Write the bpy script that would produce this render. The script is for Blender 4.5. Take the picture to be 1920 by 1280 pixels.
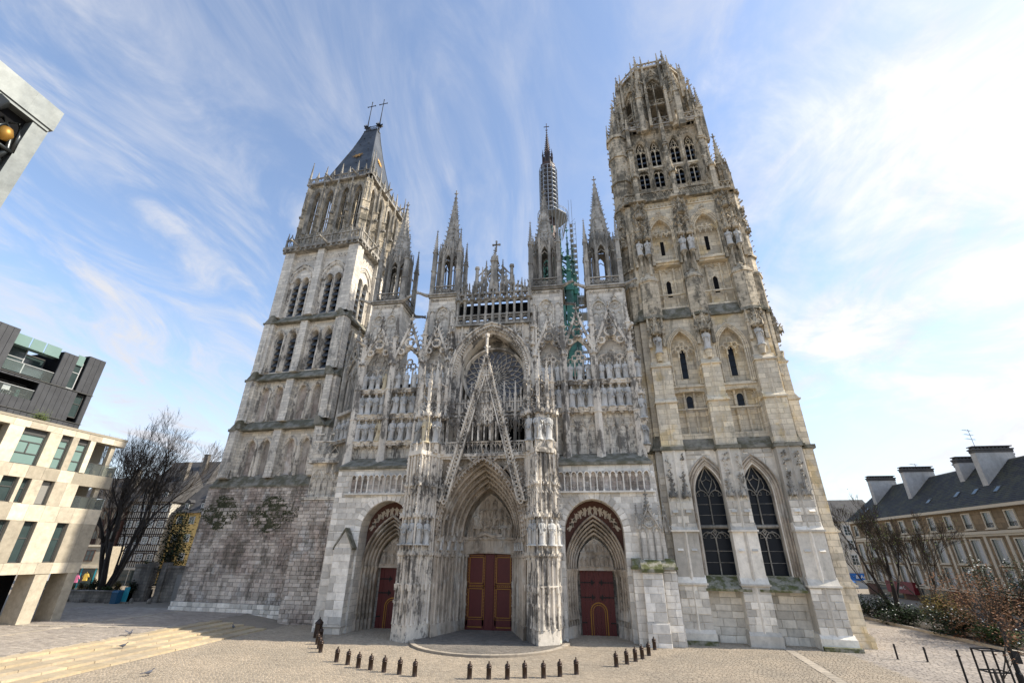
import bpy, math, random
from mathutils import Vector, Matrix
for _o in list(bpy.data.objects): bpy.data.objects.remove(_o)
SC = bpy.context.scene; COL = SC.collection
rad = math.radians; PI = math.pi
rng = random.Random(7)

# ---------------------------------------------------------------- camera, sky, sun, exposure
def setup():
    cam = bpy.data.cameras.new('camera'); co = bpy.data.objects.new('camera', cam); COL.objects.link(co)
    cam.sensor_width = 36.0; cam.lens = 843.0/1920*36; cam.clip_end = 3000; cam.clip_start = .05
    P, R, Y = rad(25.18), rad(-0.51), rad(9.03)
    fw = Vector((-math.sin(Y)*math.cos(P), math.cos(Y)*math.cos(P), math.sin(P)))
    r = Vector((math.cos(Y), math.sin(Y), 0)); u = r.cross(fw)
    ri = math.cos(R)*r - math.sin(R)*u; ui = math.sin(R)*r + math.cos(R)*u
    m = Matrix((ri, ui, -fw)).transposed().to_4x4(); m.translation = (9.2, -44.0, 6.3)
    co.matrix_world = m; SC.camera = co
    SUN_EL, SUN_AZ = rad(42), rad(5.5)      # azimuth measured from +X towards +Y
    d = Vector((math.cos(SUN_EL)*math.cos(SUN_AZ), math.cos(SUN_EL)*math.sin(SUN_AZ), math.sin(SUN_EL)))
    s = bpy.data.lights.new('sun', 'SUN'); s.energy = 3.2; s.angle = rad(.5); s.color = (1, .92, .79)
    so = bpy.data.objects.new('sun', s); COL.objects.link(so); so.rotation_euler = d.to_track_quat('Z', 'Y').to_euler()
    w = bpy.data.worlds.new('World'); SC.world = w; w.use_nodes = True
    nt = w.node_tree; nt.nodes.clear(); N = nt.nodes.new; L = nt.links.new
    sky = N('ShaderNodeTexSky'); sky.sky_type = 'NISHITA'; sky.sun_disc = False
    sky.sun_elevation = SUN_EL; sky.sun_rotation = rad(90)-SUN_AZ; sky.air_density = 1.0; sky.dust_density = .6; sky.ozone_density = 1.2
    tc = N('ShaderNodeTexCoord')
    # wispy cirrus: project the direction on a high flat layer and stretch it
    sep = N('ShaderNodeSeparateXYZ'); L(tc.outputs['Generated'], sep.inputs[0])
    zc = N('ShaderNodeMath'); zc.operation = 'MAXIMUM'; L(sep.outputs[2], zc.inputs[0]); zc.inputs[1].default_value = 0.0
    za = N('ShaderNodeMath'); za.operation = 'ADD'; L(zc.outputs[0], za.inputs[0]); za.inputs[1].default_value = .22
    dv = N('ShaderNodeVectorMath'); dv.operation = 'DIVIDE'; L(tc.outputs['Generated'], dv.inputs[0])
    cb = N('ShaderNodeCombineXYZ'); L(za.outputs[0], cb.inputs[0]); L(za.outputs[0], cb.inputs[1]); L(za.outputs[0], cb.inputs[2]); L(cb.outputs[0], dv.inputs[1])
    def noise(scale, rot, sc, det, rough, dist, loc=(0, 0, 0)):
        mp = N('ShaderNodeMapping'); mp.inputs['Rotation'].default_value = (0, 0, rot); mp.inputs['Scale'].default_value = sc; mp.inputs['Location'].default_value = loc
        L(dv.outputs[0], mp.inputs[0]); n = N('ShaderNodeTexNoise'); n.inputs['Scale'].default_value = scale; n.inputs['Detail'].default_value = det
        n.inputs['Roughness'].default_value = rough; n.inputs['Distortion'].default_value = dist; L(mp.outputs[0], n.inputs[0]); return n.outputs[0]
    def ramp(a, lo, hi):
        m = N('ShaderNodeMapRange'); m.interpolation_type = 'SMOOTHSTEP'; L(a, m.inputs[0]); m.inputs[1].default_value = lo; m.inputs[2].default_value = hi; return m.outputs[0]
    def mth(op, a, b):
        m = N('ShaderNodeMath'); m.operation = op
        for i, q in enumerate((a, b)):
            if isinstance(q, (int, float)): m.inputs[i].default_value = q
            else: L(q, m.inputs[i])
        return m.outputs[0]
    wisp = ramp(noise(2.0, rad(24), (2.1, .85, 1), 10, .62, 1.3, (.3, .2, 0)), .38, .76)
    body = ramp(noise(.9, rad(10), (1.2, .8, 1), 5, .5, .3, (1.7, .6, 0)), .34, .70)
    veil = ramp(noise(5.5, rad(30), (2.2, .9, 1), 6, .6, .4), .3, .8)
    c1 = mth('MULTIPLY', wisp, mth('ADD', mth('MULTIPLY', body, .75), .25))
    c1 = mth('MULTIPLY', c1, mth('ADD', mth('MULTIPLY', veil, .5), .55))
    # a broad bank of cloud on the sun's side
    dp = N('ShaderNodeVectorMath'); dp.operation = 'DOT_PRODUCT'; L(tc.outputs['Generated'], dp.inputs[0]); dp.inputs[1].default_value = Vector((.80, .52, .42)).normalized()
    bank = ramp(mth('ADD', dp.outputs[1], mth('MULTIPLY', mth('SUBTRACT', noise(2.6, 0, (1, 1, 1), 8, .62, .6, (4.2, 1.1, 0)), .5), .55)), .80, 1.06)
    low = mth('MULTIPLY', ramp(sep.outputs[2], .42, .0), .55)
    mask = mth('MINIMUM', mth('ADD', mth('ADD', mth('MULTIPLY', c1, 1.2), mth('MULTIPLY', bank, .9)), mth('ADD', low, .07)), 1.0)
    mx = N('ShaderNodeMixRGB'); L(mask, mx.inputs[0]); L(sky.outputs[0], mx.inputs[1])
    cl = N('ShaderNodeCombineXYZ')
    glow = mth('ADD', mth('MULTIPLY', bank, 1.1), 2.95)
    for i, k in enumerate((.98, 1.0, 1.08)): L(mth('MULTIPLY', glow, k), cl.inputs[i])
    L(cl.outputs[0], mx.inputs[2])
    bg = N('ShaderNodeBackground'); bg.inputs[1].default_value = .135; L(mx.outputs[0], bg.inputs[0])
    ou = N('ShaderNodeOutputWorld'); L(bg.outputs[0], ou.inputs[0])
    vs = SC.view_settings; vs.view_transform = 'Standard'; vs.look = 'None'; vs.exposure = 1.04; vs.gamma = 1; vs.use_curve_mapping = False
    SC.render.resolution_x = 1024; SC.render.resolution_y = 682
setup()

# ---------------------------------------------------------------- materials
class NT:
    def __init__(s, name, rough=.9, spec=.3):
        s.m = bpy.data.materials.new(name); s.m.use_nodes = True; s.t = s.m.node_tree; s.b = s.t.nodes['Principled BSDF']
        s.b.inputs['Roughness'].default_value = rough; s.b.inputs['Specular IOR Level'].default_value = spec
    def n(s, t, **k):
        x = s.t.nodes.new('ShaderNode'+t)
        for a, b in k.items(): setattr(x, a, b)
        return x
    def l(s, a, b): s.t.links.new(a, b)
    def put(s, node, i, v):
        if isinstance(v, (int, float)): node.inputs[i].default_value = v
        elif isinstance(v, tuple): node.inputs[i].default_value = v+(1,) if len(v) == 3 and node.inputs[i].type == 'RGBA' else v
        else: s.l(v, node.inputs[i])
    def math(s, op, a, b=0.0):
        x = s.n('Math', operation=op); s.put(x, 0, a); s.put(x, 1, b); return x.outputs[0]
    def mix(s, f, a, b, bt='MIX'):
        x = s.n('MixRGB', blend_type=bt); s.put(x, 0, f); s.put(x, 1, a); s.put(x, 2, b); return x.outputs[0]
    def noise(s, vec, scale, det=4, rough=.55, dist=0.0):
        x = s.n('TexNoise'); s.l(vec, x.inputs[0]); s.put(x, 'Scale', scale); s.put(x, 'Detail', det); s.put(x, 'Roughness', rough); s.put(x, 'Distortion', dist); return x.outputs[0]
    def ramp(s, v, lo, hi, a=0.0, b=1.0):
        x = s.n('MapRange', interpolation_type='SMOOTHSTEP'); s.put(x, 0, v); s.put(x, 1, lo); s.put(x, 2, hi); s.put(x, 3, a); s.put(x, 4, b); return x.outputs[0]
    def pos(s): return s.n('NewGeometry').outputs['Position']
    def map(s, vec, sc=(1, 1, 1), loc=(0, 0, 0)):
        x = s.n('Mapping'); s.l(vec, x.inputs[0]); s.put(x, 'Scale', sc); s.put(x, 'Location', loc); return x.outputs[0]
    def bump(s, h, strength=.4, dist=.05):
        x = s.n('Bump'); s.put(x, 'Strength', strength); s.put(x, 'Distance', dist); s.l(h, x.inputs['Height']); s.l(x.outputs[0], s.b.inputs['Normal'])

def stone(name, c1, c2, soot=.6, sootc=(.075, .075, .07), bw=.95, bh=.42, brick=True, patch=None, lo=.47, hi=.6, island=False, fine=1.0, seed=0.0, mortar=(.16, .15, .13)):
    k = NT(name, .92, .2); p = k.pos(); p2 = k.map(p, (1, 1, 1), (seed, seed*.7, seed*.3))
    n1 = k.noise(p2, .33, 5, .6); n2 = k.noise(p2, 2.3, 6, .65); st = k.noise(k.map(p, (1.3, 1.3, .34), (seed, 0, 0)), 1.0, 6, .66, .5)
    fl = k.noise(p, 7.0, 4, .7)
    col = k.mix(k.ramp(n1, .35, .65), c1, c2)
    if patch: col = k.mix(k.ramp(k.noise(k.map(p, (1, 1, .8), (seed+9, 3, 1)), .55, 4, .6), .54, .66, 0, .75), col, patch)
    v = k.math('ADD', k.math('MULTIPLY', n2, .9), .55); col = k.mix(1.0, col, v, 'MULTIPLY')
    h = k.math('MULTIPLY', fl, .5)
    if island:
        g = k.n('NewGeometry').outputs['Random Per Island']; o = k.n('ObjectInfo').outputs['Random']
        rv = k.math('FRACT', k.math('ADD', g, o)); col = k.mix(1.0, col, k.math('ADD', k.math('MULTIPLY', rv, .62), .64), 'MULTIPLY')
    elif brick:
        sp = k.n('SeparateXYZ'); k.l(p, sp.inputs[0]); cb = k.n('CombineXYZ')
        k.l(k.math('ADD', sp.outputs[0], sp.outputs[1]), cb.inputs[0]); k.l(sp.outputs[2], cb.inputs[1])
        b = k.n('TexBrick'); k.l(cb.outputs[0], b.inputs[0]); k.put(b, 'Scale', 1.0); k.put(b, 'Mortar Size', .022); k.put(b, 'Brick Width', bw); k.put(b, 'Row Height', bh); k.put(b, 'Bias', 0.0)
        k.put(b, 'Color1', (.74, .74, .74)); k.put(b, 'Color2', (1.16, 1.14, 1.1)); k.put(b, 'Mortar', (.62, .6, .56)); b.offset_frequency = 2; b.squash = 1
        col = k.mix(.85, col, b.outputs[0], 'MULTIPLY'); h = k.math('ADD', h, k.math('MULTIPLY', b.outputs[1], -.55))
    mk = k.math('ADD', k.math('ADD', k.math('MULTIPLY', st, .48), k.math('MULTIPLY', n1, .24)), k.math('MULTIPLY', n2, .34*fine))
    s = k.ramp(mk, lo, hi, 0.0, soot); col = k.mix(s, col, sootc)
    k.l(col, k.b.inputs['Base Color']); k.bump(h, .55, .05); return k.m

def plain(name, c, rough=.6, metal=0.0, spec=.4, var=.25, scale=6.0, bump=0.0, c2=None):
    k = NT(name, rough, spec); p = k.pos(); n = k.noise(p, scale, 5, .6); k.put(k.b, 'Metallic', metal)
    col = k.mix(k.ramp(k.noise(p, scale*.3, 4, .6), .4, .62), c, c2) if c2 else None
    base = col if col else c
    k.l(k.mix(1.0, base, k.math('ADD', k.math('MULTIPLY', n, 2*var), 1-var), 'MULTIPLY'), k.b.inputs['Base Color'])
    if bump: k.bump(n, bump, .02)
    return k.m

def glass(name, c=(.02, .025, .03), rough=.08, spec=.6):
    k = NT(name, rough, spec); p = k.pos(); k.l(k.mix(k.noise(p, 1.3, 3), c, tuple(x*1.9 for x in c)), k.b.inputs['Base Color']); k.bump(k.noise(p, 2.0, 2), .04, .02); return k.m

LIM = (.74, .685, .595); LIM2 = (.62, .575, .50)
M = dict(
 white=stone('limestone_white', (.76, .71, .63), (.64, .60, .535), .55, (.18, .17, .155), 1.1, .5, lo=.54, hi=.68),
 grey=stone('limestone_sooty', LIM, LIM2, .78, (.095, .092, .086), .95, .42, lo=.525, hi=.60),
 greyl=stone('limestone_mottled', (.77, .715, .625), (.66, .615, .545), .66, (.15, .145, .135), .85, .36, lo=.545, hi=.63),
 carve=stone('limestone_carved', (.76, .69, .585), (.62, .56, .475), .82, (.078, .072, .066), brick=False, lo=.505, hi=.585),
 dark=stone('limestone_dark', (.52, .48, .415), (.38, .355, .31), .72, (.095, .093, .086), brick=False, lo=.44, hi=.59),
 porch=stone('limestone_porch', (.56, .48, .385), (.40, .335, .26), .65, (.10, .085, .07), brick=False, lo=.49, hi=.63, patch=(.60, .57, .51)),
 warm=stone('limestone_ochre', (.76, .665, .505), (.66, .59, .475), .6, (.15, .14, .11), 1.0, .5, patch=(.72, .56, .31), lo=.54, hi=.65, seed=3.0),
 warmup=stone('limestone_ochre_dark', (.62, .535, .405), (.47, .41, .315), .8, (.085, .08, .064), .9, .45, patch=(.58, .51, .40), lo=.49, hi=.59, seed=5.0),
 rubble=stone('masonry_wall', (.36, .32, .28), (.26, .225, .20), .5, (.05, .05, .04), brick=False),
 s_rub=stone('masonry_block', (.58, .52, .455), (.41, .335, .29), .68, (.075, .072, .055), island=True, lo=.49, hi=.62, patch=(.62, .60, .57)),
 s_white=stone('ashlar_white', (.79, .745, .665), (.69, .65, .58), .42, (.16, .155, .145), island=True, lo=.57, hi=.72),
 s_warm=stone('ashlar_pale', (.77, .71, .61), (.66, .61, .52), .48, (.14, .135, .11), island=True, lo=.53, hi=.68, seed=2.0),
 joint=plain('lime_joint', (.30, .285, .26), .95, var=.3),
 statue=stone('statue_stone', (.62, .60, .56), (.48, .47, .44), .7, (.12, .12, .115), brick=False, lo=.50, hi=.64, seed=1.0),
 statue_y=stone('statue_stone_yellow', (.62, .53, .36), (.55, .47, .33), .4, (.2, .18, .14), brick=False, lo=.52, hi=.66),
 moss=plain('mossy_stone', (.125, .118, .082), .95, var=.5, scale=4, c2=(.25, .235, .195), bump=.6),
 green=plain('green_moss', (.10, .105, .04), .95, var=.5, scale=6, c2=(.30, .28, .22), bump=.6),
 moss2=plain('wall_moss', (.05, .055, .028), .95, var=.5, scale=5, c2=(.085, .085, .05)),
 slate=plain('slate', (.045, .055, .07), .45, spec=.5, var=.25, scale=3),
 lead=plain('lead_sheet', (.045, .053, .064), .5, metal=.25, var=.35, scale=1.2, c2=(.075, .085, .098)),
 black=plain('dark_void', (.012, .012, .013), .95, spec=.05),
 door=plain('door_red', (.105, .014, .013), .5, var=.3, scale=5),
 gold=plain('gilding', (.36, .19, .035), .45, metal=.5, var=.35, scale=9),
 iron=plain('wrought_iron', (.018, .017, .017), .55, metal=.5, var=.3),
 glass=glass('leaded_glass', (.008, .010, .014), .3, .18),
 roseg=plain('rose_glass', (.10, .105, .125), .45, spec=.4, var=.35, scale=2.5),
)
k = NT('painted_plaster', .9, .2); p = k.pos()
k.l(k.mix(k.noise(p, 3, 5), (.115, .058, .044), (.075, .038, .03)), k.b.inputs['Base Color']); M['paint'] = k.m
M['figure'] = plain('painted_figure', (.46, .40, .32), .9, var=.3)
# ---------------------------------------------------------------- mesh builder
class MB:
    def __init__(s, M=None): s.v = []; s.f = []; s.M = M
    def add(s, vs, fs):
        n = len(s.v)
        if s.M is not None: vs = [tuple(s.M @ Vector(v)) for v in vs]
        s.v.extend(vs); s.f.extend([tuple(i+n for i in f) for f in fs])
    def box(s, x0, x1, y0, y1, z0, z1):
        s.add([(x0,y0,z0),(x1,y0,z0),(x1,y1,z0),(x0,y1,z0),(x0,y0,z1),(x1,y0,z1),(x1,y1,z1),(x0,y1,z1)],
              [(0,3,2,1),(4,5,6,7),(0,1,5,4),(1,2,6,5),(2,3,7,6),(3,0,4,7)])
    def hull(s, b, t):                       # loft between two equal rings of points
        n = len(b); s.add(list(b)+list(t), [tuple(reversed(range(n))), tuple(range(n, 2*n))]+[(i,(i+1)%n,(i+1)%n+n,i+n) for i in range(n)])
    def slope(s, x0, x1, y0, y1, z0, z1, y0b=None, x0b=None, x1b=None):   # weathering: front y0 at z0 goes back to y0b at z1
        y0b = y1 if y0b is None else y0b; x0b = x0 if x0b is None else x0b; x1b = x1 if x1b is None else x1b
        s.hull([(x0,y0,z0),(x1,y0,z0),(x1,y1,z0),(x0,y1,z0)], [(x0b,y0b,z1),(x1b,y0b,z1),(x1b,y1+.001,z1),(x0b,y1+.001,z1)])
    def prism(s, poly, z0, z1, sc=1.0, c=None):
        if c is None: c = (sum(p[0] for p in poly)/len(poly), sum(p[1] for p in poly)/len(poly))
        s.hull([(x, y, z0) for x, y in poly], [(c[0]+(x-c[0])*sc, c[1]+(y-c[1])*sc, z1) for x, y in poly])
    def ngon(s, cx, cy, r, n, z0, z1, r1=None, a0=None):
        r1 = r if r1 is None else r1; a0 = PI/n if a0 is None else a0
        R = [(math.cos(a0+2*PI*i/n), math.sin(a0+2*PI*i/n)) for i in range(n)]
        s.hull([(cx+r*a, cy+r*b, z0) for a, b in R], [(cx+r1*a, cy+r1*b, z1) for a, b in R])
    def lathe(s, cx, cy, prof, n=10):
        vs = []; fs = []
        for r, z in prof: vs += [(cx+r*math.cos(2*PI*i/n), cy+r*math.sin(2*PI*i/n), z) for i in range(n)]
        for j in range(len(prof)-1):
            for i in range(n): fs.append((j*n+i, j*n+(i+1)%n, (j+1)*n+(i+1)%n, (j+1)*n+i))
        fs.append(tuple(reversed(range(n)))); fs.append(tuple(range((len(prof)-1)*n, len(prof)*n))); s.add(vs, fs)
    def tube(s, pts, r, n=5, r1=None):
        r1 = r if r1 is None else r1; vs = []; fs = []; m = len(pts); pts = [Vector(p) for p in pts]
        for j, p in enumerate(pts):
            t = (pts[min(j+1, m-1)]-pts[max(j-1, 0)]).normalized(); a = t.orthogonal().normalized(); b = t.cross(a)
            q = r+(r1-r)*j/max(1, m-1)
            vs += [tuple(p+q*(a*math.cos(2*PI*i/n)+b*math.sin(2*PI*i/n))) for i in range(n)]
        for j in range(m-1):
            for i in range(n): fs.append((j*n+i, j*n+(i+1)%n, (j+1)*n+(i+1)%n, (j+1)*n+i))
        fs.append(tuple(reversed(range(n)))); fs.append(tuple(range((m-1)*n, m*n))); s.add(vs, fs)
    def rib(s, pts, y, r, d=None, closed=False):       # moulded bar along a curve in the x-z plane, front at y-d
        d = 1.2*r if d is None else d; m = len(pts); vs = []; fs = []
        for j in range(m):
            a = pts[(j-1) % m] if closed else pts[max(j-1, 0)]; b = pts[(j+1) % m] if closed else pts[min(j+1, m-1)]
            tx, tz = b[0]-a[0], b[1]-a[1]; l = math.hypot(tx, tz) or 1; nx, nz = -tz/l, tx/l; x, z = pts[j]
            vs += [(x+nx*r, y, z+nz*r), (x+nx*r*.45, y-d, z+nz*r*.45), (x-nx*r*.45, y-d, z-nz*r*.45), (x-nx*r, y, z-nz*r)]
        for j in range(m if closed else m-1):
            o = j*4; q = ((j+1) % m)*4
            for i in range(3): fs.append((o+i, q+i, q+i+1, o+i+1))
        if not closed: fs += [(0,1,2,3), tuple(reversed(range(4*m-4, 4*m)))]
        s.add(vs, fs)
    def band(s, inn, out, y0, y1):           # solid ring between two open curves (same count) extruded in y
        m = len(inn); vs = []; fs = []
        for (a, b), (c, d) in zip(inn, out): vs += [(a,y0,b),(c,y0,d),(c,y1,d),(a,y1,b)]
        for j in range(m-1):
            o = j*4; q = o+4; fs += [(o,q,q+1,o+1),(o+1,q+1,q+2,o+2),(o+2,q+2,q+3,o+3),(o+3,q+3,q,o)]
        fs += [(0,1,2,3), (4*m-1,4*m-2,4*m-3,4*m-4)]; s.add(vs, fs)
    def plate(s, poly, y0, y1):              # polygon in x-z extruded in y
        n = len(poly); s.add([(x, y0, z) for x, z in poly]+[(x, y1, z) for x, z in poly], [tuple(range(n)), tuple(reversed(range(n, 2*n)))]+[(i, i+n, (i+1) % n+n, (i+1) % n) for i in range(n)])
    def croc(s, p, o, sz):                   # leafy crocket
        p = Vector(p); o = Vector(o).normalized(); t = o.cross(Vector((0, 0, 1))); t = t.normalized() if t.length > .1 else Vector((1, 0, 0)); up = Vector((0, 0, 1))
        s.add([tuple(q) for q in (p-t*sz*.32-up*sz*.25, p+t*sz*.32-up*sz*.25, p+up*sz*.3, p+o*sz*.8+up*sz*.62, p+o*sz*.95+up*sz*.12)], [(0,4,3),(4,1,3),(1,2,3),(2,0,3),(0,1,4)])
    def finial(s, x, y, z, sz):
        s.ngon(x, y, sz*.16, 4, z-sz*.2, z+sz*1.1, sz*.08)
        for a in range(4):
            o = (math.cos(a*PI/2), math.sin(a*PI/2), 0); s.croc((x, y, z+sz*.35), o, sz*.55)
        s.ngon(x, y, sz*.05, 4, z+sz*.95, z+sz*1.2, sz*.2); s.ngon(x, y, sz*.2, 4, z+sz*1.2, z+sz*1.5, .01)
    def spire(s, cx, cy, z0, z1, r, n=8, k=8, sz=.22, a0=None):
        a0 = PI/n if a0 is None else a0; s.ngon(cx, cy, r, n, z0, z1, .05, a0)
        for i in range(n):
            a = a0+2*PI*i/n
            for j in range(1, k):
                t = j/k; q = r*(1-t)+.03; s.croc((cx+q*math.cos(a), cy+q*math.sin(a), z0+(z1-z0)*t), (math.cos(a), math.sin(a), 0), sz*(1-.45*t))
        s.finial(cx, cy, z1-.1, sz*2)
    def pinn(s, x, y, z0, z1, z2, r, k=5):
        s.ngon(x, y, r*1.414, 4, z0, z1, r*1.3); s.ngon(x, y, r*1.75, 4, z1-.08, z1+.06)
        for a in range(4):
            dx, dy = math.cos(a*PI/2), math.sin(a*PI/2); px, py = -dy, dx
            s.add([(x+dx*r*1.05-px*r, y+dy*r*1.05-py*r, z1), (x+dx*r*1.05+px*r, y+dy*r*1.05+py*r, z1), (x+dx*r*1.05, y+dy*r*1.05, z1+r*2.6), (x, y, z1+r*2.2)], [(0,1,2),(1,3,2),(3,0,2)])
        s.spire(x, y, z1, z2, r*1.15, 4, k, max(.1, r*.6), PI/4)
    def canopy(s, x, y, z, r, h, k=3):       # gabled niche canopy with a crocketed spirelet
        s.ngon(x, y, r*.95, 6, z, z+r*.7, r*1.0); s.ngon(x, y, r*.8, 6, z+r*.6, z+r*1.3, r*.55)
        for i in range(6):
            a = PI/6+i*PI/3; c, d = math.cos(a), math.sin(a); px, py = -d*r*.5, c*r*.5
            s.add([(x+c*r-px, y+d*r-py, z+r*.15), (x+c*r+px, y+d*r+py, z+r*.15), (x+c*r*1.02, y+d*r*1.02, z+r*1.35), (x+c*r*.5, y+d*r*.5, z+r*.8)], [(0,1,2),(1,3,2),(3,0,2)])
            s.croc((x+c*r, y+d*r, z+r*1.2), (c, d, 0), r*.4); s.ngon(x+math.cos(a+PI/6)*r*1.1, y+math.sin(a+PI/6)*r*1.1, r*.12, 4, z-r*.25, z+r*1.1, .01)
        s.spire(x, y, z+r*1.1, z+h, r*.55, 6, k, r*.4)
    def gargoyle(s, p, d, l=1.3, sz=.16):
        p = Vector(p); d = Vector(d).normalized(); e = p+d*l
        s.tube([p, p+d*l*.4+Vector((0,0,.03)), p+d*l*.75+Vector((0,0,.12)), e+Vector((0,0,.1))], sz*1.2, 5, sz*.6); s.ngon(e.x, e.y, sz*1.0, 5, e.z-.02, e.z+sz*1.7, sz*.4)
        s.croc(e-d*l*.25, d.cross(Vector((0,0,1))), sz*1.6); s.croc(e-d*l*.25, -d.cross(Vector((0,0,1))), sz*1.6)

def arch(cx, w, zs, h, n=7):
    if h < w*.999: return [(cx-w*math.cos(PI*i/(2*n)), zs+h*math.sin(PI*i/(2*n))) for i in range(2*n+1)]
    R = (w*w+h*h)/(2*w); ta = math.acos(max(-1, min(1, (R-w)/R))); L = [(cx-w+R-R*math.cos(ta*i/n), zs+R*math.sin(ta*i/n)) for i in range(n+1)]
    return L+[(2*cx-x, z) for x, z in reversed(L[:-1])]
def legs(pts, z0): return [(pts[0][0], z0)]+pts+[(pts[-1][0], z0)]
def outset(w, h, d):
    if h < w*.999: return w+d, h+d
    R = (w*w+h*h)/(2*w); c = R-w; return w+d, math.sqrt(max(.01, (R+d)**2-c*c))
def arch_order(mb, cx, w, zs, h, d, y0, y1, z0=None, n=8):
    a = arch(cx, w, zs, h, n); W, H = outset(w, h, d); b = arch(cx, W, zs, H, n)
    if z0 is not None: a = legs(a, z0); b = legs(b, z0)
    mb.band(a, b, y0, y1)
def arch_rib(mb, cx, w, zs, h, y, r, d=None, z0=None, n=8):
    a = arch(cx, w, zs, h, n); mb.rib(legs(a, z0) if z0 is not None else a, y, r, d)
def wall(mb, x0, x1, z0, z1, y, ops, dep=1.0):   # flat wall with arched holes and their reveals; ops=(cx,w,sill,spring,h)
    x = x0
    def q(a, b, c, d): mb.add([(a, y, c), (b, y, c), (b, y, d), (a, y, d)], [(0, 1, 2, 3)])
    for cx, w, sl, zs, h in sorted(ops):
        if cx-w > x: q(x, cx-w, z0, z1)
        if sl > z0: q(cx-w, cx+w, z0, sl)
        a = arch(cx, w, zs, h, 7)
        for (p, r), (s, t) in zip(a, a[1:]): mb.add([(p, y, r), (s, y, t), (s, y, z1), (p, y, z1)], [(0, 1, 2, 3)])
        o = [(cx-w, sl)]+a+[(cx+w, sl)]
        for (p, r), (s, t) in zip(o, o[1:]+o[:1]): mb.add([(p, y, r), (s, y, t), (s, y+dep, t), (p, y+dep, r)], [(3, 2, 1, 0)])
        x = cx+w
    if x1 > x: q(x, x1, z0, z1)
def circ(cx, cz, r, n=12, a0=0.0): return [(cx+r*math.cos(a0+2*PI*i/n), cz+r*math.sin(a0+2*PI*i/n)) for i in range(n)]
def foil(mb, cx, cz, r, y, t, k=4, a0=PI/4):
    mb.rib(circ(cx, cz, r, 14), y, t, None, True); pts = []
    for i in range(k):
        a = a0+2*PI*i/k; q = r*.5; c = (cx+q*math.cos(a), cz+q*math.sin(a))
        pts += [(c[0]+r*.42*math.cos(a+b), c[1]+r*.42*math.sin(a+b)) for b in (-1.9, -1.0, 0, 1.0, 1.9)]
    mb.rib(pts, y, t*.75, None, True)
def tracery(mb, cx, w, z0, zs, h, y, n, t, flow=False):
    lw = 2*w/n; hl = lw*.62
    for i in range(n+1):
        if 0 < i < n: mb.rib([(cx-w+lw*i, z0), (cx-w+lw*i, zs)], y, t*1.1)
    for i in range(n):
        c = cx-w+lw*(i+.5); arch_rib(mb, c, lw/2, zs, hl, y, t*.85, n=4)
        a = zs+hl*.45; mb.rib([(c-lw*.42, a-.05), (c-lw*.16, a-.12), (c-lw*.2, a+hl*.2)], y, t*.5); mb.rib([(c+lw*.42, a-.05), (c+lw*.16, a-.12), (c+lw*.2, a+hl*.2)], y, t*.5)
    top = zs+h
    if flow or n == 2:
        z1 = zs+hl*.75; m = (z1+top)/2; r = min(w*.42, (top-z1)*.36)
        mb.rib([(cx, z1-.1), (cx-r*.6, z1+(m-z1)*.45), (cx-r, m), (cx-r*.45, m+(top-m)*.5), (cx, top-t)], y, t*.8); mb.rib([(cx, z1-.1), (cx+r*.6, z1+(m-z1)*.45), (cx+r, m), (cx+r*.45, m+(top-m)*.5), (cx, top-t)], y, t*.8)
        mb.rib([(cx-r*.7, m-r*.4), (cx, m), (cx+r*.7, m-r*.4)], y, t*.6); mb.rib([(cx, m), (cx, m+r*.5)], y, t*.6)
        for sx in (-1, 1): mb.rib([(cx+sx*w*.5, zs+hl*.95), (cx+sx*w*.62, zs+h*.36), (cx+sx*w*.5, zs+h*.58), (cx+sx*r*.9, m)], y, t*.6)
        return
    if n == 3:
        r = lw*.36
        for sx in (-1, 1): foil(mb, cx+sx*lw*.5, zs+hl+r*.35, r, y, t*.75)
        foil(mb, cx, zs+hl+r*2.0, min(r*1.05, w*.34), y, t*.75)
    else:
        r = lw*.42
        for sx in (-1, 1): foil(mb, cx+sx*lw, zs+hl+r*.25, r, y, t*.75); arch_rib(mb, cx+sx*w/2, w/2, zs, w*.62, y, t*.8, n=4)
        foil(mb, cx, zs+hl+r*1.7, r*1.15, y, t*.75)
def gable(mb, cx, w, zb, zt, y, t=.2, th=.3, k=7, fill=True, sz=.24):
    for sx in (-1, 1):
        a = (cx+sx*w, zb); b = (cx, zt); dx, dz = b[0]-a[0], b[1]-a[1]; l = math.hypot(dx, dz); nx, nz = -dz/l*t*(-sx)*-1, dx/l*t*(-sx)*-1
        if nx*sx > 0: nx, nz = -nx, -nz
        mb.plate([a, b, (b[0]+nx*.3, b[1]-t*1.9), (a[0]+nx, a[1]+nz)], y-th/2, y+th/2)
        for j in range(1, k): q = j/k; mb.croc((a[0]+dx*q, y, a[1]+dz*q), (sx, 0, .45), sz)
    mb.finial(cx, y, zt-.05, sz*2.2)
    if fill:
        H = zt-zb; r = w*.30; zc = zb+H*.42; foil(mb, cx, zc, r, y, t*.4); foil(mb, cx, zc+H*.24, r*.5, y, t*.34)
        for sx in (-1, 1):
            foil(mb, cx+sx*w*.5, zb+H*.2, r*.62, y, t*.34); mb.rib([(cx+sx*w*.9, zb+.1), (cx+sx*w*.6, zb+H*.33), (cx+sx*r*.8, zc+r*.6)], y, t*.22)
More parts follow.
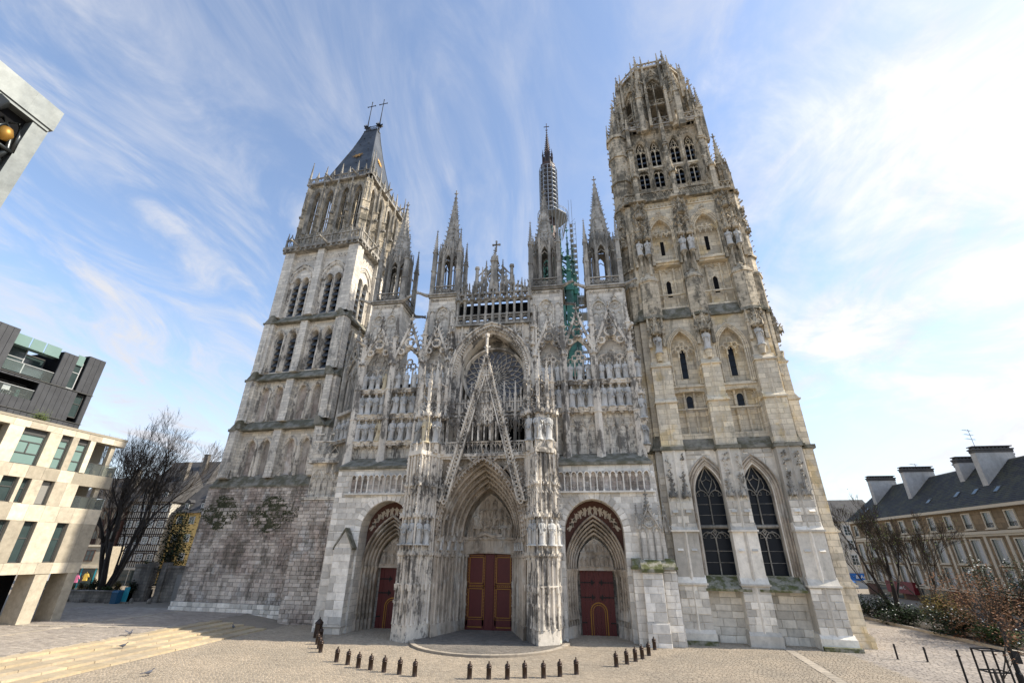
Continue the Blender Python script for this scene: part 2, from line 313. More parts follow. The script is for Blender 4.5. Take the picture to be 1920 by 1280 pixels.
def balus(mb, x0, x1, z0, z1, y, th=.16, pitch=.5, kind='q'):
    mb.box(x0, x1, y-th*.7, y+th*.7, z1-.12, z1); mb.box(x0, x1, y-th*.6, y+th*.6, z0, z0+.12); n = max(1, round((x1-x0)/pitch)); p = (x1-x0)/n; a, b = z0+.12, z1-.12; m = (a+b)/2
    for i in range(n):
        c = x0+p*(i+.5)
        if kind == 'q': mb.rib(circ(c, m, min(p*.46, (b-a)*.46), 8), y, .045, .06, True); mb.rib([(c-p*.25, m), (c+p*.25, m)], y, .035, .05)
        elif kind == 'x': mb.rib([(c-p/2, a), (c+p/2, b)], y, .045, .06); mb.rib([(c-p/2, b), (c+p/2, a)], y+.01, .045, .06)
        elif kind == 'a':
            mb.rib([(c-p/2, a), (c-p/2, b)], y, .05, .07); arch_rib(mb, c, p*.42, m+.05, (b-m)*.7, y, .04, .05, n=3); mb.rib([(c, a), (c-p*.2, a+(b-a)*.2), (c, m), (c+p*.2, a+(b-a)*.2), (c, a)], y, .035, .05)
        elif kind == 'm': mb.plate([(c-p*.32, a), (c+p*.32, a), (c+p*.32, b+.1), (c-p*.32, b+.1)], y-th*.4, y+th*.4)

def link(o, parent=None):
    COL.objects.link(o)
    if parent is not None: o.parent = parent
    return o
def obj(name, mb, mat, parent=None, smooth=False):
    me = bpy.data.meshes.new(name); me.from_pydata(mb.v, [], mb.f); me.materials.append(M[mat] if isinstance(mat, str) else mat)
    if smooth: me.polygons.foreach_set('use_smooth', [True]*len(me.polygons))
    me.update(); return link(bpy.data.objects.new(name, me), parent)
def inst(src, parent=None, loc=(0, 0, 0), rz=0.0, sc=(1, 1, 1)):
    o = src.copy(); link(o, parent); o.location = loc; o.rotation_euler = (0, 0, rz); o.scale = sc; return o
def empty(name, loc=(0, 0, 0), rz=0.0, parent=None):
    o = bpy.data.objects.new(name, None); link(o, parent); o.location = loc; o.rotation_euler = (0, 0, rz); return o
def tag(o, label, cat, group=None, kind=None):
    o['label'] = label; o['category'] = cat
    if group: o['group'] = group
    if kind: o['kind'] = kind
    return o
def struct(o, kind='structure'): o['kind'] = kind; return o

# single facing stones: a shared block mesh, scaled per stone; what is past the limit is joined
BLOCKS = []
for _i in range(6):
    r_ = random.Random(_i); e = .035; me = bpy.data.meshes.new('stone'); j = lambda: r_.uniform(-.02, .02)
    f = [(-.5+e+j(), -.035+r_.uniform(-.012, .008), e*1.6), (.5-e+j(), -.035+r_.uniform(-.012, .008), e*1.6), (.5-e+j(), -.035+r_.uniform(-.012, .008), 1-e*1.6), (-.5+e+j(), -.035+r_.uniform(-.012, .008), 1-e*1.6)]
    b = [(-.5, .03, 0), (.5, .03, 0), (.5, .03, 1), (-.5, .03, 1)]; c = [(-.5, -.012, 0), (.5, -.012, 0), (.5, -.012, 1), (-.5, -.012, 1)]
    me.from_pydata(f+c+b, [], [(0,1,2,3)]+[(4+i, 4+(i+1)%4, (i+1)%4, i) for i in range(4)]+[(8+i, 8+(i+1)%4, 4+(i+1)%4, 4+i) for i in range(4)]); BLOCKS.append(me)
BMAT = {}
def ashlar(parent, x0, x1, z0, z1, y, bw, bh, mat, ok=None, limit=120, seed=1, gap=.022, bulge=1.0, yf=None, jit=.25, nm='stone'):
    r = random.Random(seed); z = z0; cells = []
    while z < z1-.08:
        h = min(bh*r.uniform(1-jit*.6, 1+jit*.6), z1-z); x = x0
        h = z1-z if z1-z-h < .12 else h
        first = True
        while x < x1-.05:
            w = bw*r.uniform(1-jit, 1+jit)*(r.uniform(.4, .9) if first else 1); first = False
            w = x1-x if x1-x-w < bw*.3 else w
            if ok is None or ok(x, x+w, z, z+h): cells.append((x, x+w, z, z+h))
            x += w
        z += h
    key = mat
    if key not in BMAT:
        BMAT[key] = []
        for b in BLOCKS: c = b.copy(); c.materials.append(M[mat]); BMAT[key].append(c)
    order = list(range(len(cells))); r.shuffle(order); single = set(order[:limit]); rest = MB()
    for i, (a, b, c, d) in enumerate(cells):
        yy = (yf(c) if yf else y); me = r.choice(BMAT[key]); w = b-a-gap; h = d-c-gap; s = bulge*r.uniform(.6, 1.5)
        if i in single:
            o = bpy.data.objects.new(nm, me); link(o, parent); o.location = ((a+b)/2, yy, c+gap/2); o.scale = (w, s, h)
        else: rest.add([((a+b)/2+v.co.x*w, yy+v.co.y*s, c+gap/2+v.co.z*h) for v in me.vertices], [tuple(p.vertices) for p in me.polygons])
    if rest.v: o = obj('masonry' if nm == 'stone' else nm+'_field', rest, mat, parent); o['kind'] = 'stuff'

# robed stone figures, a few variants
def statue_mesh(seed, arms=0):
    r = random.Random(seed); vs = []; fs = []; n = 16
    prof = [(0, .195, .15), (.03, .205, .16), (.10, .20, .155), (.25, .19, .15), (.42, .20, .155), (.52, .205, .155), (.60, .19, .14), (.68, .205, .14), (.76, .22, .135), (.80, .21, .125), (.83, .16, .10), (.85, .07, .07), (.868, .055, .058), (.885, .07, .08), (.915, .078, .092), (.945, .076, .09), (.975, .06, .07), (.995, .03, .035)]
    ph = r.uniform(0, 6); lean = r.uniform(-.03, .03); turn = r.uniform(-.5, .5); hy = r.uniform(-.35, .35); kf = r.choice((5, 6, 7))
    for z, rx, ry in prof:
        for i in range(n):
            a = 2*PI*i/n; fo = 0
            if z < .8: fo = (.028*(1-z)+.006)*math.cos(kf*a+ph+2.2*z)+.012*math.cos(3*a-4*z+ph)
            q = 1.0; x = (rx+fo)*math.cos(a); y = (ry+fo*.8)*math.sin(a)
            if z > .86:
                c, s_ = math.cos(hy), math.sin(hy)
                if math.sin(a) < -.9 and .90 < z < .93: y -= .028                    # nose
                if math.sin(a) < -.6 and z < .9: y -= .02; x *= .85                     # beard
                x, y = x*c-y*s_, x*s_+y*c; y -= .012
            vs.append((x+lean*math.sin(PI*z)*2, y, z))
    for j in range(len(prof)-1):
        for i in range(n): fs.append((j*n+i, j*n+(i+1) % n, (j+1)*n+(i+1) % n, (j+1)*n+i))
    fs.append(tuple(reversed(range(n)))); fs.append(tuple(range((len(prof)-1)*n, len(prof)*n)))
    mb = MB(); mb.add(vs, fs)
    for s in (-1, 1):
        up = r.uniform(.5, .7) if r.random() < .8 else .42; hx = s*r.uniform(.02, .14)
        mb.tube([(s*.18, .0, .79), (s*.235, -.03, .70), (s*.225, -.07, .60), (s*.17, -.15, up-.02), (hx, -.20, up+.02)], .062, 6, .035)
        mb.tube([(s*.225, -.06, .60), (s*.2, -.10, .45), (s*.19, -.09, .36)], .035, 5, .012)    # hanging sleeve
    at = r.choice(('book', 'staff', 'none', 'scroll'))
    if at == 'book': mb.box(-.06, .07, -.25, -.19, .52, .68)
    if at == 'staff': mb.tube([(.17, -.2, .02), (.16, -.2, .98)], .016, 5)
    if at == 'scroll': mb.tube([(-.1, -.22, .62), (.03, -.24, .5), (.1, -.2, .34)], .03, 5, .02)
    mb.ngon(0, 0, .30, 8, -.06, .005, .27)
    me = bpy.data.meshes.new('statue'); me.from_pydata(mb.v, [], mb.f); me.polygons.foreach_set('use_smooth', [True]*len(me.polygons)); return me
STAT = {}
for mt in ('statue', 'statue_y'):
    STAT[mt] = []
    for i in range(9): me = statue_mesh(i+3); me.materials.append(M[mt]); STAT[mt].append(me)
_sc = [0]
def statue(x, y, z, h, label, group='stone statues on the cathedral front', rz=0.0, mat='statue', wide=1.0):
    _sc[0] += 1; o = bpy.data.objects.new('statue', STAT[mat][(_sc[0]*5+_sc[0]//4) % 9]); link(o); o.location = (x, y, z+.05*h); o.scale = (h*.68*wide, h*.72, h*.95); o.rotation_euler = (0, 0, rz+rng.uniform(-.15, .15))
    return tag(o, label, 'statue', group)
ORD = ['first', 'second', 'third', 'fourth', 'fifth', 'sixth', 'seventh', 'eighth', 'ninth', 'tenth', 'eleventh', 'twelfth', 'thirteenth', 'fourteenth']
# ---------------------------------------------------------------- the cathedral
CATH = tag(empty('cathedral', (0, 0, 0)), 'huge pale Gothic stone cathedral with two unequal towers filling the picture', 'cathedral')
def louver_mesh(mat, teeth=6):
    vs = []; fs = []; m = teeth*2
    for i in range(m+1): x = -.5+i/m; d = .10 if i % 2 else 0; vs += [(x, -.30, -d), (x, .22, .42), (x, -.30, .06), (x, .22, .47)]
    for i in range(m): o = i*4; q = o+4; fs += [(o, q, q+1, o+1), (o+2, o+3, q+3, q+2), (o, o+2, q+2, q)]
    me = bpy.data.meshes.new('louver'); me.from_pydata(vs, [], fs); me.materials.append(M[mat]); return me
LOUV = louver_mesh('slate'); LOUV2 = louver_mesh('slate', 3)
def louvers(parent, Mx, cx, w, z0, z1, y, n, me=LOUV):
    st = (z1-z0)/n
    for i in range(n):
        o = bpy.data.objects.new('louver', me); link(o, parent); m = Matrix.Translation((cx, y, z0+st*i+.08)) @ Matrix.Diagonal((2*w, 1, st/.55, 1)); o.matrix_local = (Mx @ m) if Mx is not None else m

# ---- the northern bell tower (left)
BT = MB(); BT.box(-4.4, 4.4, 2.1, 10.9, -1, 46); BT.box(-2.2, 2.2, 4.3, 8.7, 46, 60); BELL = obj('bell_tower', BT, 'black', CATH); BELL.location = (-27, 4.5, 0); BELL.rotation_euler = (0, 0, rad(-4.6))
BELL['label'] = 'square bell tower of pale mottled stone with slate roof at left'
CL = Vector((0, 6.5, 0))
def side(C, q): return Matrix.Translation(C) @ Matrix.Rotation(q*PI/2, 4, 'Z') @ Matrix.Translation(-C)
def l_face(q):
    Mx = side(CL, q) if q else None; A = lambda: MB(Mx)
    full = q in (0, 1)
    # stages: (z0, z1, wall y, buttress front y, half width)
    for si, (z0, z1, yw, yb, hw, top) in enumerate(((14.0, 19.6, .75, .05, 6.9, 20.8), (20.7, 26.1, .85, .2, 6.6, 27.3), (27.2, 34.5, .95, .32, 6.3, 35.7), (35.6, 46.6, 1.05, .45, 6.05, None))):
        W = A(); Mo = A(); V = A(); ops = []; bx = hw-1.45
        if si < 2:
            sl, zs, hh = ((14.2, 17.6, 1.0), (20.9, 24.4, 1.05))[si]
            for s in (-1, 1):
                for t in (-1, 1):
                    c = s*2.75+t*1.05; ops.append((c, .62, sl, zs, hh))
                    for k_, (dw, yy) in enumerate(((.05, yw-.02), (.21, yw-.1))): arch_rib(Mo, c, .62+dw, zs, hh+dw, yy, .09, .1, sl)
                    for tt in (-1, 1): Mo.ngon(c+tt*.80, yw-.12, .09, 6, sl, zs-.1); Mo.ngon(c+tt*.80, yw-.12, .1, 6, zs-.2, zs+.02, .17)
                    V.plate(legs(arch(c, .62, zs, hh), sl), yw+.42, yw+.5)
                    if si == 1:                                  # sawtooth voussoirs
                        for i in range(9): a = PI*(i+.5)/9; Mo.box(c-.9*math.cos(a)-.07, c-.9*math.cos(a)+.07, yw-.2, yw, zs+.95*math.sin(a)-.07, zs+.95*math.sin(a)+.1)
        elif si == 2:
            sl, zs, hh = 27.5, 32.4, .85
            for s in (-1, 1):
                for t in (-1, 1):
                    c = s*2.7+t*1.02; ops.append((c, .56, sl, zs, hh))
                    for dw, yy in ((.05, yw-.02), (.2, yw-.12), (.34, yw-.2)): arch_rib(Mo, c, .56+dw, zs, hh+dw, yy, .08, .1, sl)
                    if full: louvers(BELL, Mx, c, .54, sl+.05, zs+.3, yw+.45, 6)
                    V.plate(legs(arch(c, .56, zs, hh), sl), yw+.9, yw+1.0)
        else:
            sl, zs, hh = 35.8, 41.4, .68
            for s in (-1, 1):
                c0 = s*2.62; arch_order(W, c0, 1.75, 41.6, 2.35, .28, yw-.12, yw+.1); arch_rib(Mo, c0, 1.55, 41.6, 2.15, yw+.02, .12, .16, 35.8); arch_rib(Mo, c0, 2.1, 41.6, 2.7, yw-.1, .09, .12)
                for t in (-1, 1):
                    c = c0+t*.72; ops.append((c, .52, sl, zs, hh)); arch_rib(Mo, c, .6, zs, .76, yw-.02, .09, .12)
                    if full: louvers(BELL, Mx, c, .5, sl+.05, zs-.1, yw+.4, 6)
                    V.plate(legs(arch(c, .52, zs, hh), sl), yw+1.0, yw+1.1)
                for i in range(5): Mo.ngon(c0-1.45-i*.13, yw-.02-.03*(i % 2), .055, 5, 35.8, 41.5); Mo.ngon(c0+1.45+i*.13, yw-.02-.03*(i % 2), .055, 5, 35.8, 41.5)
                Mo.box(c0-2.15, c0-1.3, yw-.18, yw+.05, 41.25, 41.6); Mo.box(c0+1.3, c0+2.15, yw-.18, yw+.05, 41.25, 41.6); Mo.ngon(c0, yw-.02, .09, 6, 35.8, 41.2); Mo.ngon(c0, yw-.02, .1, 6, 41.1, 41.45, .22)
                for i in range(9): Mo.box(c0-1.9+i*.45, c0-1.72+i*.45, yw-.06, yw+.02, 45.35, 45.55); Mo.box(c0-1.68+i*.45, c0-1.5+i*.45, yw-.06, yw+.02, 45.05, 45.25)
        wall(W, -bx, bx, z0, z1, yw, ops, .5 if si < 2 else .9)
        for c, w in ((-(hw-.75), .78), (0, .52), (hw-.75, .78)):    # buttresses of the stage
            W.box(c-w, c+w, yb, yw+.3, z0, z1)
            if full and si < 3: W.slope(c-w, c+w, yb-.12, yb+.25, z0-.05, z0+.9, yb+.02)
        obj('stage_wall', W, 'white' if si == 3 else 'greyl', BELL); obj('arch_moulding', Mo, 'carve', BELL)
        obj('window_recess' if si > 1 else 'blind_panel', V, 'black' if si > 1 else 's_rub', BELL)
        Lg = A(); zt = z1+.35
        Lg.box(-hw-.15, hw+.15, yb-.18, yw+.2, z1-.02, z1+.18)
        if top:
            Lg.slope(-hw-.05, hw+.05, yb-.1, yw+.6, z1+.17, top+.05, yw+.1)
        obj('ledge', Lg, 'moss', BELL)
    C = A(); C.box(-6.35, 6.35, -.05, 1.6, 46.85, 47.3); C.box(-6.15, 6.15, .2, 1.5, 46.5, 46.9)
    for i in range(15): C.box(-6.0+i*.85, -5.7+i*.85, -.02, .4, 46.45, 46.86)
    obj('cornice', C, 'dark', BELL)
    if not full: return
    B = A(); balus(B, -6.2, 6.2, 47.3, 48.7, .2, .18, .62, 'a')
    for i in range(9): B.pinn(-6.1+i*1.53, .2, 47.3, 48.6, 49.9, .12, 3)
    for i in range(10): gable(B, -5.5+i*1.22, .5, 48.6, 49.5, .2, .08, .1, 3, False, .12)
    obj('balustrade', B, 'dark', BELL)
    # crown stage
    W = A(); yw = 1.3; ops = [(c, .68, 50.4, 57.4, 1.5) for c in (-3.7, -1.4, 1.4, 3.7)]
    wall(W, -5.4, 5.4, 47.3, 60.2, yw, ops, .9); Mo = A(); T = A()
    for c, w, sl, zs, h in ops:
        for dw, yy in ((.05, yw), (.22, yw-.1), (.4, yw-.16)): arch_rib(Mo, c, w+dw, zs, h+dw, yy, .1, .13, sl)
        T.rib([(c, sl), (c, zs+.4)], yw+.4, .09); T.rib([(c-w, 53.2), (c+w, 53.2)], yw+.38, .12); tracery(T, c, w, zs-.5, zs, h, yw+.4, 2, .07)
        for zz in (53.0-.9,): arch_rib(T, c-w/2, w/2, zz, .6, yw+.4, .05, n=3); arch_rib(T, c+w/2, w/2, zz, .6, yw+.4, .05, n=3)
    for c, r_ in ((-5.3, .55), (-2.55, .36), (0, .5), (2.55, .36), (5.3, .55)):
        W.prism([(c-r_, yw-.1), (c, yw-.75), (c+r_, yw-.1), (c+r_, yw+.3), (c-r_, yw+.3)], 47.3, 59.4)
        for zz in (51.2, 54.8): W.prism([(c-r_-.08, yw-.1), (c, yw-.9), (c+r_+.08, yw-.1)], zz, zz+.18)
        Mo.pinn(c, yw-.45, 54.9, 58.4, 61.2, .2, 5); Mo.canopy(c, yw-.55, 53.2, .3, 1.7, 2)
    obj('crown_wall', W, 'warmup', BELL); obj('arch_moulding', Mo, 'dark', BELL); obj('window_tracery', T, 'dark', BELL)
    G = A(); G.box(-5.9, 5.9, .75, 1.7, 60.2, 60.5); balus(G, -5.8, 5.8, 60.5, 61.6, 1.0, .18, .55, 'a')
    for i in range(9): G.pinn(-5.75+i*1.44, 1.0, 60.5, 61.7, 62.6+(1.2 if i % 2 == 0 else .2)+(1.5 if i in (0, 8) else 0), .16, 5)
    for gx_, gy_, gz_, gl_ in ((-1.2, .9, 60.3, 1.5), (3.4, .9, 60.3, 1.4), (-3.5, 0, 47.0, 1.5), (1.2, 0, 47.0, 1.5)): Q = A(); Q.gargoyle((gx_, gy_, gz_), (-.25, -1, .12), gl_); obj('gargoyle', Q, 'dark', BELL)
    obj('parapet', G, 'dark', BELL)
for q in range(4): l_face(q)
# battered masonry base with single stones
B = MB()
prof = [(-.5, -.75), (.6, -.5), (1.6, -.22), (12.9, .0)]
for (za, ya), (zb, yb) in zip(prof, prof[1:]): B.hull([(-7.5+ya*.9, ya, za), (6.9-ya*.5, ya, za), (6.9, 13.2, za), (-7.5+ya*.9, 13.2, za)], [(-7.5+yb*.9, yb, zb), (6.9-yb*.5, yb, zb), (6.9, 13.2, zb), (-7.5+yb*.9, 13.2, zb)])
obj('base', B, 'rubble', BELL)
def yb(z):
    for (za, ya), (zb_, ybb) in zip(prof, prof[1:]):
        if z <= zb_: return ya+(ybb-ya)*(z+.1-za)/(zb_-za)
    return 0.0
ashlar(BELL, -7.55, 6.9, 1.4, 12.9, 0, .62, .34, 's_rub', None, 300, 11, .03, 1.8, lambda z: yb(z)+.01, .5)
ashlar(BELL, -7.95, 6.9, -.2, 1.4, 0, .7, .36, 's_white', None, 60, 12, .03, 1.8, lambda z: yb(z)-.02, .35)
Lg = MB(); Lg.box(-7.55, 6.95, -.14, .4, 12.88, 13.1); Lg.slope(-7.4, 6.9, -.1, 1.2, 13.1, 14.3, .72); obj('ledge', Lg, 'moss', BELL)
P = MB()
for cx, cz, w, h, sd in ((-4.9, 10.2, 2.7, 1.7, 1), (1.7, 10.0, 3.4, 1.8, 2)):
    rr = random.Random(sd); n = 26; pts = [(cx+w*rr.uniform(.6, 1.05)*math.cos(2*PI*i/n), cz+h*rr.uniform(.6, 1.1)*math.sin(2*PI*i/n)-(.25 if i % 2 else 0)) for i in range(n)]
    for i in range(2400):
        z0_ = rr.uniform(-1, 1); x = cx+w*rr.triangular(-1.2, 1.2, 0)*(.55+.45*math.cos(z0_*2.3)); z = cz+h*z0_*rr.uniform(.7, 1.1); s = rr.uniform(.04, .13); y = yb(z)-.055; d = rr.uniform(.01, .05)
        P.add([(x-s, y, z), (x, y-d, z-s*.7), (x+s, y-d*.5, z+s*.2), (x+.02, y-d*.3, z+s*.8)], [(0, 1, 2), (0, 2, 3)])
obj('wall_moss', P, 'moss2', BELL)['kind'] = 'stuff'
# hipped lead roof with two crosses
R = MB(); ry0, ry1 = 1.9, 11.1; ring = []
for z, hx, f in ((60.6, 4.75, 1.0), (64.0, 3.75, .79), (68.0, 2.9, .58), (72.0, 2.1, .36), (75.5, 1.55, .19), (77.5, 1.3, .11)):
    d = (ry1-ry0)/2*f; ring.append([(-hx, 6.5-d, z), (hx, 6.5-d, z), (hx, 6.5+d, z), (-hx, 6.5+d, z)])
for a, b in zip(ring, ring[1:]): R.hull(a, b)
obj('roof', R, 'lead', BELL)
R = MB()
for a, b in zip(ring, ring[1:]):
    for i in range(4): R.tube([a[i], b[i]], .07, 5)
balus(R, -1.25, 1.25, 77.5, 78.7, 6.1, .06, .5, 'q'); R.box(-1.4, 1.4, 5.9, 7.1, 77.4, 77.6); obj('roof_ridge', R, 'lead', BELL)
for s in (-1.25, 1.25):
    X = MB(); X.ngon(s, 6.5, .22, 6, 77.2, 80.2, .1); X.ngon(s, 6.5, .1, 6, 80, 83.6, .06); X.box(s-.05, s+.05, 6.45, 6.55, 83.4, 86.2); X.box(s-.8, s+.8, 6.45, 6.55, 85.0, 85.1)
    for a in range(8): X.croc((s, 6.5, 79.0), (math.cos(a*PI/4), math.sin(a*PI/4), 0), .75)
    for e in ((-.8, 85.05), (.8, 85.05), (0, 86.2)): X.ngon(s+e[0], 6.5, .1, 5, e[1]-.1, e[1]+.1)
    obj('cross', X, 'iron', BELL)
def star(parent, pt, nrm, up, r):
    X = MB(); n_ = Vector(nrm).normalized(); u_ = (Vector(up)-n_*Vector(up).dot(n_)).normalized(); t_ = u_.cross(n_); p = Vector(pt)+n_*.12; vs = [tuple(p+n_*.08)]; fs = []
    for i in range(16): q = r if i % 2 == 0 else r*.42; a = 2*PI*i/16; vs.append(tuple(p+q*(t_*math.cos(a)+u_*math.sin(a))))
    for i in range(16): fs.append((0, 1+i, 1+(i+1) % 16))
    X.add(vs, fs); return X
def roof_pt(z, x, right=False):
    for a, b in zip(ring, ring[1:]):
        if a[0][2] <= z <= b[0][2]:
            t = (z-a[0][2])/(b[0][2]-a[0][2]); hx = a[1][0]*(1-t)+b[1][0]*t; yy = a[0][1]*(1-t)+b[0][1]*t
            d = (Vector(b[0])-Vector(a[0])); 
            return (x, yy, z) if not right else (hx, 6.5+x, z)
obj('sun_emblem', star(BELL, roof_pt(69, -.1), (0, -1, .45), (0, 0, 1), 1.25), 'gold', BELL)
obj('sun_emblem', star(BELL, roof_pt(69, 0, True), (1, 0, .25), (0, 0, 1), 1.0), 'gold', BELL)
for z, xs in ((64.5, (-2.2, 2.0)), (66.8, (-2.3, .2, 2.2)), (70.8, (-1.3, 1.3)), (73, (-.9, .8)), (75, (-.7, .6))):
    for x in xs: obj('roof_vent', star(BELL, roof_pt(z, x), (0, -1, .45), (0, 0, 1), .26), 'slate', BELL)
# stair block between the bell tower and the front
S = MB(); S.box(-20.6, -14.7, 2.2, 8, -.5, 11.2); obj('stair_block', S, 'rubble', CATH); SB = S = CATH.children[-1]
ashlar(SB, -20.6, -14.7, -.2, 11.2, 2.18, .8, .38, 's_rub', None, 160, 21, .03, 1.5)
X = MB(); X.box(-20.7, -14.8, 2.0, 7, 11.2, 11.5); X.box(-20.2, -14.8, 2.6, 7, 11.5, 15.2)
for i in range(4): tracery(X, -19.5+i*1.3, .6, 11.6, 13.2, 1.1, 2.55, 2, .06); arch_rib(X, -19.5+i*1.3, .62, 13.2, 1.2, 2.6, .1, .12, 11.5)
X.box(-20.6, -14.8, 1.9, 7, 15.0, 15.3); X.box(-20.4, -14.8, 2.1, 7, 15.3, 15.9); balus(X, -20.4, -15.0, 15.9, 17.4, 2.2, .2, 1.1, 'x')
for i in range(4): X.box(-20.3+i*1.75, -20.2+i*1.75, 2.1, 2.3, 17.3, 18.2); X.box(-20.3+i*1.75, -19.2+i*1.75, 2.1, 2.3, 18.1, 18.25)
obj('stair_gallery', X, 'grey', SB)
X = MB(); X.box(-16.2, -15.95, 2.1, 2.3, 8.6, 10.2); X.box(-16.4, -16.15, 2.1, 2.3, 5.2, 6.8); obj('arrow_slit', X, 'black', SB)
# ---- the southern tower (right)
RT = MB(); RT.box(-5.0, 5.0, 2.5, 12.5, -1, 46); RT.box(-2.9, 2.9, 4.6, 10.4, 46, 59.5); RTO = obj('south_tower', RT, 'black', CATH); RTO.location = (22.14, -.85, 0); RTO.rotation_euler = (0, 0, rad(-4.6))
RTO['label'] = 'tall ochre stone tower with open octagonal crown at right'
CR = Vector((0, 7.5, 0)); BU = ((-4.72, 1.0), (0, .92), (4.9, .98))
def r_butt(mb, c, w, yf, yw, z0, z1, cap=True, nose=.16):
    mb.box(c-w, c+w, yf, yw, z0, z1); mb.prism([(c-.16, yf+.01), (c, yf-nose), (c+.16, yf+.01)], z0, z1)
    if cap: mb.slope(c-w-.1, c+w+.1, yf-.2, yw, z1-.02, z1+.12, yf-.2); mb.slope(c-w-.02, c+w+.02, yf-.12, yw, z1+.1, z1+.7, yf+.25)
def r_face(q):
    Mx = side(CR, q) if q else None; A = lambda: MB(Mx); front = q == 0; BW = BU if front else ((-5.0, 1), (0, .9), (5.0, 1))
    # stage 1
    W = A(); yw = 1.15; ops = [(s*1.95+.0, 1.2, 4.75, 11.2, 2.55) for s in (-1, 1)]; ops = [((-2.05 if s < 0 else 1.95), 1.2, 4.75, 11.2, 2.55) for s in (-1, 1)]
    wall(W, -6.3, 6.3, -.5, 15.2, yw, ops, .9); Mo = A(); T = A(); V = A()
    for c, w, sl, zs, h in ops:
        T = A(); V = A()
        for dw, yy, rr in ((.04, yw+.25, .1), (.2, yw+.05, .11), (.4, yw-.02, .12), (.62, yw-.05, .09)): arch_rib(Mo, c, w+dw, zs, h+dw*1.3, yy, rr, .15, sl)
        T.rib([(c-w, 8.55), (c+w, 8.55)], yw+.62, .16, .2); tracery(T, c, w, 8.7, zs-.3, h+.3, yw+.65, 2, .06); tracery(T, c, w, 4.75, 7.4, 1.0, yw+.65, 2, .055)
        V.plate(legs(arch(c, w, zs, h), sl), yw+.8, yw+.85)
        if front:
            for zz in (5.7, 6.6, 9.5, 10.4): T.box(c-w, c+w, yw+.74, yw+.79, zz, zz+.035)
            Lg = A(); Lg.slope(c-w-.45, c+w+.45, -.1, yw+.3, 3.85, 4.8, yw+.1); Lg.box(c-w-.5, c+w+.5, -.16, yw, 3.68, 3.86); obj('mossy_sill', Lg, 'green', RTO)
        obj('window_tracery', T, 'dark', RTO); obj('window_glass', V, 'glass', RTO)
    obj('stage_wall', W, 's_warm' if front else 'warm', RTO); obj('arch_moulding', Mo, 'porch', RTO)
    for c, w in BW:
        K = A()
        K.box(c-w-.25, c+w+.25, -.35, 1.3, -.5, .75); K.slope(c-w-.2, c+w+.2, -.3, 1.3, .75, 1.0, -.1)
        r_butt(K, c, w+.1, -.05, 1.3, .7, 4.1); r_butt(K, c, w+.05, .1, 1.3, 4.0, 8.1, True); r_butt(K, c, w, .22, 1.3, 8.0, 15.0, False)
        if front:
            for t in (-1, 1):
                x = c+t*w*.55
                for j in range(8): K.croc((x, .2, 11.5+j*.4), (t*.6, -1, 0), .2); K.croc((x+t*.12, .2, 11.7+j*.4), (-t*.6, -1, 0), .18)
                Q = A(); Q.canopy(x, .08, 10.9, .34, 1.7, 4); [Q.croc((x+rng.uniform(-.25, .25), .1, rng.uniform(10.8, 14.6)), (rng.uniform(-1, 1), -1, 0), .26) for _ in range(22)]; obj('canopy', Q, 'dark', RTO); K.rib([(x-.3, 10.6), (x, 11.2), (x+.3, 10.6)], .2, .05)
                for zz in (6.6, 9.6): K.slope(x-.22, x+.22, -.06, .3, zz, zz+.28, .2)
        obj('buttress', K, 's_warm' if front else 'warm', RTO)
    if front:
        for c, w in BW: ashlar(RTO, c-w, c+w, 8.2, 10.5, .2, 1.0, .55, 's_warm', None, 20, int(c*10)+5, .02, 1.2); ashlar(RTO, c-w-.1, c+w+.1, .9, 4.0, -.07, 1.0, .55, 's_warm', None, 30, int(c*10)+9, .02, 1.2)
        for a, b in ((-3.6, -.95), (.95, 3.8)): ashlar(RTO, a, b, .0, 3.65, yw-.02, 1.05, .55, 's_warm', None, 40, int(a*10)+77, .02, 1.2)
        ashlar(RTO, -6.2, 6.2, 0, 15.1, yw-.02, .95, .52, 's_warm', lambda x0, x1, z0, z1: (z0 > 3.7 and not any(x1 > o[0]-1.75 and x0 < o[0]+1.75 and z0 < 14.3 for o in ops)) and not any(x1 > c-w+.1 and x0 < c+w-.1 for c, w in BW), 60, 88, .02, 1.2)
        ashlar(RTO, -3.7, 3.8, 14.3, 15.15, yw-.02, 1.0, .42, 's_warm', lambda x0, x1, z0, z1: not (x1 > -.95 and x0 < .95), 20, 89, .02, 1.2)
        g = A()
        for x0, x1 in ((-5.9, -3.5), (3.7, 6.2)): g = A(); g.box(x0, x1, -.75, .2, -.3, .28); obj('plinth_step', g, 'green', RTO)
    Lg = A(); Lg.box(-6.5, 6.5, yw-.25, yw+.5, 15.15, 15.4)
    for c, w in BW: Lg.box(c-w-.15, c+w+.15, -.0, yw, 15.0, 15.35)
    Lg.slope(-6.3, 6.3, yw-.2, yw+.6, 15.4, 16.6, yw+.25); obj('ledge', Lg, 'moss', RTO)
    # stage 2
    W = A(); yw = 1.25; wall(W, -6.2, 6.2, 15.4, 21.4, yw, [(c, 1.42, 16.7, 20.75, .18) for c in (-2.3, 2.35)], .85); wall(W, -6.2, 6.2, 21.4, 29.2, yw, [(c, 1.25, 21.65, 25.3, 2.3) for c in (-2.3, 2.35)], .85); W.box(-4.2, 4.3, yw+.75, yw+.83, 16, 28.5); Mo = A(); V = A(); T = A()
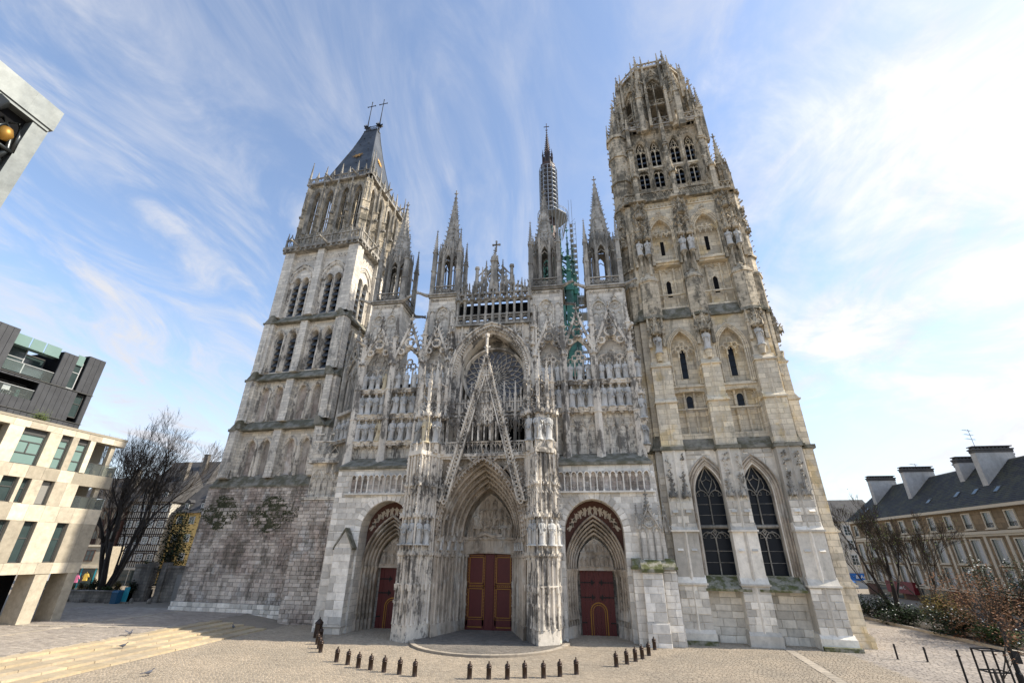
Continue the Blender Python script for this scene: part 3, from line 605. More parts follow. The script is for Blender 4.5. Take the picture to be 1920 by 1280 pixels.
    for c in (-2.3, 2.35):
        for dw, yy in ((0, yw), (.18, yw-.06), (.34, yw-.1)): arch_rib(Mo, c, 1.22+dw, 25.3, 2.3+dw, yy, .09, .12, 21.6)
        tracery(Mo, c, 1.2, 24.6, 25.1, 2.45, yw+.25, 3, .085); V.plate(legs(arch(c, .28, 25.3, .35, 3), 22.5), yw+.69, yw+.75); V.plate(legs(arch(c, .3, 20.3, .35, 3), 19.2), yw+.69, yw+.75)
        arch_rib(Mo, c, .34, 25.3, .4, yw+.73, .08, .1, 22.4); arch_rib(Mo, c, .36, 20.3, .4, yw+.73, .08, .1, 19.1)
        Mo.box(c-1.5, c+1.5, yw-.22, yw+.1, 21.3, 21.5); Mo.box(c-1.4, c+1.4, yw-.12, yw+.1, 19.0, 19.15)
        for x in (-1.35, -.5, .45, 1.35): Mo.ngon(c+x, yw+.55, .11, 6, 16.6, 21.2); Mo.ngon(c+x, yw+.5, .18, 6, 16.5, 17.3, .1)
        for x in (-.92, .9): arch_rib(Mo, c+x, .4, 20.3, .45, yw+.65, .06)
        if front:
            for zz in (23.4, 24.1, 24.8): T.box(c-.28, c+.28, yw+.64, yw+.68, zz, zz+.04)
            T.box(c-.3, c+.3, yw+.64, yw+.68, 19.9, 19.95)
    obj('stage_wall', W, 'warm', RTO); obj('arch_moulding', Mo, 'warm', RTO); obj('window_glass', V, 'glass', RTO)
    if T.v: obj('window_bar', T, 'iron', RTO)
    for c, w in BW:
        K = A()
        r_butt(K, c, w-.02, .3, 1.4, 15.3, 19.6); r_butt(K, c, w-.08, .45, 1.4, 19.5, 23.4); r_butt(K, c, w-.2, .7, 1.4, 23.3, 29.0, False, .1)
        K.ngon(c, .42, .22, 8, 24.0, 24.7, .34); K.ngon(c, .42, .34, 8, 24.7, 24.85); Q = A(); Q.canopy(c, .3, 26.9, .58, 2.6, 5); Q.pinn(c-.72, .5, 25.6, 27.6, 29.6, .15, 6); Q.pinn(c+.72, .5, 25.6, 27.6, 29.6, .15, 6); [Q.croc((c+rng.uniform(-.8, .8), .45, rng.uniform(26.6, 29)), (rng.uniform(-1, 1), -1, 0), .3) for _ in range(18)]; obj('canopy', Q, 'warmup', RTO)
        for t in (-1, 1):
            for j in range(6): K.croc((c+t*.7, .65, 26.4+j*.42), (t*.5, -1, 0), .26)
        obj('buttress', K, 'warm', RTO)
    Lg = A(); Lg.box(-6.4, 6.4, yw-.3, yw+.4, 29.0, 29.25)
    for c, w in BW: Lg.prism([(c-w-.05, yw), (c-w-.05, .55), (c, .15), (c+w+.05, .55), (c+w+.05, yw)], 28.95, 29.25)
    Lg.slope(-6.2, 6.2, yw-.25, yw+.7, 29.25, 30.6, yw+.35); obj('ledge', Lg, 'moss', RTO)
    # stage 3
    W = A(); yw = 1.55; wall(W, -6.0, 6.0, 29.2, 36.5, yw, [(c, 1.6, 30.7, 36.0, .2) for c in (-2.45, 2.5)], .85); wall(W, -6.0, 6.0, 36.5, 45.6, yw, [(c, 1.28, 36.8, 40.6, 2.2) for c in (-2.45, 2.5)], .85); W.box(-4.5, 4.6, yw+.76, yw+.84, 30, 43.5); Mo = A(); V = A()
    for c in (-2.45, 2.5):
        for dw, yy in ((0, yw+.05), (.2, yw-.04), (.4, yw-.1), (.55, yw-.14)): arch_rib(Mo, c, 1.25+dw, 40.6, 2.2+dw, yy, .1, .13, 36.8)
        tracery(Mo, c, 1.2, 40.2, 40.5, 2.2, yw+.3, 4, .08); V.plate([(c-.2, 38.0), (c+.2, 38.0), (c+.2, 39.9), (c-.2, 39.9)], yw+.7, yw+.76); V.plate(legs(arch(c, .24, 34.0, .4, 3), 32.3), yw+.7, yw+.76)
        arch_rib(Mo, c, .31, 34.0, .45, yw+.74, .08, .1, 32.2); Mo.box(c-1.7, c+1.7, yw-.25, yw+.1, 36.4, 36.65); Mo.box(c-1.5, c+1.5, yw-.1, yw+.1, 32.1, 32.25)
        for x in (-1.5, -.75, .72, 1.5): Mo.ngon(c+x, yw+.58, .11, 6, 30.6, 36.0); Mo.ngon(c+x, yw+.52, .19, 6, 30.6, 31.5, .1)
        for x in (-1.1, -.37, .36, 1.1): arch_rib(Mo, c+x, .36, 35.4, .45, yw+.66, .06)
        for i in range(5): Mo.croc((c+(-1.35+.3*i), yw-.1, 41.9+i*.42), (-.3, -1, .2), .28); Mo.croc((c+(1.35-.3*i), yw-.1, 41.9+i*.42), (.3, -1, .2), .28)
        Mo.finial(c, yw-.15, 43.4, .5)
        for i in range(8): Mo.croc((c-1.5+i*.43, yw-.02, 44.7), (rng.uniform(-.5, .5), -1, 0), .32)
        Mo.box(c-1.9, c+1.9, yw-.14, yw+.05, 44.35, 44.5)
    obj('stage_wall', W, 'warm', RTO); obj('arch_moulding', Mo, 'warm', RTO); obj('arrow_slit', V, 'black', RTO)
    for c, w in BW:
        K = A()
        K.prism([(c-w+.05, yw), (c-w+.05, .75), (c, .3), (c+w-.05, .75), (c+w-.05, yw)], 29.2, 33.6); K.prism([(c-w-.05, yw), (c-w-.05, .7), (c, .15), (c+w+.05, .7), (c+w+.05, yw)], 33.6, 33.85); K.prism([(c-w, yw), (c-w, .75), (c, .3), (c+w, .75), (c+w, yw)], 33.85, 35.0, .45, (c, yw))
        K.prism([(c-.6, yw+.1), (c, .95), (c+.6, yw+.1)], 33.8, 45.4); K.box(c-w+.15, c+w-.15, yw-.25, yw+.1, 34, 45.4)
        for t in (-1, 1):
            x = c+t*.45; K.ngon(x, .85, .13, 7, 34.6, 37.0); K.ngon(x, .85, .15, 7, 36.7, 37.25, .3); K.canopy(x, .8, 39.4, .48, 3.4, 6); [K.croc((x+rng.uniform(-.4, .4), .75, rng.uniform(39.6, 44.5)), (rng.uniform(-1, 1), -1, 0), .42) for _ in range(16)]; K.pinn(c+t*(w-.05), 1.25, 36, 41.0, 43.8, .16, 6)
            for j in range(7): K.croc((c+t*.35, .95, 41.4+j*.55), (t*.7, -1, 0), .36); K.croc((c+t*.1, .9, 41.6+j*.55), (-t*.5, -1, 0), .3)
        K.canopy(c, .8, 42.6, .5, 2.6, 4)
        obj('buttress', K, 'warmup', RTO)
    C = A(); C.box(-6.3, 6.3, 1.0, 2.4, 45.3, 45.6)
    for c, w in BW: C.box(c-w, c+w, .65, 2, 45.25, 45.58)
    balus(C, -6.1, 6.1, 45.6, 46.85, 1.25, .16, .52, 'x'); obj('balustrade', C, 'warmup', RTO)
    # belfry
    W = A(); yw = 3.2; lx = (-3.12, -1.25, 1.25, 3.12); ops1 = [(c, .62, 49.2, 51.7, .6) for c in lx]; ops2 = [(c, .62, 52.9, 56.3, 1.15) for c in lx]
    wall(W, -4.35, 4.35, 45.6, 52.5, yw, ops1, .7); wall(W, -4.35, 4.35, 52.5, 60, yw, ops2, .7); Mo = A(); T = A(); V = A()
    for c in lx:
        for dw, yy in ((.04, yw+.02), (.2, yw-.05), (.34, yw-.1)): arch_rib(Mo, c, .62+dw, 56.3, 1.15+dw, yy, .08, .1, 49.1)
        T.rib([(c, 49.2), (c, 52)], yw+.25, .07); T.rib([(c, 52.9), (c, 56)], yw+.25, .07); tracery(T, c, .62, 55.4, 55.6, 1.8, yw+.25, 2, .06); T.box(c-.7, c+.7, yw-.1, yw+.2, 52.45, 52.75)
        for t in (-1, 1): arch_rib(T, c+t*.31, .29, 51.5, .45, yw+.25, .05, n=3); louvers(RTO, Mx, c+t*.31, .28, 49.2, 51.7, yw+.5, 3, LOUV2) if q in (0, 3) else None; louvers(RTO, Mx, c+t*.31, .28, 52.9, 55.6, yw+.5, 3, LOUV2) if q in (0, 3) else None
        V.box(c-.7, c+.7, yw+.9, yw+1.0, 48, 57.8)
    for c, w in ((-4.55, .55), (0, .45), (4.55, .55)):
        W.prism([(c-w, yw+.1), (c-w*.5, yw-.9), (c+w*.5, yw-.9), (c+w, yw+.1)], 45.6, 55.5); W.prism([(c-w-.1, yw+.1), (c-w*.5-.1, yw-1.05), (c+w*.5+.1, yw-1.05), (c+w+.1, yw+.1)], 55.5, 55.7); W.prism([(c-w*.8, yw+.1), (c-w*.4, yw-.6), (c+w*.4, yw-.6), (c+w*.8, yw+.1)], 55.7, 59.8)
        Mo.ngon(c, yw-1.9, .42, 4, 45.6, 49.6, .36); Mo.canopy(c, yw-1.9, 49.4, .5, 3.2, 5); Mo.pinn(c, yw-.7, 56, 59.4, 62.2, .24, 6); W.slope(c-.25, c+.25, yw-1.9, yw, 48.4, 51.5, yw-.8)
        for j in range(5): Mo.croc((c+.3, yw-.9, 47+j*1.6), (1, -.6, 0), .3); Mo.croc((c-.3, yw-.9, 47.6+j*1.6), (-1, -.6, 0), .3)
    for x in (-2.19, 2.19): W.prism([(x-.22, yw+.05), (x, yw-.35), (x+.22, yw+.05)], 45.6, 53.4); W.prism([(x-.32, yw+.05), (x, yw-.5), (x+.32, yw+.05)], 53.2, 53.4); Mo.pinn(x, yw-.15, 53.3, 56.2, 58.4, .13, 4)
    obj('belfry_wall', W, 'warmup', RTO); obj('arch_moulding', Mo, 'warmup', RTO); obj('window_tracery', T, 'warm', RTO); obj('window_recess', V, 'black', RTO)
    C = A(); C.box(-5.1, 5.1, yw-.5, yw+1, 59.3, 59.7); C.box(-5.2, 5.2, yw-.7, yw+1, 59.65, 59.85); balus(C, -5.0, 5.0, 59.85, 61.1, yw-.5, .16, .62, 'x')
    for i in range(14): C.croc((-4.6+i*.7, yw-.5, 58.9), (rng.uniform(-.4, .4), -1, 0), .3)
    obj('parapet', C, 'dark', RTO)
for q in range(4): r_face(q)
# corner stair turret and pinnacles
X = MB()
X.ngon(-6.1, 3.2, 1.5, 8, -.5, 58.2, 1.25)
for zz in (12, 15.2, 22, 29, 36, 41, 45.4, 50, 54.5): X.ngon(-6.1, 3.2, 1.55-(.25*zz/58)+.14, 8, zz, zz+.25)
for i in range(8):
    a = PI/8+i*PI/4
    for j in range(26): X.croc((-6.1+1.32*math.cos(a), 3.2+1.32*math.sin(a), 32+j), (math.cos(a), math.sin(a), 0), .24)
X.ngon(-6.1, 3.2, 1.5, 8, 58.0, 58.5); X.spire(-6.1, 3.2, 58.5, 65.2, 1.15, 8, 11, .36)
for i in range(8): a = PI/8+i*PI/4; X.pinn(-6.1+1.25*math.cos(a), 3.2+1.25*math.sin(a), 58, 59.6, 61.4, .12, 4)
obj('stair_turret', X, 'warmup', RTO)
for cx, cy, zt in ((6.0, 2.6, 55.5), (6.0, 12.4, 60)):
    X = MB(); X.ngon(cx, cy, 1.19, 8, -.5, 15.2, 1.12); obj('corner_turret_base', X, 's_warm', RTO); X = MB(); X.ngon(cx, cy, 1.12, 8, 15, 46, 1.0)
    for zz in (15.2, 22, 29, 36, 41, 45.4): X.ngon(cx, cy, 1.25, 8, zz, zz+.25)
    X.pinn(cx, cy, 45.5, zt-5, zt, .5, 8)
    for i in range(4): a = i*PI/2; X.pinn(cx+.75*math.cos(a), cy+.75*math.sin(a), 45.5, zt-6.5, zt-4, .17, 5)
    for j in range(40): X.croc((cx+1.05, cy-.4, 16+j*.72), (1, -.3, 0), .22)
    X.slope(3.8, 6.0, 3.2, 4.2, 46, 54, 3.3, 3.6, 4.2) if cy < 5 else None
    obj('corner_turret', X, 'warmup', RTO)
# octagonal open lantern
OC = (0.35, 7.7); OR = 4.95
for i in range(8):
    X = MB(Matrix.Translation((OC[0], OC[1], 0)) @ Matrix.Rotation(i*PI/4, 4, 'Z')); ap = OR*math.cos(PI/8); hwid = OR*math.sin(PI/8)
    wall(X, -hwid, hwid, 59.7, 73.0, -ap, [(0, 1.3, 61.0, 68.4, 2.2)], .5)
    for dw in (.05, .25): arch_rib(X, 0, 1.3+dw, 68.4, 2.2+dw, -ap-.02, .11, .14, 60)
    X.rib([(0, 60.4), (0, 69.4)], -ap+.25, .12, .2); X.box(-1.15, 1.15, -ap+.1, -ap+.35, 65.2, 65.5); balus(X, -1.1, 1.1, 65.4, 66.3, -ap+.2, .1, .5, 'x'); tracery(X, 0, 1.28, 68.0, 68.4, 2.1, -ap+.25, 2, .08)
    gable(X, 0, 1.7, 69.6, 72.8, -ap-.12, .16, .2, 5, True, .26)
    X.box(-hwid-.15, hwid+.15, -ap-.35, -ap+.5, 73.0, 73.25); balus(X, -hwid, hwid, 73.25, 74.2, -ap-.15, .14, .5, 'a'); X.finial(0, -ap-.15, 74.1, .5)
    obj('lantern_bay', X, 'warmup', RTO)
for i in range(8):
    a = PI/8+i*PI/4; c, s = math.cos(a), math.sin(a); X = MB(); x, y = OC[0]+5.2*c, OC[1]+5.2*s
    X.ngon(x, y, .62, 6, 59.7, 69.6, .5); X.ngon(x, y, .7, 6, 64.2, 64.45); X.ngon(x, y, .68, 6, 69.4, 69.7); X.pinn(x, y, 69.6, 72.6, 75.9, .3, 7); X.canopy(x, y, 66.2, .62, 2.2, 3)
    x2, y2 = OC[0]+(6.5)*c, OC[1]+(6.5)*s; X.pinn(x2, y2, 58.5, 65.0, 69.4, .36, 9); X.pinn(OC[0]+5.9*c, OC[1]+5.9*s, 62, 67.5, 72.2, .28, 8)
    for e in (-.16, .16): X.pinn(OC[0]+5.6*math.cos(a+e), OC[1]+5.6*math.sin(a+e), 60, 66.5, 70.0, .2, 7); X.pinn(OC[0]+5.05*math.cos(a+e), OC[1]+5.05*math.sin(a+e), 68, 73.4, 75.6, .16, 6)
    for j in range(26): X.croc((OC[0]+(5.75+rng.uniform(-.3, .3))*math.cos(a+rng.uniform(-.12, .12)), OC[1]+(5.75+rng.uniform(-.3, .3))*math.sin(a+rng.uniform(-.12, .12)), rng.uniform(60, 72)), (c, s, 0), .4)
    X.tube([(x2, y2, 64.0), (x+c*.7, y+s*.7, 66.6), (x, y, 68.4)], .24, 5); X.tube([(x2, y2, 61.0), (x+c*.7, y+s*.7, 62.6), (x, y, 63.5)], .2, 5)
    for j in range(6): X.croc((x+c*.5, y+s*.5, 60.5+j*1.5), (c, s, 0), .34)
    obj('lantern_pier', X, 'warmup', RTO)
    X = MB(); X.finial(OC[0]+5.0*c, OC[1]+5.0*s, 74.2, .85); obj('finial', X, 'dark', RTO)
X = MB(); X.ngon(OC[0], OC[1], 4.5, 8, 72.4, 72.9); obj('lantern_vault', X, 'dark', RTO)
for _o in RTO.children:
    if _o.name.startswith(('lantern', 'finial')): _o.location = (-.35, 0, -.8)
# statues on the south tower (placed in the tower's own axes)
MR = Matrix.Translation((22.14, -.85, 0)) @ Matrix.Rotation(rad(-4.6), 4, 'Z')
for nm, (c, w) in zip(('left', 'middle', 'right'), BU):
    p = MR @ Vector((c, .38, 24.85)); statue(p.x, p.y, p.z, 2.2, 'pale statue under canopy on %s buttress of right tower, halfway up' % nm, 'statues on the right tower')
    for t, sd in ((-1, 'left'), (1, 'right')):
        p = MR @ Vector((c+t*.45, .8, 37.25)); statue(p.x, p.y, p.z, 2.1, 'small %s statue of the high pair on %s buttress of right tower' % (sd, nm), 'statues on the right tower')
# ---- the west front between the towers
def add_fig(mb, x, y, z, h, k=0, rz=0.0, sx=1.0):
    me = STAT['statue'][k % 9]; c, s = math.cos(rz), math.sin(rz); n = len(mb.v)
    mb.add([(x+(v.co.x*c-v.co.y*s)*h*sx, y+(v.co.x*s+v.co.y*c)*h, z+v.co.z*h) for v in me.vertices], [tuple(p.vertices) for p in me.polygons])
W = MB()
W.box(-15.2, -4.4, .9, 3.5, 9.8, 22.6); W.box(4.4, 15.0, .9, 3.5, 9.8, 22.6); W.box(-15.2, -4.4, 2.2, 3.5, -.5, 9.8); W.box(4.4, 15.0, 2.2, 3.5, -.5, 9.8); W.box(-4.6, 4.6, 2.6, 3.6, 6, 30)
FRONT = obj('west_front', W, 'grey', CATH); FRONT['label'] = 'pale mottled facade between the towers with rows of statues, gables and rose window'
X = MB(); X.box(-4.4, 4.4, 3.6, 60, 0, 27); X.hull([(-4.6, 3.2, 27), (4.6, 3.2, 27), (4.6, 60, 27), (-4.6, 60, 27)], [(-.05, 3.2, 33.6), (.05, 3.2, 33.6), (.05, 60, 33.6), (-.05, 60, 33.6)]); X.box(-15, 15, 4.2, 60, 0, 17); obj('nave', X, 'dark', CATH)
BAYS = [(-13.05, 1.55, 4, 'l', 0), (-9.45, 1.45, 3, 'l', 1), (-6.3, 1.3, 3, 'l', 2), (6.25, 1.3, 3, 'r', 2), (9.3, 1.4, 3, 'r', 1), (12.75, 1.65, 4, 'r', 0)]
PIERS = [-14.75, -11.2, -7.72, -4.75, 4.75, 7.72, 10.9, 14.65]
cnt = {}
def label_stat(sd, row):
    i = cnt.get((sd, row), 0); cnt[(sd, row)] = i+1
    return '%s statue from the left in the %s row of the %s wing' % (ORD[i], row, 'left' if sd == 'l' else 'right')
for cx, w, n, sd, kind in BAYS:
    yw = .35; A = MB(); zA = 27.2; zs = 24.75; h = zA-zs
    A.add([(cx-w-.4, yw, 14.4), (cx+w+.4, yw, 14.4), (cx+w+.4, yw, 23.0), (cx-w-.4, yw, 23.0)], [(0, 1, 2, 3)])
    A.box(cx-w-.4, cx+w+.4, yw, 1.0, 22.6, 23.0)
    if kind != 1: A.box(cx-w-.4, cx+w+.4, .85, 1.0, 22.9, 28.4)
    for s in (-1, 1): A.box(cx+s*(w+.1)-.15, cx+s*(w+.1)+.15, yw, 1.0, 22.9, 26)
    obj('bay_wall', A, 'grey', FRONT)
    Mo = MB()
    for dw, yy, rr in ((-.12, yw-.05, .08), (.02, yw-.2, .12), (.2, yw-.32, .1)): arch_rib(Mo, cx, w+dw, zs, h+dw, yy, rr, .16, 22.4)
    tracery(Mo, cx, w-.1, 22.4, zs-.35, h+.25, yw+.05, n, .095, kind == 0 and sd == 'l')
    obj('window_tracery', Mo, 'carve', FRONT)
    G = MB(); gable(G, cx, w+.3, 25.7, (30.5 if kind != 2 else 29.9), -.25, .26, .34, 9, True, .3); obj('gable', G, 'carve', FRONT)
    lw = 2*w/n; lw2 = 2*w/n; R = MB(); rows = (('lower', 16.65, 2.25), ('middle', 19.5, 2.3), ('upper', 22.35, 1.9)) if sd == 'l' else (('middle', 19.45, 2.35), ('upper', 22.35, 1.9))
    for rn, zb, hh in rows:
        R.box(cx-w-.1, cx+w+.1, -.28, yw+.05, zb-.2, zb-.02); R.box(cx-w-.05, cx+w+.05, -.15, yw, zb-.42, zb-.2)
        for i in range(n):
            x = cx-w+lw*(i+.5); nn = 2 if kind == 2 and rn != 'upper' else n
            R.ngon(x, -.02, .16, 6, zb-.62, zb-.2, .34)
            if rn != 'upper': R.canopy(x, .02, zb+hh+.06, .3, .62, 1)
            for k_ in range(2): R.croc((x+(k_-.5)*.3, -.2, zb-.5), (0, -1, -.2), .22)
        for i in range(n+1): R.ngon(cx-w+lw*i, yw-.08, .06, 5, zb, zb+hh+.5)
    if sd == 'r':
        for i in range(n):
            x = cx-w+lw*(i+.5); arch_rib(R, x, lw*.42, 17.2, .65, yw-.02, .06, .09, 14.9); gable(R, x, lw*.46, 17.4, 18.75, yw-.1, .08, .1, 4, False, .13)
        for i in range(n+1): R.ngon(cx-w+lw*i, yw-.06, .07, 5, 14.9, 17.5)
    else:
        for i in range(n):
            x = cx-w+lw*(i+.5); arch_rib(R, x, lw*.4, 15.7, .4, yw-.02, .05, .08, 14.9)
    obj('statue_row_ledge', R, 'carve', FRONT)
    for rn, zb, hh in rows:
        for i in range(n):
            if kind == 2 and i == (n-1 if sd == 'l' else 0) and rn != 'upper': continue
            x = cx-w+lw*(i+.5); yl = 'statue_y' if (sd == 'l' and rn == 'lower' and kind == 0 and i == 3) or (sd == 'l' and rn == 'upper' and kind == 0 and i == 3) else 'statue'
            statue(x, .0, zb, hh, label_stat(sd, rn)+(', yellowish' if yl == 'statue_y' else ''), 'statues in the rows of the wings', 0.0, yl)
for i, x in enumerate(PIERS):
    P = MB(); inner = abs(x) < 5
    P.prism([(x-.36, .5), (x-.36, -.3), (x, -.62), (x+.36, -.3), (x+.36, .5)], 14.2, 25.2); P.prism([(x-.45, .5), (x-.45, -.4), (x, -.75), (x+.45, -.4), (x+.45, .5)], 14.2, 15.6, .85, (x, .3))
    for zz in (18.9, 22.2): P.prism([(x-.42, .5), (x-.42, -.36), (x, -.7), (x+.42, -.36), (x+.42, .5)], zz, zz+.14)
    P.canopy(x, -.3, 25.1, .42, 2.0, 3); P.pinn(x, -.15, 25.2, 28.6, 31.4, .24, 7)
    for t in (-1, 1):
        for j in range(6): P.croc((x+t*.25, -.3, 25.4+j*.6), (t, -.6, 0), .3)
    if abs(x) > 14: P.gargoyle((x, -.5, 27.6), (.3 if x > 0 else -.4, -1, .05), 1.1)
    obj('pier', P, 'carve', FRONT)
for j, (z, h) in enumerate(((22.6, 1.9), (18.4, 2.4), (15.9, 2.2))):
    statue(15.15, -.25, z-.3, h, '%s statue on the outer corner pier beside the right tower' % ('top', 'middle', 'lowest')[j], 'statues on the corner pier', .5)
    K = MB(); K.ngon(15.15, -.2, .16, 6, z-1.0, z-.4, .36); K.canopy(15.15, -.2, z+h-.25, .36, .9, 2); obj('corbel', K, 'carve', FRONT)
# oblique return bay next to the bell tower
A = MB(); A.add([(-18.4, 3.0, 14), (-15.0, .6, 14), (-15.0, .6, 28.4), (-18.4, 3.0, 28.4)], [(0, 1, 2, 3)]); obj('return_wall', A, 'dark', FRONT)
MQ = Matrix.Translation((-16.7, 1.75, 0)) @ Matrix.Rotation(math.atan2(-2.4, 3.4), 4, 'Z'); A = MB(MQ)
tracery(A, 0, 1.5, 20.6, 24.4, 2.3, -.1, 4, .08); arch_rib(A, 0, 1.6, 24.4, 2.5, -.15, .16, .2, 20.4); gable(A, 0, 1.8, 25.6, 30.2, -.25, .24, .3, 7, True, .28); A.box(-1.8, 1.8, -.5, .1, 20.1, 20.45); A.box(-1.8, 1.8, -.45, .1, 16.9, 17.2)
for x in (-1.8, 1.8): A.pinn(x, -.2, 14, 28, 31, .24, 6)
obj('return_bay', A, 'dark', FRONT)
for i in range(3):
    p = MQ @ Vector((-1.1+i*1.1, -.25, 17.2)); statue(p.x, p.y, p.z, 2.3, '%s statue on the narrow oblique bay touching the left tower' % ORD[i], 'statues on the oblique bay', -.6)
# mossy roof slope above the side portals, portal walls with stones
for sx, x0, x1 in ((-1, -14.75, -6.6), (1, 6.6, 15.2)):
    R = MB(); R.slope(x0, x1, -1.75, .45, 13.85, 15.0, .3, x0+(.6 if sx < 0 else 0), x1-(.6 if sx > 0 else 0)); R.box(x0-.05, x1+.05, -1.8, .4, 13.62, 13.86); obj('roof_slope', R, 'moss', FRONT)
# central rose bay
C = MB()
for k_, (dw, y0, y1) in enumerate(((0, .2, 2.4), (.32, -.2, .4), (.64, -.5, .1))): arch_order(C, 0, 3.5+dw, 23.7, 4.75+dw, .34, y0, y1, 14.6, 12)
a = arch(0, 4.0, 23.7, 5.25, 22)
for i, (x, z) in enumerate(legs(a, 22)): C.croc((x, -.5, z), (-x*.25, -1, -.2), .34); C.croc((x*.94, -.35, z*.985), (x*.2, -1, 0), .28)
arch_rib(C, 0, 4.5, 23.7, 5.75, -.5, .14, .2, 20)
for s in (-1, 1):
    C.box(s*4.45-.35, s*4.45+.35, -.25, 2, 14.6, 29.6)
    for j in range(7): C.canopy(s*4.5, -.4, 16+j*2.1, .26, 1.3, 2); C.ngon(s*4.5+.25, -.4, .07, 5, 14.6, 29.5); C.ngon(s*4.5-.25, -.4, .07, 5, 14.6, 29.5)
for x in [-4.3+i*.86 for i in range(11)]:
    zz = 24+5.6*(1-(abs(x)/4.7)**2)+.2
    if zz < 29.0: C.rib([(x, zz), (x, 29.3)], -.15, .1); foil(C, x+.43 if x < 0 else x-.43, (zz+29.6)/2, .32, -.12, .06)
C.add([(-4.6, -.05, 24), (-4.4, -.05, 24), (-3.6, -.05, 27.6), (0, -.05, 29.9), (3.6, -.05, 27.6), (4.4, -.05, 24), (4.6, -.05, 24), (4.6, -.05, 30), (-4.6, -.05, 30)], [(0, 1, 2, 8), (2, 3, 8), (3, 7, 8), (3, 4, 7), (4, 5, 6, 7)])
obj('rose_arch', C, 'carve', FRONT)
X = MB(); X.plate(circ(0, 23.8, 3.5, 32), 1.98, 2.05); obj('rose_glass', X, 'roseg', FRONT)
T = MB(); T.rib(circ(0, 23.8, 3.42, 40), 1.9, .22, .4, True); T.rib(circ(0, 23.8, .55, 14), 1.9, .09, None, True)
for i in range(24):
    a = 2*PI*i/24; c, s = math.cos(a), math.sin(a)
    def pol(r, da): return (r*math.cos(a+da), 23.8+r*math.sin(a+da))
    for sg in (-1, 1):
        T.rib([pol(.55, 0), pol(.95, sg*.13), pol(1.5, sg*.02), pol(2.05, sg*.13), pol(2.6, 0), pol(3.0, sg*.1), pol(3.35, sg*.13)], 1.92, .045, .08)
    if i % 2 == 0: T.rib([pol(.1, 0), pol(.55, 0)], 1.92, .05)
obj('rose_tracery', T, 'carve', FRONT)
# arcaded gallery and openwork crest above the rose
G = MB(); G.box(-4.5, 4.5, -.45, 2, 29.3, 29.55); G.box(-4.5, 4.5, -.3, .6, 30.55, 30.75)
for i in range(11):
    x = -4.1+i*.82; G.box(x-.11, x+.11, -.3, .2, 30.7, 32.6); G.ngon(x, -.3, .15, 6, 29.5, 30.8); G.canopy(x, -.25, 32.6, .3, 2.0, 3)
    if i < 10:
        arch_rib(G, x+.41, .32, 32.2, .4, -.1, .08, .12); foil(G, x+.41, 30.05, .34, -.2, .06); G.canopy(x+.41, -.2, 33.3, .26, 1.6, 3); foil(G, x+.41, 33.0, .3, .1, .06)
G.box(-4.5, 4.5, -.25, .3, 32.5, 32.75)
for i in range(10): G.pinn(-4.3+i*.95, .1, 32.7, 34.2+(1.2 if i in (3, 6) else 0)+.4*(i % 2), 35.4+(1.4 if i in (3, 6) else 0)+.5*(i % 2), .13, 4)
gable(G, 0, 2.4, 34.2, 37.8, .15, .2, .3, 7, True, .36); G.pinn(0, .1, 34, 38.0, 39.6, .38, 5); G.pinn(-1.0, .1, 34, 36.4, 38.2, .16, 5); G.pinn(1.0, .1, 34, 36.4, 38.2, .16, 5)
for s in (-1, 1): G.ngon(s*2.1, .1, .24, 5, 34, 37.2, .2); G.ngon(s*2.1, .1, .3, 5, 37.1, 37.4); G.tube([(s*2.1, .1, 36.0), (s*1.5, .1, 36.6), (s*.9, .1, 37.4)], .12, 5)
for i in range(60): G.croc((rng.uniform(-4.4, 4.4), -.2, rng.uniform(32.8, 34.8)), (rng.uniform(-1, 1), -1, .2), .32)
obj('gallery', G, 'dark', FRONT)
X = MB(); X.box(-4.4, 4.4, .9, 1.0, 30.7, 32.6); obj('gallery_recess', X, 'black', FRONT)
X = MB(); X.ngon(.15, .1, .1, 6, 39.5, 40.3); X.box(.07, .23, .02, .18, 39.6, 41.0); X.box(-.25, .55, .02, .18, 40.45, 40.6)
for e in ((-.25, 40.52), (.55, 40.52), (.15, 41.0)): X.box(e[0]-.1, e[0]+.1, 0, .2, e[1]-.1, e[1]+.1)
obj('cross', X, 'dark', FRONT)
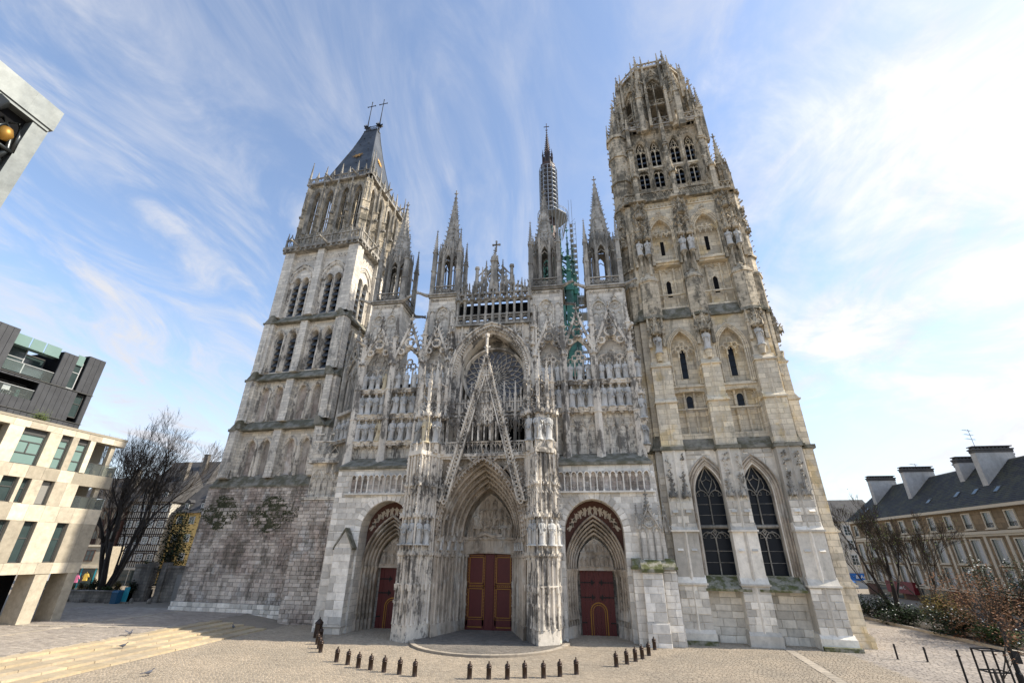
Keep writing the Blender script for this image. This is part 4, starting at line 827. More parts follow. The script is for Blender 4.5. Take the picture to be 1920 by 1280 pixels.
# four turrets with open belfries and spires
def turret(cx, hw, zc, ztip, outer, nm):
    T = MB(); yf = .8; T.box(cx-hw, cx+hw, yf, yf+2*hw, 14, zc-.4)
    for s in (-1, 1):
        T.prism([(cx+s*hw-.22, yf+.1), (cx+s*hw, yf-.22), (cx+s*hw+.22, yf+.1)], 24, zc-.6); T.canopy(cx+s*hw, yf-.1, 28.2, .32, 1.6, 3)
    O = obj('turret', T, 'white', CATH); O['label'] = 'spired stone turret, %s of the four on the facade' % nm
    A = MB()
    if outer:
        for t in (-1, 1):
            c = cx+t*hw*.46; arch_rib(A, c, hw*.38, zc-2.9, .9, yf-.02, .13, .22, 28.5); gable(A, c, hw*.46, zc-2.6, zc-1.2, yf-.08, .1, .12, 5, False, .14); foil(A, c, zc-2.75, .34, yf-.02, .06); arch_rib(A, c-.33, .3, zc-3.9, .4, yf-.02, .06, None, 28.5); arch_rib(A, c+.33, .3, zc-3.9, .4, yf-.02, .06, None, 28.5)
    else:
        arch_rib(A, cx, .85, zc-2.9, 1.2, yf-.02, .14, .22, 28.5); foil(A, cx, zc-2.5, .38, yf-.02, .06); tracery(A, cx, .8, 28.5, zc-3.6, .9, yf-.02, 2, .06)
        for t in (-1, 1): arch_rib(A, cx+t*(hw-.38), .32, zc-2.7, .5, yf-.02, .07, None, 28.5)
    A.box(cx-hw-.12, cx+hw+.12, yf-.14, yf+2*hw+.12, zc-.75, zc-.62)
    for i in range(14): A.box(cx-hw+.1+i*(2*hw-.2)/14, cx-hw+.2+i*(2*hw-.2)/14, yf-.1, yf, zc-.95, zc-.75)
    obj('blind_arcade', A, 'grey', O)
    K = MB(); K.box(cx-hw-.25, cx+hw+.25, yf-.28, yf+2*hw+.25, zc-.42, zc-.2); K.box(cx-hw-.4, cx+hw+.4, yf-.42, yf+2*hw+.4, zc-.2, zc)
    for s in (-1, 1):
        for t in (-1, 1): K.gargoyle((cx+s*(hw+.3), yf+hw+t*(hw+.3), zc-.2), (s, t*.55, .06), 1.25, .2)
    obj('cornice', K, 'dark', O)
    B = MB(); cy = yf+hw
    for q in range(4):
        B.M = Matrix.Translation((cx, cy, 0)) @ Matrix.Rotation(q*PI/2, 4, 'Z'); balus(B, -hw, hw, zc, zc+1.15, -hw-.1, .13, .5, 'q')
    B.M = None; obj('balustrade', B, 'dark', O)
    L = MB(); r = hw*.86; hz = zc+.1; ht = zc+6.0
    for i in range(8):
        L.M = Matrix.Translation((cx, cy, 0)) @ Matrix.Rotation(i*PI/4+PI/8*0, 4, 'Z'); ap = r*math.cos(PI/8); hh = r*math.sin(PI/8)
        wall(L, -hh, hh, hz, ht+.9, -ap, [(0, hh*.66, hz+.9, ht-.9, 1.0)], .22); L.box(-hh*.1, hh*.1, -ap+.02, -ap+.16, hz+.9, ht-.2) if i % 2 else None
        gable(L, 0, hh*1.05, ht-.5, ht+1.7, -ap-.1, .09, .14, 5, False, .2); L.rib([(-hh*.66, ht-1.0), (0, ht-.6), (hh*.66, ht-1.0)], -ap+.1, .06)
        L.M = Matrix.Translation((cx, cy, 0)) @ Matrix.Rotation(i*PI/4+PI/8, 4, 'Z'); L.ngon(0, -r-.06, .2, 6, hz, ht+.3, .16); L.pinn(0, -r-.1, ht, ht+1.0, ht+2.3, .12, 4)
    L.M = None; obj('belfry', L, 'dark', O)
    for s in (-1, 1):
        for t in (-1, 1):
            Q = MB(); Q.pinn(cx+s*hw*.97, cy+t*hw*.97, zc, zc+6.2, zc+9.6, .25, 9); Q.ngon(cx+s*hw*.97, cy+t*hw*.97, .42, 4, zc+3.3, zc+3.5); Q.tube([(cx+s*hw*.97, cy+t*hw*.97, zc+4.6), (cx+s*hw*.6, cy+t*hw*.6, zc+5.4)], .1, 5); obj('pinnacle', Q, 'dark', O)
    S = MB(); S.spire(cx, cy, ht+.8, ztip, r*.86, 8, 14, .3)
    for zz in (ht+2.6, ht+4.6): S.ngon(cx, cy, r*.86*(1-(zz-ht-.8)/(ztip-ht-.8))+.06, 8, zz, zz+.12)
    obj('spire', S, 'dark', O)
    return O
turret(-13.3, 1.78, 34.0, 50.6, True, 'leftmost'); turret(-6.25, 1.62, 34.4, 51.6, False, 'second from left'); turret(5.95, 1.75, 34.4, 50.4, False, 'third from left'); turret(12.75, 1.95, 34.0, 51.8, True, 'rightmost')

# ---- central porch
PT = MB()
PIR = [(3.55, -1.6), (4.1, -2.9), (5.15, -4.9), (6.7, -3.95), (6.95, -1.3), (4.6, -.8)]
def mir(p, s): return [(x*s, y) for x, y in p] if s > 0 else [(-x, y) for x, y in reversed(p)]
for k_ in range(6):
    t = k_/6.0; w = 2.25+1.65*(1-t); y0 = -2.6+4.2*t; arch_order(PT, 0, w, 7.7, 4.0+2.55*(1-t), .3, y0, y0+.75, None, 12)
PT.box(-4.6, 4.6, 2.3, 2.7, 0, 14.3)
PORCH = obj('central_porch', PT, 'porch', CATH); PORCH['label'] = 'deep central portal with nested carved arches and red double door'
for k_ in range(6):
    X = MB(); t = k_/6.0; w = 2.25+1.65*(1-t); y0 = -2.62+4.2*t; h = 4.0+2.55*(1-t)
    arch_rib(X, 0, w+.02, 7.7, h, y0, .1, .12, None, 14); arch_rib(X, 0, w+.27, 7.7, h+.3, y0, .06, .1, None, 14); a = arch(0, w+.14, 7.7, h+.15, 17)
    for j in range(1, len(a)-1):
        x, z = a[j]; tx, tz = a[j+1][0]-a[j-1][0], a[j+1][1]-a[j-1][1]
        if j % 2: X.canopy(x, y0-.02, z-.1, .13, .3, 1)
        else: add_fig(X, x, y0-.02, z-.2, .42, j+k_, 0)
    if k_ == 0:
        for x, z in arch(0, w-.08, 7.7, h-.1, 20): X.croc((x, y0-.1, z), (-x*.3, -.6, -.8), .3)
        W2, H2 = outset(w, h, .34); 
        for x, z in arch(0, W2, 7.7, H2, 7)[2:-2]: X.croc((x, y0-.05, z), (x, -.4, .5), .5)
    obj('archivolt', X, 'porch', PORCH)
X = MB(); X.plate(legs(arch(0, 2.3, 7.6, 4.0), 7.55), 1.85, 2.1)
rr = random.Random(5)
for row, (zz, n, hh) in enumerate(((7.62, 7, 1.35), (8.5, 6, 1.2), (9.3, 4, 1.1), (10.1, 2, 1.0))):
    for i in range(n): add_fig(X, (i-(n-1)/2)*.62+rr.uniform(-.08, .08), 1.8, zz+rr.uniform(-.06, .1), hh*rr.uniform(.85, 1.05), rr.randrange(9), rr.uniform(-.6, .6))
for i in range(7): X.tube([(rr.uniform(-1.3, 1.3), 1.65, 7.9), (rr.uniform(-1, 1), 1.6, 8.6), (rr.uniform(-.8, .8), 1.6, 9.3)], .05, 5)
X.tube([(-1.2, 1.6, 7.75), (-.4, 1.5, 7.95), (.3, 1.5, 7.7), (1.2, 1.6, 7.8)], .16, 6); obj('tympanum', X, 'porch', PORCH)
X = MB(); X.box(-2.35, 2.35, 1.7, 2.3, 6.3, 7.5); X.box(-2.45, 2.45, 1.55, 2.3, 7.42, 7.62)
for c in (-1.15, 0, 1.15): X.plate([(c-.3, 6.42), (c+.3, 6.42), (c+.06, 6.8), (c+.06, 7.35), (c-.06, 7.35), (c-.06, 6.8)], 1.62, 1.72)
arch_rib(X, 0, 2.2, 6.2, .12, 1.75, .08, .1, 0); obj('lintel', X, 'porch', PORCH)
for s in (-1, 1):
    D = MB(); x0, x1 = (-2.18, -.03) if s < 0 else (.03, 2.18); D.box(x0, x1, 2.1, 2.24, .02, 6.28); xm = .36 if s > 0 else -.36; D.box(min(0, xm), max(0, xm), 2.02, 2.12, .05, 6.2)
    b0_, b1_ = (.5, 2.1) if s > 0 else (-2.1, -.5); [D.box(q[0], q[1], 2.03, 2.12, q[2], q[3]) for q in ((b0_, b0_+.14, .1, 6.2), (b1_-.14, b1_, .1, 6.2), (b0_, b1_, 3.38, 3.72), (b0_, b1_, .42, 1.0), (b0_, b1_, 6.0, 6.2))]; LEAF = obj('door_leaf', D, 'door', PORCH); g = MB(); a, b = (.62, 1.95) if s > 0 else (-1.95, -.62)
    for z0, z1 in ((1.05, 3.35), (3.75, 5.95)):
        for t, e in ((0, .045), (.15, .025)):
            for q in ((a-t, b+t, z0-t, z0-t+e), (a-t, b+t, z1+t-e, z1+t), (a-t, a-t+e, z0-t, z1+t), (b+t-e, b+t, z0-t, z1+t)): g.box(q[0], q[1], 2.005, 2.1, q[2], q[3])
        for j in range(9): 
            zz = z0+(z1-z0)*(j+.5)/9; g.ngon(a-.08, 2.02, .03, 5, zz, zz+.06); g.ngon(b+.08, 2.02, .03, 5, zz, zz+.06)
    g.box(a-.1, b+.1, 2.05, 2.1, .3, .36)
    for j in range(7): g.ngon(a+.12+j*(b-a-.2)/6, 2.02, .045, 6, 3.5, 3.58)
    obj('door_gilding', g, 'gold', PORCH)
# splayed jambs with shafts, niches and small statues
for s in (-1, 1):
    J = MB(); p0 = Vector((2.3*s, 2.0)); p1 = Vector((3.95*s, -2.7)); dr = (p1-p0); nrm = Vector((-s*abs(dr.y), dr.x*s*s)).normalized(); nrm = Vector((-s, -.35)).normalized()
    J.hull([(2.25*s, 2.2, -.3), (2.25*s, 1.9, -.3), (3.9*s, -2.8, -.3), (4.6*s, -.6, -.3), (4.6*s, 2.2, -.3)][::s], [(2.3*s, 2.2, 7.7), (2.3*s, 1.9, 7.7), (4.0*s, -2.75, 7.7), (4.6*s, -.6, 7.7), (4.6*s, 2.2, 7.7)][::s])
    for j in range(9):
        q = p0.lerp(p1, (j+.3)/9.0)+nrm*.1
        J.ngon(q.x, q.y, .11 if j % 2 else .16, 6, .9, 6.1 if j % 2 else 3.7)
        if j % 2 == 0:
            J.ngon(q.x, q.y, .2, 6, 3.5, 3.95); J.ngon(q.x, q.y, .13, 6, 3.9, 5.9); J.canopy(q.x, q.y, 5.95, .24, .55, 1); J.canopy(q.x, q.y, 7.2, .22, .6, 1)
            for z in (1.2, 2.0, 2.8): J.ngon(q.x, q.y, .2, 6, z, z+.14)
    J.hull([(2.3*s, 2.0, -.3), (2.15*s, 1.7, -.3), (3.75*s, -3.0, -.3), (4.6*s, -1, -.3)][::s], [(2.3*s, 2.0, 1.0), (2.2*s, 1.75, 1.0), (3.8*s, -2.95, 1.0), (4.6*s, -1, 1.0)][::s])
    obj('jamb', J, 'porch', PORCH)
    for j, t in enumerate((.2, .42, .64, .86)):
        q = p0.lerp(p1, t)+nrm*.12; statue(q.x, q.y, 6.5, .95, '%s small figure in the %s jamb of the central portal, counted from the door' % (ORD[j], 'left' if s < 0 else 'right'), 'jamb figures of the central portal', -s*.9)
# the two great clustered piers
for s, nm in ((-1, 'left'), (1, 'right')):
    P = MB(); base = mir(PIR, s); c = (5.3*s, -2.4)
    P.prism(base, -.4, 1.15, .985, c); P.prism([(c[0]+(x-c[0])*.93, c[1]+(y-c[1])*.93) for x, y in base], 1.1, 14.6, .97, c); P.prism([(c[0]+(x-c[0])*.7, c[1]+(y-c[1])*.7) for x, y in base], 14.5, 18.2, .9, c)
    P.prism([(c[0]+(x-c[0])*1.02, c[1]+(y-c[1])*1.02) for x, y in base], 14.3, 14.7)
    for bz in (3.9, 6.05): P.prism([(c[0]+(x-c[0])*1.0, c[1]+(y-c[1])*1.0) for x, y in base], bz, bz+.12)
    per = []; V5 = [Vector(p) for p in [(x*s, y) for x, y in PIR[:5]]]
    for a, b in zip(V5, V5[1:]):
        m = max(2, round((b-a).length/.42))
        for j in range(m): per.append((a.lerp(b, j/m), (Vector((b.y-a.y, a.x-b.x))*s).normalized()))
    for j, (q, nn) in enumerate(per):
        q = Vector(c)+(q-Vector(c))*.96; r1 = .12 if j % 2 else .075
        P.ngon(q.x, q.y, r1, 6, 1.1, 3.9); P.ngon(q.x, q.y, r1*1.5, 6, 1.1, 1.5, r1)
        P.ngon(q.x, q.y, .06 if j % 2 else .1, 6, 3.9, 6.0); P.ngon(q.x, q.y, .075, 6, 6.8, 14.4)
        if j % 2 == 0: P.ngon(q.x, q.y, .17, 6, 3.5, 3.95, .2); P.ngon(q.x, q.y, .15, 6, 2.6, 2.8)
        for zz, hh in ((6.1, .7),): P.canopy(q.x, q.y, zz, .2, hh, 1)
        o = (nn.x, nn.y, 0)
        for zz in (5.95, 6.15): P.croc((q.x, q.y, zz), (nn.x, nn.y, -1.2), .28)
        if j % 2 == 0:
            P.canopy(q.x, q.y, 9.0, .3, 1.1, 2); P.canopy(q.x, q.y, 11.6, .24, 1.5, 3); P.pinn(q.x, q.y, 12.6, 14.0, 15.4, .1, 4)
        for zz in (9.9, 10.5, 11.2, 12.2, 13.0, 13.6): 
            if (j+int(zz)) % 2: P.croc((q.x, q.y, zz+.1*(j % 3)), o, .22)
        P.rib([(q.x-.2, 10.9), (q.x, 11.3), (q.x+.2, 10.9)], q.y-.03, .04)
    for j in range(5):
        q = Vector(c)+Vector((math.cos(-PI/2+(j-2)*.7), math.sin(-PI/2+(j-2)*.7)))*1.35
        P.ngon(q.x, q.y, .3, 6, 14.6, 15.5, .4); P.canopy(q.x, q.y, 18.0, .45, 2.4, 4); P.ngon(q.x+.3, q.y, .07, 5, 14.6, 18.2); P.pinn(q.x, q.y, 19.6, 21.4, 23.3, .16, 5)
    P.pinn(c[0], c[1]+.6, 18, 21.5, 25, .34, 8); P.pinn(c[0]-.6, c[1]+1, 18, 20.5, 23.2, .2, 6); P.pinn(c[0]+.6, c[1]+1, 18, 20.5, 23.2, .2, 6)
    for j in range(70): P.croc((c[0]+rng.uniform(-1.2, 1.2), c[1]-.4+rng.uniform(-.3, .4), rng.uniform(18.2, 21.5)), (rng.uniform(-1, 1), -1, 0), .3)
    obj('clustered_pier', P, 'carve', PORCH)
    idx = 0; vis = per[5:-1:2] if s > 0 else per[5:-1:2]
    for q, nn in vis[:6]:
        q2 = Vector(c)+(q-Vector(c))*.98; statue(q2.x, q2.y, 6.85, 2.0, '%s saint ringing the %s great pier of the central portal, from the inner side' % (ORD[idx], nm), 'saints on the great piers', math.atan2(nn.x, -nn.y)); idx += 1
    for j, f in ((1, 'left'), (2, 'front'), (3, 'right')):
        q = Vector(c)+Vector((math.cos(-PI/2+(j-2)*.7), math.sin(-PI/2+(j-2)*.7)))*1.35
        statue(q.x, q.y, 15.5, 2.5, '%s figure of the group standing atop the %s great pier' % (f, nm), 'figures atop the great piers', (j-2)*.6, 'statue_y' if s < 0 and j == 2 else 'statue')
# spandrels, balcony, screen and the tall openwork gable
X = MB(); oa = lambda x: 0 if abs(x) > 4.2 else 7.7+6.9*math.sqrt(max(0, 1-(abs(x)/4.25)**1.25))
X.add([(-4.5, -2.15, 8), (-4.1, -2.15, 8), (-3.4, -2.15, 11.6), (-2, -2.15, 13.4), (0, -2.15, 14.5), (2, -2.15, 13.4), (3.4, -2.15, 11.6), (4.1, -2.15, 8), (4.5, -2.15, 8), (4.5, -2.15, 14.7), (-4.5, -2.15, 14.7)], [(0, 1, 2, 10), (2, 3, 10), (3, 4, 10), (4, 9, 10), (4, 5, 9), (5, 6, 9), (6, 7, 8, 9)])
for i in range(13):
    for j in range(8):
        x = -4.2+i*.7; z = 10.2+j*.6+(.3 if i % 2 else 0)
        if z > oa(x)+.55 and z < 14.2: foil(X, x, z, .33, -2.2, .05, 4, j)
obj('spandrel', X, 'porch', PORCH)
B = MB(); B.box(-4.4, 4.4, -2.75, 1, 14.4, 14.66); B.box(-4.3, 4.3, -2.6, 1, 14.2, 14.42); balus(B, -4.2, 4.2, 14.66, 15.85, -2.4, .14, .44, 'a'); obj('balcony', B, 'carve', PORCH)
S = MB()
for i in range(8):
    x = -3.95+i*1.13; S.ngon(x, -1.5, .17, 6, 14.6, 18.4); S.ngon(x, -1.5, .18, 6, 17.4, 17.9, .3); S.pinn(x, -1.5, 18.4, 20.6, 22.0, .12, 5)
    if i < 7:
        c = x+.565
        for t in (-1, 1): arch_rib(S, c+t*.27, .25, 18.2, .5, -1.5, .06, .08); S.canopy(c+t*.27, -1.5, 18.9, .17, 1.4, 3); S.rib([(c+t*.27, 17.2), (c+t*.12, 17.8), (c+t*.27, 18.4)], -1.5, .05)
        foil(S, c, 19.2, .3, -1.5, .05); S.pinn(c, -1.5, 19.4, 20.2, 21.3, .09, 4); S.rib([(c-.5, 18.1), (c, 17.5), (c+.5, 18.1)], -1.5, .06)
S.box(-4.2, 4.2, -1.6, -1.35, 18.5, 18.65); S.box(-4.2, 4.2, -1.6, -1.35, 19.9, 20.0)
obj('openwork_screen', S, 'carve', PORCH)
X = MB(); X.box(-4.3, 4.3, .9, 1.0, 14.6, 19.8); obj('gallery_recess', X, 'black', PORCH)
X = MB()
for i in range(7): c = -3.4+i*1.13; X.box(c-.5, c-.32, .3, .9, 14.6, 19.5); arch_rib(X, c+.14, .4, 17.4, .7, .6, .09, .12)
X.box(-4.3, 4.3, .4, .95, 18.6, 20.8); obj('inner_arcade', X, 'dark', PORCH)
G = MB(); gx = .1; yg = -3.0
for s in (-1, 1):
    a = (gx+s*3.9, 10.4); b = (gx, 24.9); n = 40; dx, dz = b[0]-a[0], b[1]-a[1]
    G.plate([a, (a[0]-s*.17, a[1]), (b[0]-s*.02, b[1]-.6), b][::s], yg-.24, yg+.24); G.plate([(a[0]-s*.62, a[1]), (a[0]-s*.74, a[1]), (b[0]-s*.02, b[1]-2.6), (b[0]-s*.02, b[1]-2.2)][::s], yg-.2, yg+.2)
    for j in range(n):
        t = j/n; x_, z_ = a[0]+dx*t, a[1]+dz*t; G.croc((x_, yg-.1, z_+rng.uniform(-.06, .06)), (s, -.3, .4), rng.uniform(.14, .26)); G.croc((x_-s*.1, yg-.24, z_+.1), (0, -1, .2), .15)
        if t < .86: foil(G, x_-s*.43*(1-t*.35), z_, .19*(1-.3*t), yg, .05)
G.tube([(gx, yg, 24.3), (gx, yg, 26.6)], .16, 6); G.finial(gx, yg, 25.0, .75); G.ngon(gx, yg, .24, 6, 26.5, 26.85)
hw_ = lambda z: 3.9*(1-(z-10.4)/14.5)-.8
for i in range(-3, 4):
    x = gx+i*.56
    zt = 10.4+14.5*(1-(abs(x-gx)+.85)/3.9)
    if zt > 15.9: G.ngon(x, yg, .1 if i % 2 else .075, 6, 15.8, zt); G.canopy(x, yg, 17.3, .17, .7, 1) if zt > 18 else None
for zz in (17.9, 18.5, 19.1, 19.7, 20.3):
    m = int(hw_(zz)/.28)
    for i in range(-m, m+1):
        x = gx+i*.28*2
        if abs(x-gx) < hw_(zz)-.1: foil(G, x, zz, .27, yg, .05)
    G.box(gx-hw_(zz+.3), gx+hw_(zz+.3), yg-.05, yg+.05, zz+.28, zz+.33)
for z0, z1, n in ((20.9, 22.4, 3), (22.5, 23.6, 2), (19.4, 20.8, 5)):
    lim = max(.25, hw_(z1)+.25)
    G.box(gx-lim-.1, gx+lim+.1, yg-.1, yg+.1, z0, z0+.12)
    for i in range(n+1): G.ngon(gx-lim+2*lim*i/n, yg, .06, 5, z0, z1); G.canopy(gx-lim+2*lim*i/n, yg, z1-.25, .15, .6, 2)
obj('openwork_gable', G, 'carve', PORCH)

# ---- side portals
def sideportal(c, s, nm):
    W = MB(); x0, x1 = (-14.75, -6.6) if s < 0 else (6.6, 15.3); w = 2.52; wall(W, x0, x1, -.5, 13.7, -1.5, [(c, w, -.5, 8.0, 2.7)], 1.6); W.box(min(x0, x1), max(x0, x1), .2, .9, 9.5, 13.6)
    xo = x0 if s < 0 else x1; xb = xo+s*(.1 if s < 0 else .55)
    W.hull([(xo, -1.5, -.5), (xb, -1.5, -.5), (xb, 2.4, -.5), (xo, 2.4, -.5)][::s], [(xo, -1.5, 13.7), (xo+s*.02, -1.5, 13.7), (xo+s*.02, 2.4, 13.7), (xo, 2.4, 13.7)][::s])
    O = obj('side_portal', W, 'white', CATH); O['label'] = 'round arched %s side portal with red door and painted vault' % nm
    def ok(a, b, z0, z1):
        cx = (a+b)/2-c
        if z0 > 11.0 and z1 < 13.4 and ((s < 0 and b > -13.3) or (s > 0 and a < 15.0)): return False
        return math.hypot(max(0, abs(cx)-(b-a)/2), max(0, z0-8.0)/1.07) > w+.02
    ashlar(O, x0+.02, c-w-.01, -.3, 8.0, -1.5, 1.1, .62, 's_white', None, 60, 31+s, .018, 1.0); ashlar(O, c+w+.01, x1-.02, -.3, 8.0, -1.5, 1.1, .62, 's_white', None, 60, 35+s, .018, 1.0); ashlar(O, x0+.02, x1-.02, 8.0, 13.6, -1.5, .85, .52, 's_white', ok, 110, 38+s, .018, 1.0)
    V = MB(); n = 19; ri, ro = w, w+.58
    for i in range(n):
        a0, a1 = PI*i/n+.012, PI*(i+1)/n-.012; k = 2.7/2.52; q = [(c-ri*math.cos(a0), 8+ri*k*math.sin(a0)), (c-ri*math.cos(a1), 8+ri*k*math.sin(a1)), (c-ro*math.cos(a1), 8+ro*k*math.sin(a1)), (c-ro*math.cos(a0), 8+ro*k*math.sin(a0))]
        v = MB(); v.plate(q, -1.56-.02*(i % 3), -.9); obj('voussoir', v, 's_white', O)
    X = MB(); wall(X, c-w-.2, c+w+.2, 5.2, 11.2, .05, [(c, 2.5, 5.2, 5.3, 3.9)], .3); obj('painted_wall', X, 'paint', O)
    F = MB(); rr = random.Random(s+9)
    for i in range(12):
        a = PI*(.12+.76*i/11); r1 = 2.1; x = c-r1*math.cos(a)*1.05; z = 7.75+2.15*math.sin(a)-.1; th = (PI/2-a)*.5
        pts = [(-.16, -.3), (-.03, -.36), (.02, -.12), (.1, -.34), (.2, -.26), (.1, .0), (.17, .2), (.3, .34), (.12, .3), (.07, .42), (-.06, .42), (-.08, .3), (-.3, .2), (-.14, .14)]
        sgn = 1 if i % 2 else -1; P2 = [(x+sgn*px*math.cos(th)+pz*math.sin(th), z-sgn*px*math.sin(th)+pz*math.cos(th)) for px, pz in pts][::sgn]
        F.plate(P2, .015, .045)
    obj('painted_figures', F, 'figure', O)
    for k_ in range(5):
        t = k_/5.0; ww = 1.5+.95*(1-t); hh = 2.45+1.75*(1-t); y0 = -.15+1.75*t; X = MB(); arch_order(X, c, ww, 5.1, hh, .2, y0, y0+.5, None, 10); arch_rib(X, c, ww+.1, 5.1, hh+.1, y0, .1, .12, None, 10)
        for j, (x, z) in enumerate(arch(c, ww+.16, 5.1, hh+.16, 16)): X.croc((x, y0-.03, z), ((c-x)*.2, -1, (.5 if j % 2 else -.5)), .2 if k_ % 2 else .14)
        obj('archivolt', X, 'porch', O)
        for t2 in (-1, 1):
            J = MB(); xx = c+t2*(ww+.1); J.box(min(xx-t2*.1, xx+t2*.25), max(xx-t2*.1, xx+t2*.25), y0+.05, y0+.6, -.3, 5.1); J.ngon(xx, y0+.02, .12, 7, 1.9, 4.6); J.ngon(xx, y0+.02, .13, 7, 4.5, 4.95, .24); J.box(xx-.22, xx+.22, y0-.2, y0+.3, 4.95, 5.1)
            J.ngon(xx, y0+.02, .22, 6, 1.3, 1.95, .15); J.ngon(xx, y0, .24, 6, -.3, .85, .22); arch_rib(J, xx, .13, 1.1, .16, y0-.05, .04, None, .85)
            if k_ % 2:
                for zz in range(9): J.croc((xx, y0-.08, 2.1+zz*.28), (.6 if zz % 2 else -.6, -1, 0), .17)
            obj('jamb_column', J, 'porch', O)
    X = MB(); X.plate(legs(arch(c, 1.55, 5.2, 2.4), 5.0), 1.55, 1.75); X.box(c-1.55, c+1.55, 1.4, 1.6, 4.95, 5.3); X.box(c-1.3, c+1.3, 1.42, 1.6, 6.35, 6.48)
    rr = random.Random(3+s)
    for i in range(6): add_fig(X, c-1.1+i*.42, 1.5, 5.32, .9*rr.uniform(.8, 1.05), i+2, rr.uniform(-.5, .5))
    for i in range(5): add_fig(X, c-.7+i*.35, 1.5, 6.5, (.9 if i == 2 else .6), i+5, rr.uniform(-.5, .5))
    obj('tympanum', X, 'porch', O)
    D = MB(); H = None
    for i in range(7): D.box(c-1.45+i*.414, c-1.45+(i+1)*.414-.012, 1.8+.006*(i % 2), 1.9, 0, 4.95)
    obj('door', D, 'door', O)
    for z in (4.0, 2.85, .95):
        for t in (-1, 1):
            H = MB(); H.box(min(c+t*1.42, c+t*(.45 if z > 1.5 else 1.0)), max(c+t*1.42, c+t*(.45 if z > 1.5 else 1.0)), 1.76, 1.8, z-.05, z+.05)
            if z > 1.5: H.plate([(c+t*.55, z), (c+t*.42, z+.26), (c+t*.3, z), (c+t*.42, z-.26)], 1.75, 1.8); H.plate([(c+t*.3, z+.12), (c+t*.16, z), (c+t*.3, z-.12)], 1.75, 1.8)
            obj('hinge', H, 'iron', O)
    g = MB(); arch_order(g, c+.05, .66, 1.75, .66, .07, 1.74, 1.8, .03, 8); arch_order(g, c+.05, .5, 1.75, .5, .04, 1.745, 1.8, .03, 8); obj('door_gilding', g, 'gold', O)
    # blind arcade under the roof slope
    A = MB(); a0, a1, m = (-13.2, -6.8, 11) if s < 0 else (6.8, 14.9, 14); st = (a1-a0)/m; A.box(a0-.5 if s < 0 else a0, a1 if s < 0 else a1+.3, -1.85, -1.4, 11.2, 11.35)
    for i in range(m):
        x = a0+st*(i+.5); arch_order(A, x, st*.36, 12.75, st*.42, st*.13, -1.8, -1.4, None, 5)
        for zz in (): pass
    for i in range(m+1): A.ngon(a0+st*i, -1.7, .065, 6, 11.35, 12.6); A.ngon(a0+st*i, -1.7, .08, 6, 12.5, 12.76, .15); A.ngon(a0+st*i, -1.7, .11, 6, 11.35, 11.5)
    obj('blind_arcade', A, 's_white', O); ashlar(O, a0, a1, 11.36, 13.1, -1.49, .6, .4, 's_rub', None, 40, 41+s, .02, 1.0)
    return O
PL = sideportal(-9.15, -1, 'left'); PRR = sideportal(9.72, 1, 'right')
# buttresses flanking the side portals
X = MB(); X.box(-13.5, -11.85, -2.3, -1.4, .6, 6.6); X.prism([(-13.5, -2.3), (-11.85, -2.3), (-11.85, -1.4), (-13.5, -1.4)], -.4, .75, .97); X.box(-13.6, -11.75, -2.42, -1.4, .55, .66)
X.plate([(-13.5, 6.6), (-11.85, 6.6), (-12.68, 8.0)], -2.3, -1.4); BL = obj('buttress', X, 'white', CATH)
ashlar(BL, -13.5, -11.85, .7, 6.6, -2.31, 1.0, .6, 's_white', None, 40, 51, .018, .8)
X = MB(); X.plate([(-13.62, 6.45), (-12.68, 8.05), (-11.72, 6.45), (-11.72, 6.65), (-12.68, 8.3), (-13.62, 6.65)], -2.4, -1.4); obj('weathering', X, 'moss', BL)
X = MB(); X.hull([(12.6, -2.5, -.4), (16.15, -2.2, -.4), (16.15, -1.3, -.4), (12.6, -1.3, -.4)], [(12.6, -2.4, 5.2), (15.95, -2.1, 5.2), (15.95, -1.3, 5.2), (12.6, -1.3, 5.2)]); X.box(13.3, 14.85, -2.75, -2.2, 1.6, 5.0); X.box(13.25, 14.95, -2.85, -2.2, -.4, 1.6); X.box(13.4, 15.2, -2.1, -1.4, 5.8, 8.6); BR = obj('buttress', X, 'white', CATH)
ashlar(BR, 13.3, 14.85, 1.65, 4.9, -2.76, .9, .55, 's_white', None, 20, 52, .018, .8); ashlar(BR, 13.25, 14.95, -.2, 1.55, -2.86, .9, .5, 's_white', None, 15, 53, .018, .8); ashlar(BR, 14.95, 16.0, -.2, 5.1, -2.27, .9, .5, 's_white', None, 20, 54, .018, .8)
X = MB(); X.box(12.5, 16.1, -2.6, -1.3, 5.2, 5.4); X.box(13.2, 14.95, -2.95, -1.3, 5.0, 5.25); X.slope(12.6, 16.0, -2.5, -1.3, 5.4, 6.0, -2.0); X.slope(13.25, 14.9, -2.85, -1.4, 5.25, 5.9, -2.2); obj('weathering', X, 'green', BR)
X = MB()
for i in range(4): X.ngon(13.5+i*.55, -2.15, .07, 6, 5.9, 8.3)
for i in range(3): arch_rib(X, 13.77+i*.55, .22, 7.9, .4, -2.12, .05, .06)
gable(X, 14.3, .95, 8.2, 10.0, -2.25, .12, .16, 5, False, .2); foil(X, 14.3, 8.75, .42, -2.2, .07); X.spire(14.3, -1.9, 9.2, 10.9, .42, 4, 6, .2, PI/4); X.pinn(13.35, -2.1, 8.2, 9.2, 10.1, .1, 4); X.pinn(15.25, -2.1, 8.2, 9.2, 10.1, .1, 4)
gable(X, 15.7, .4, 8.0, 9.6, -1.75, .1, .14, 4, False, .16); X.pinn(15.7, -1.6, 8, 9.4, 10.4, .12, 4); obj('tabernacle', X, 'dark', BR)

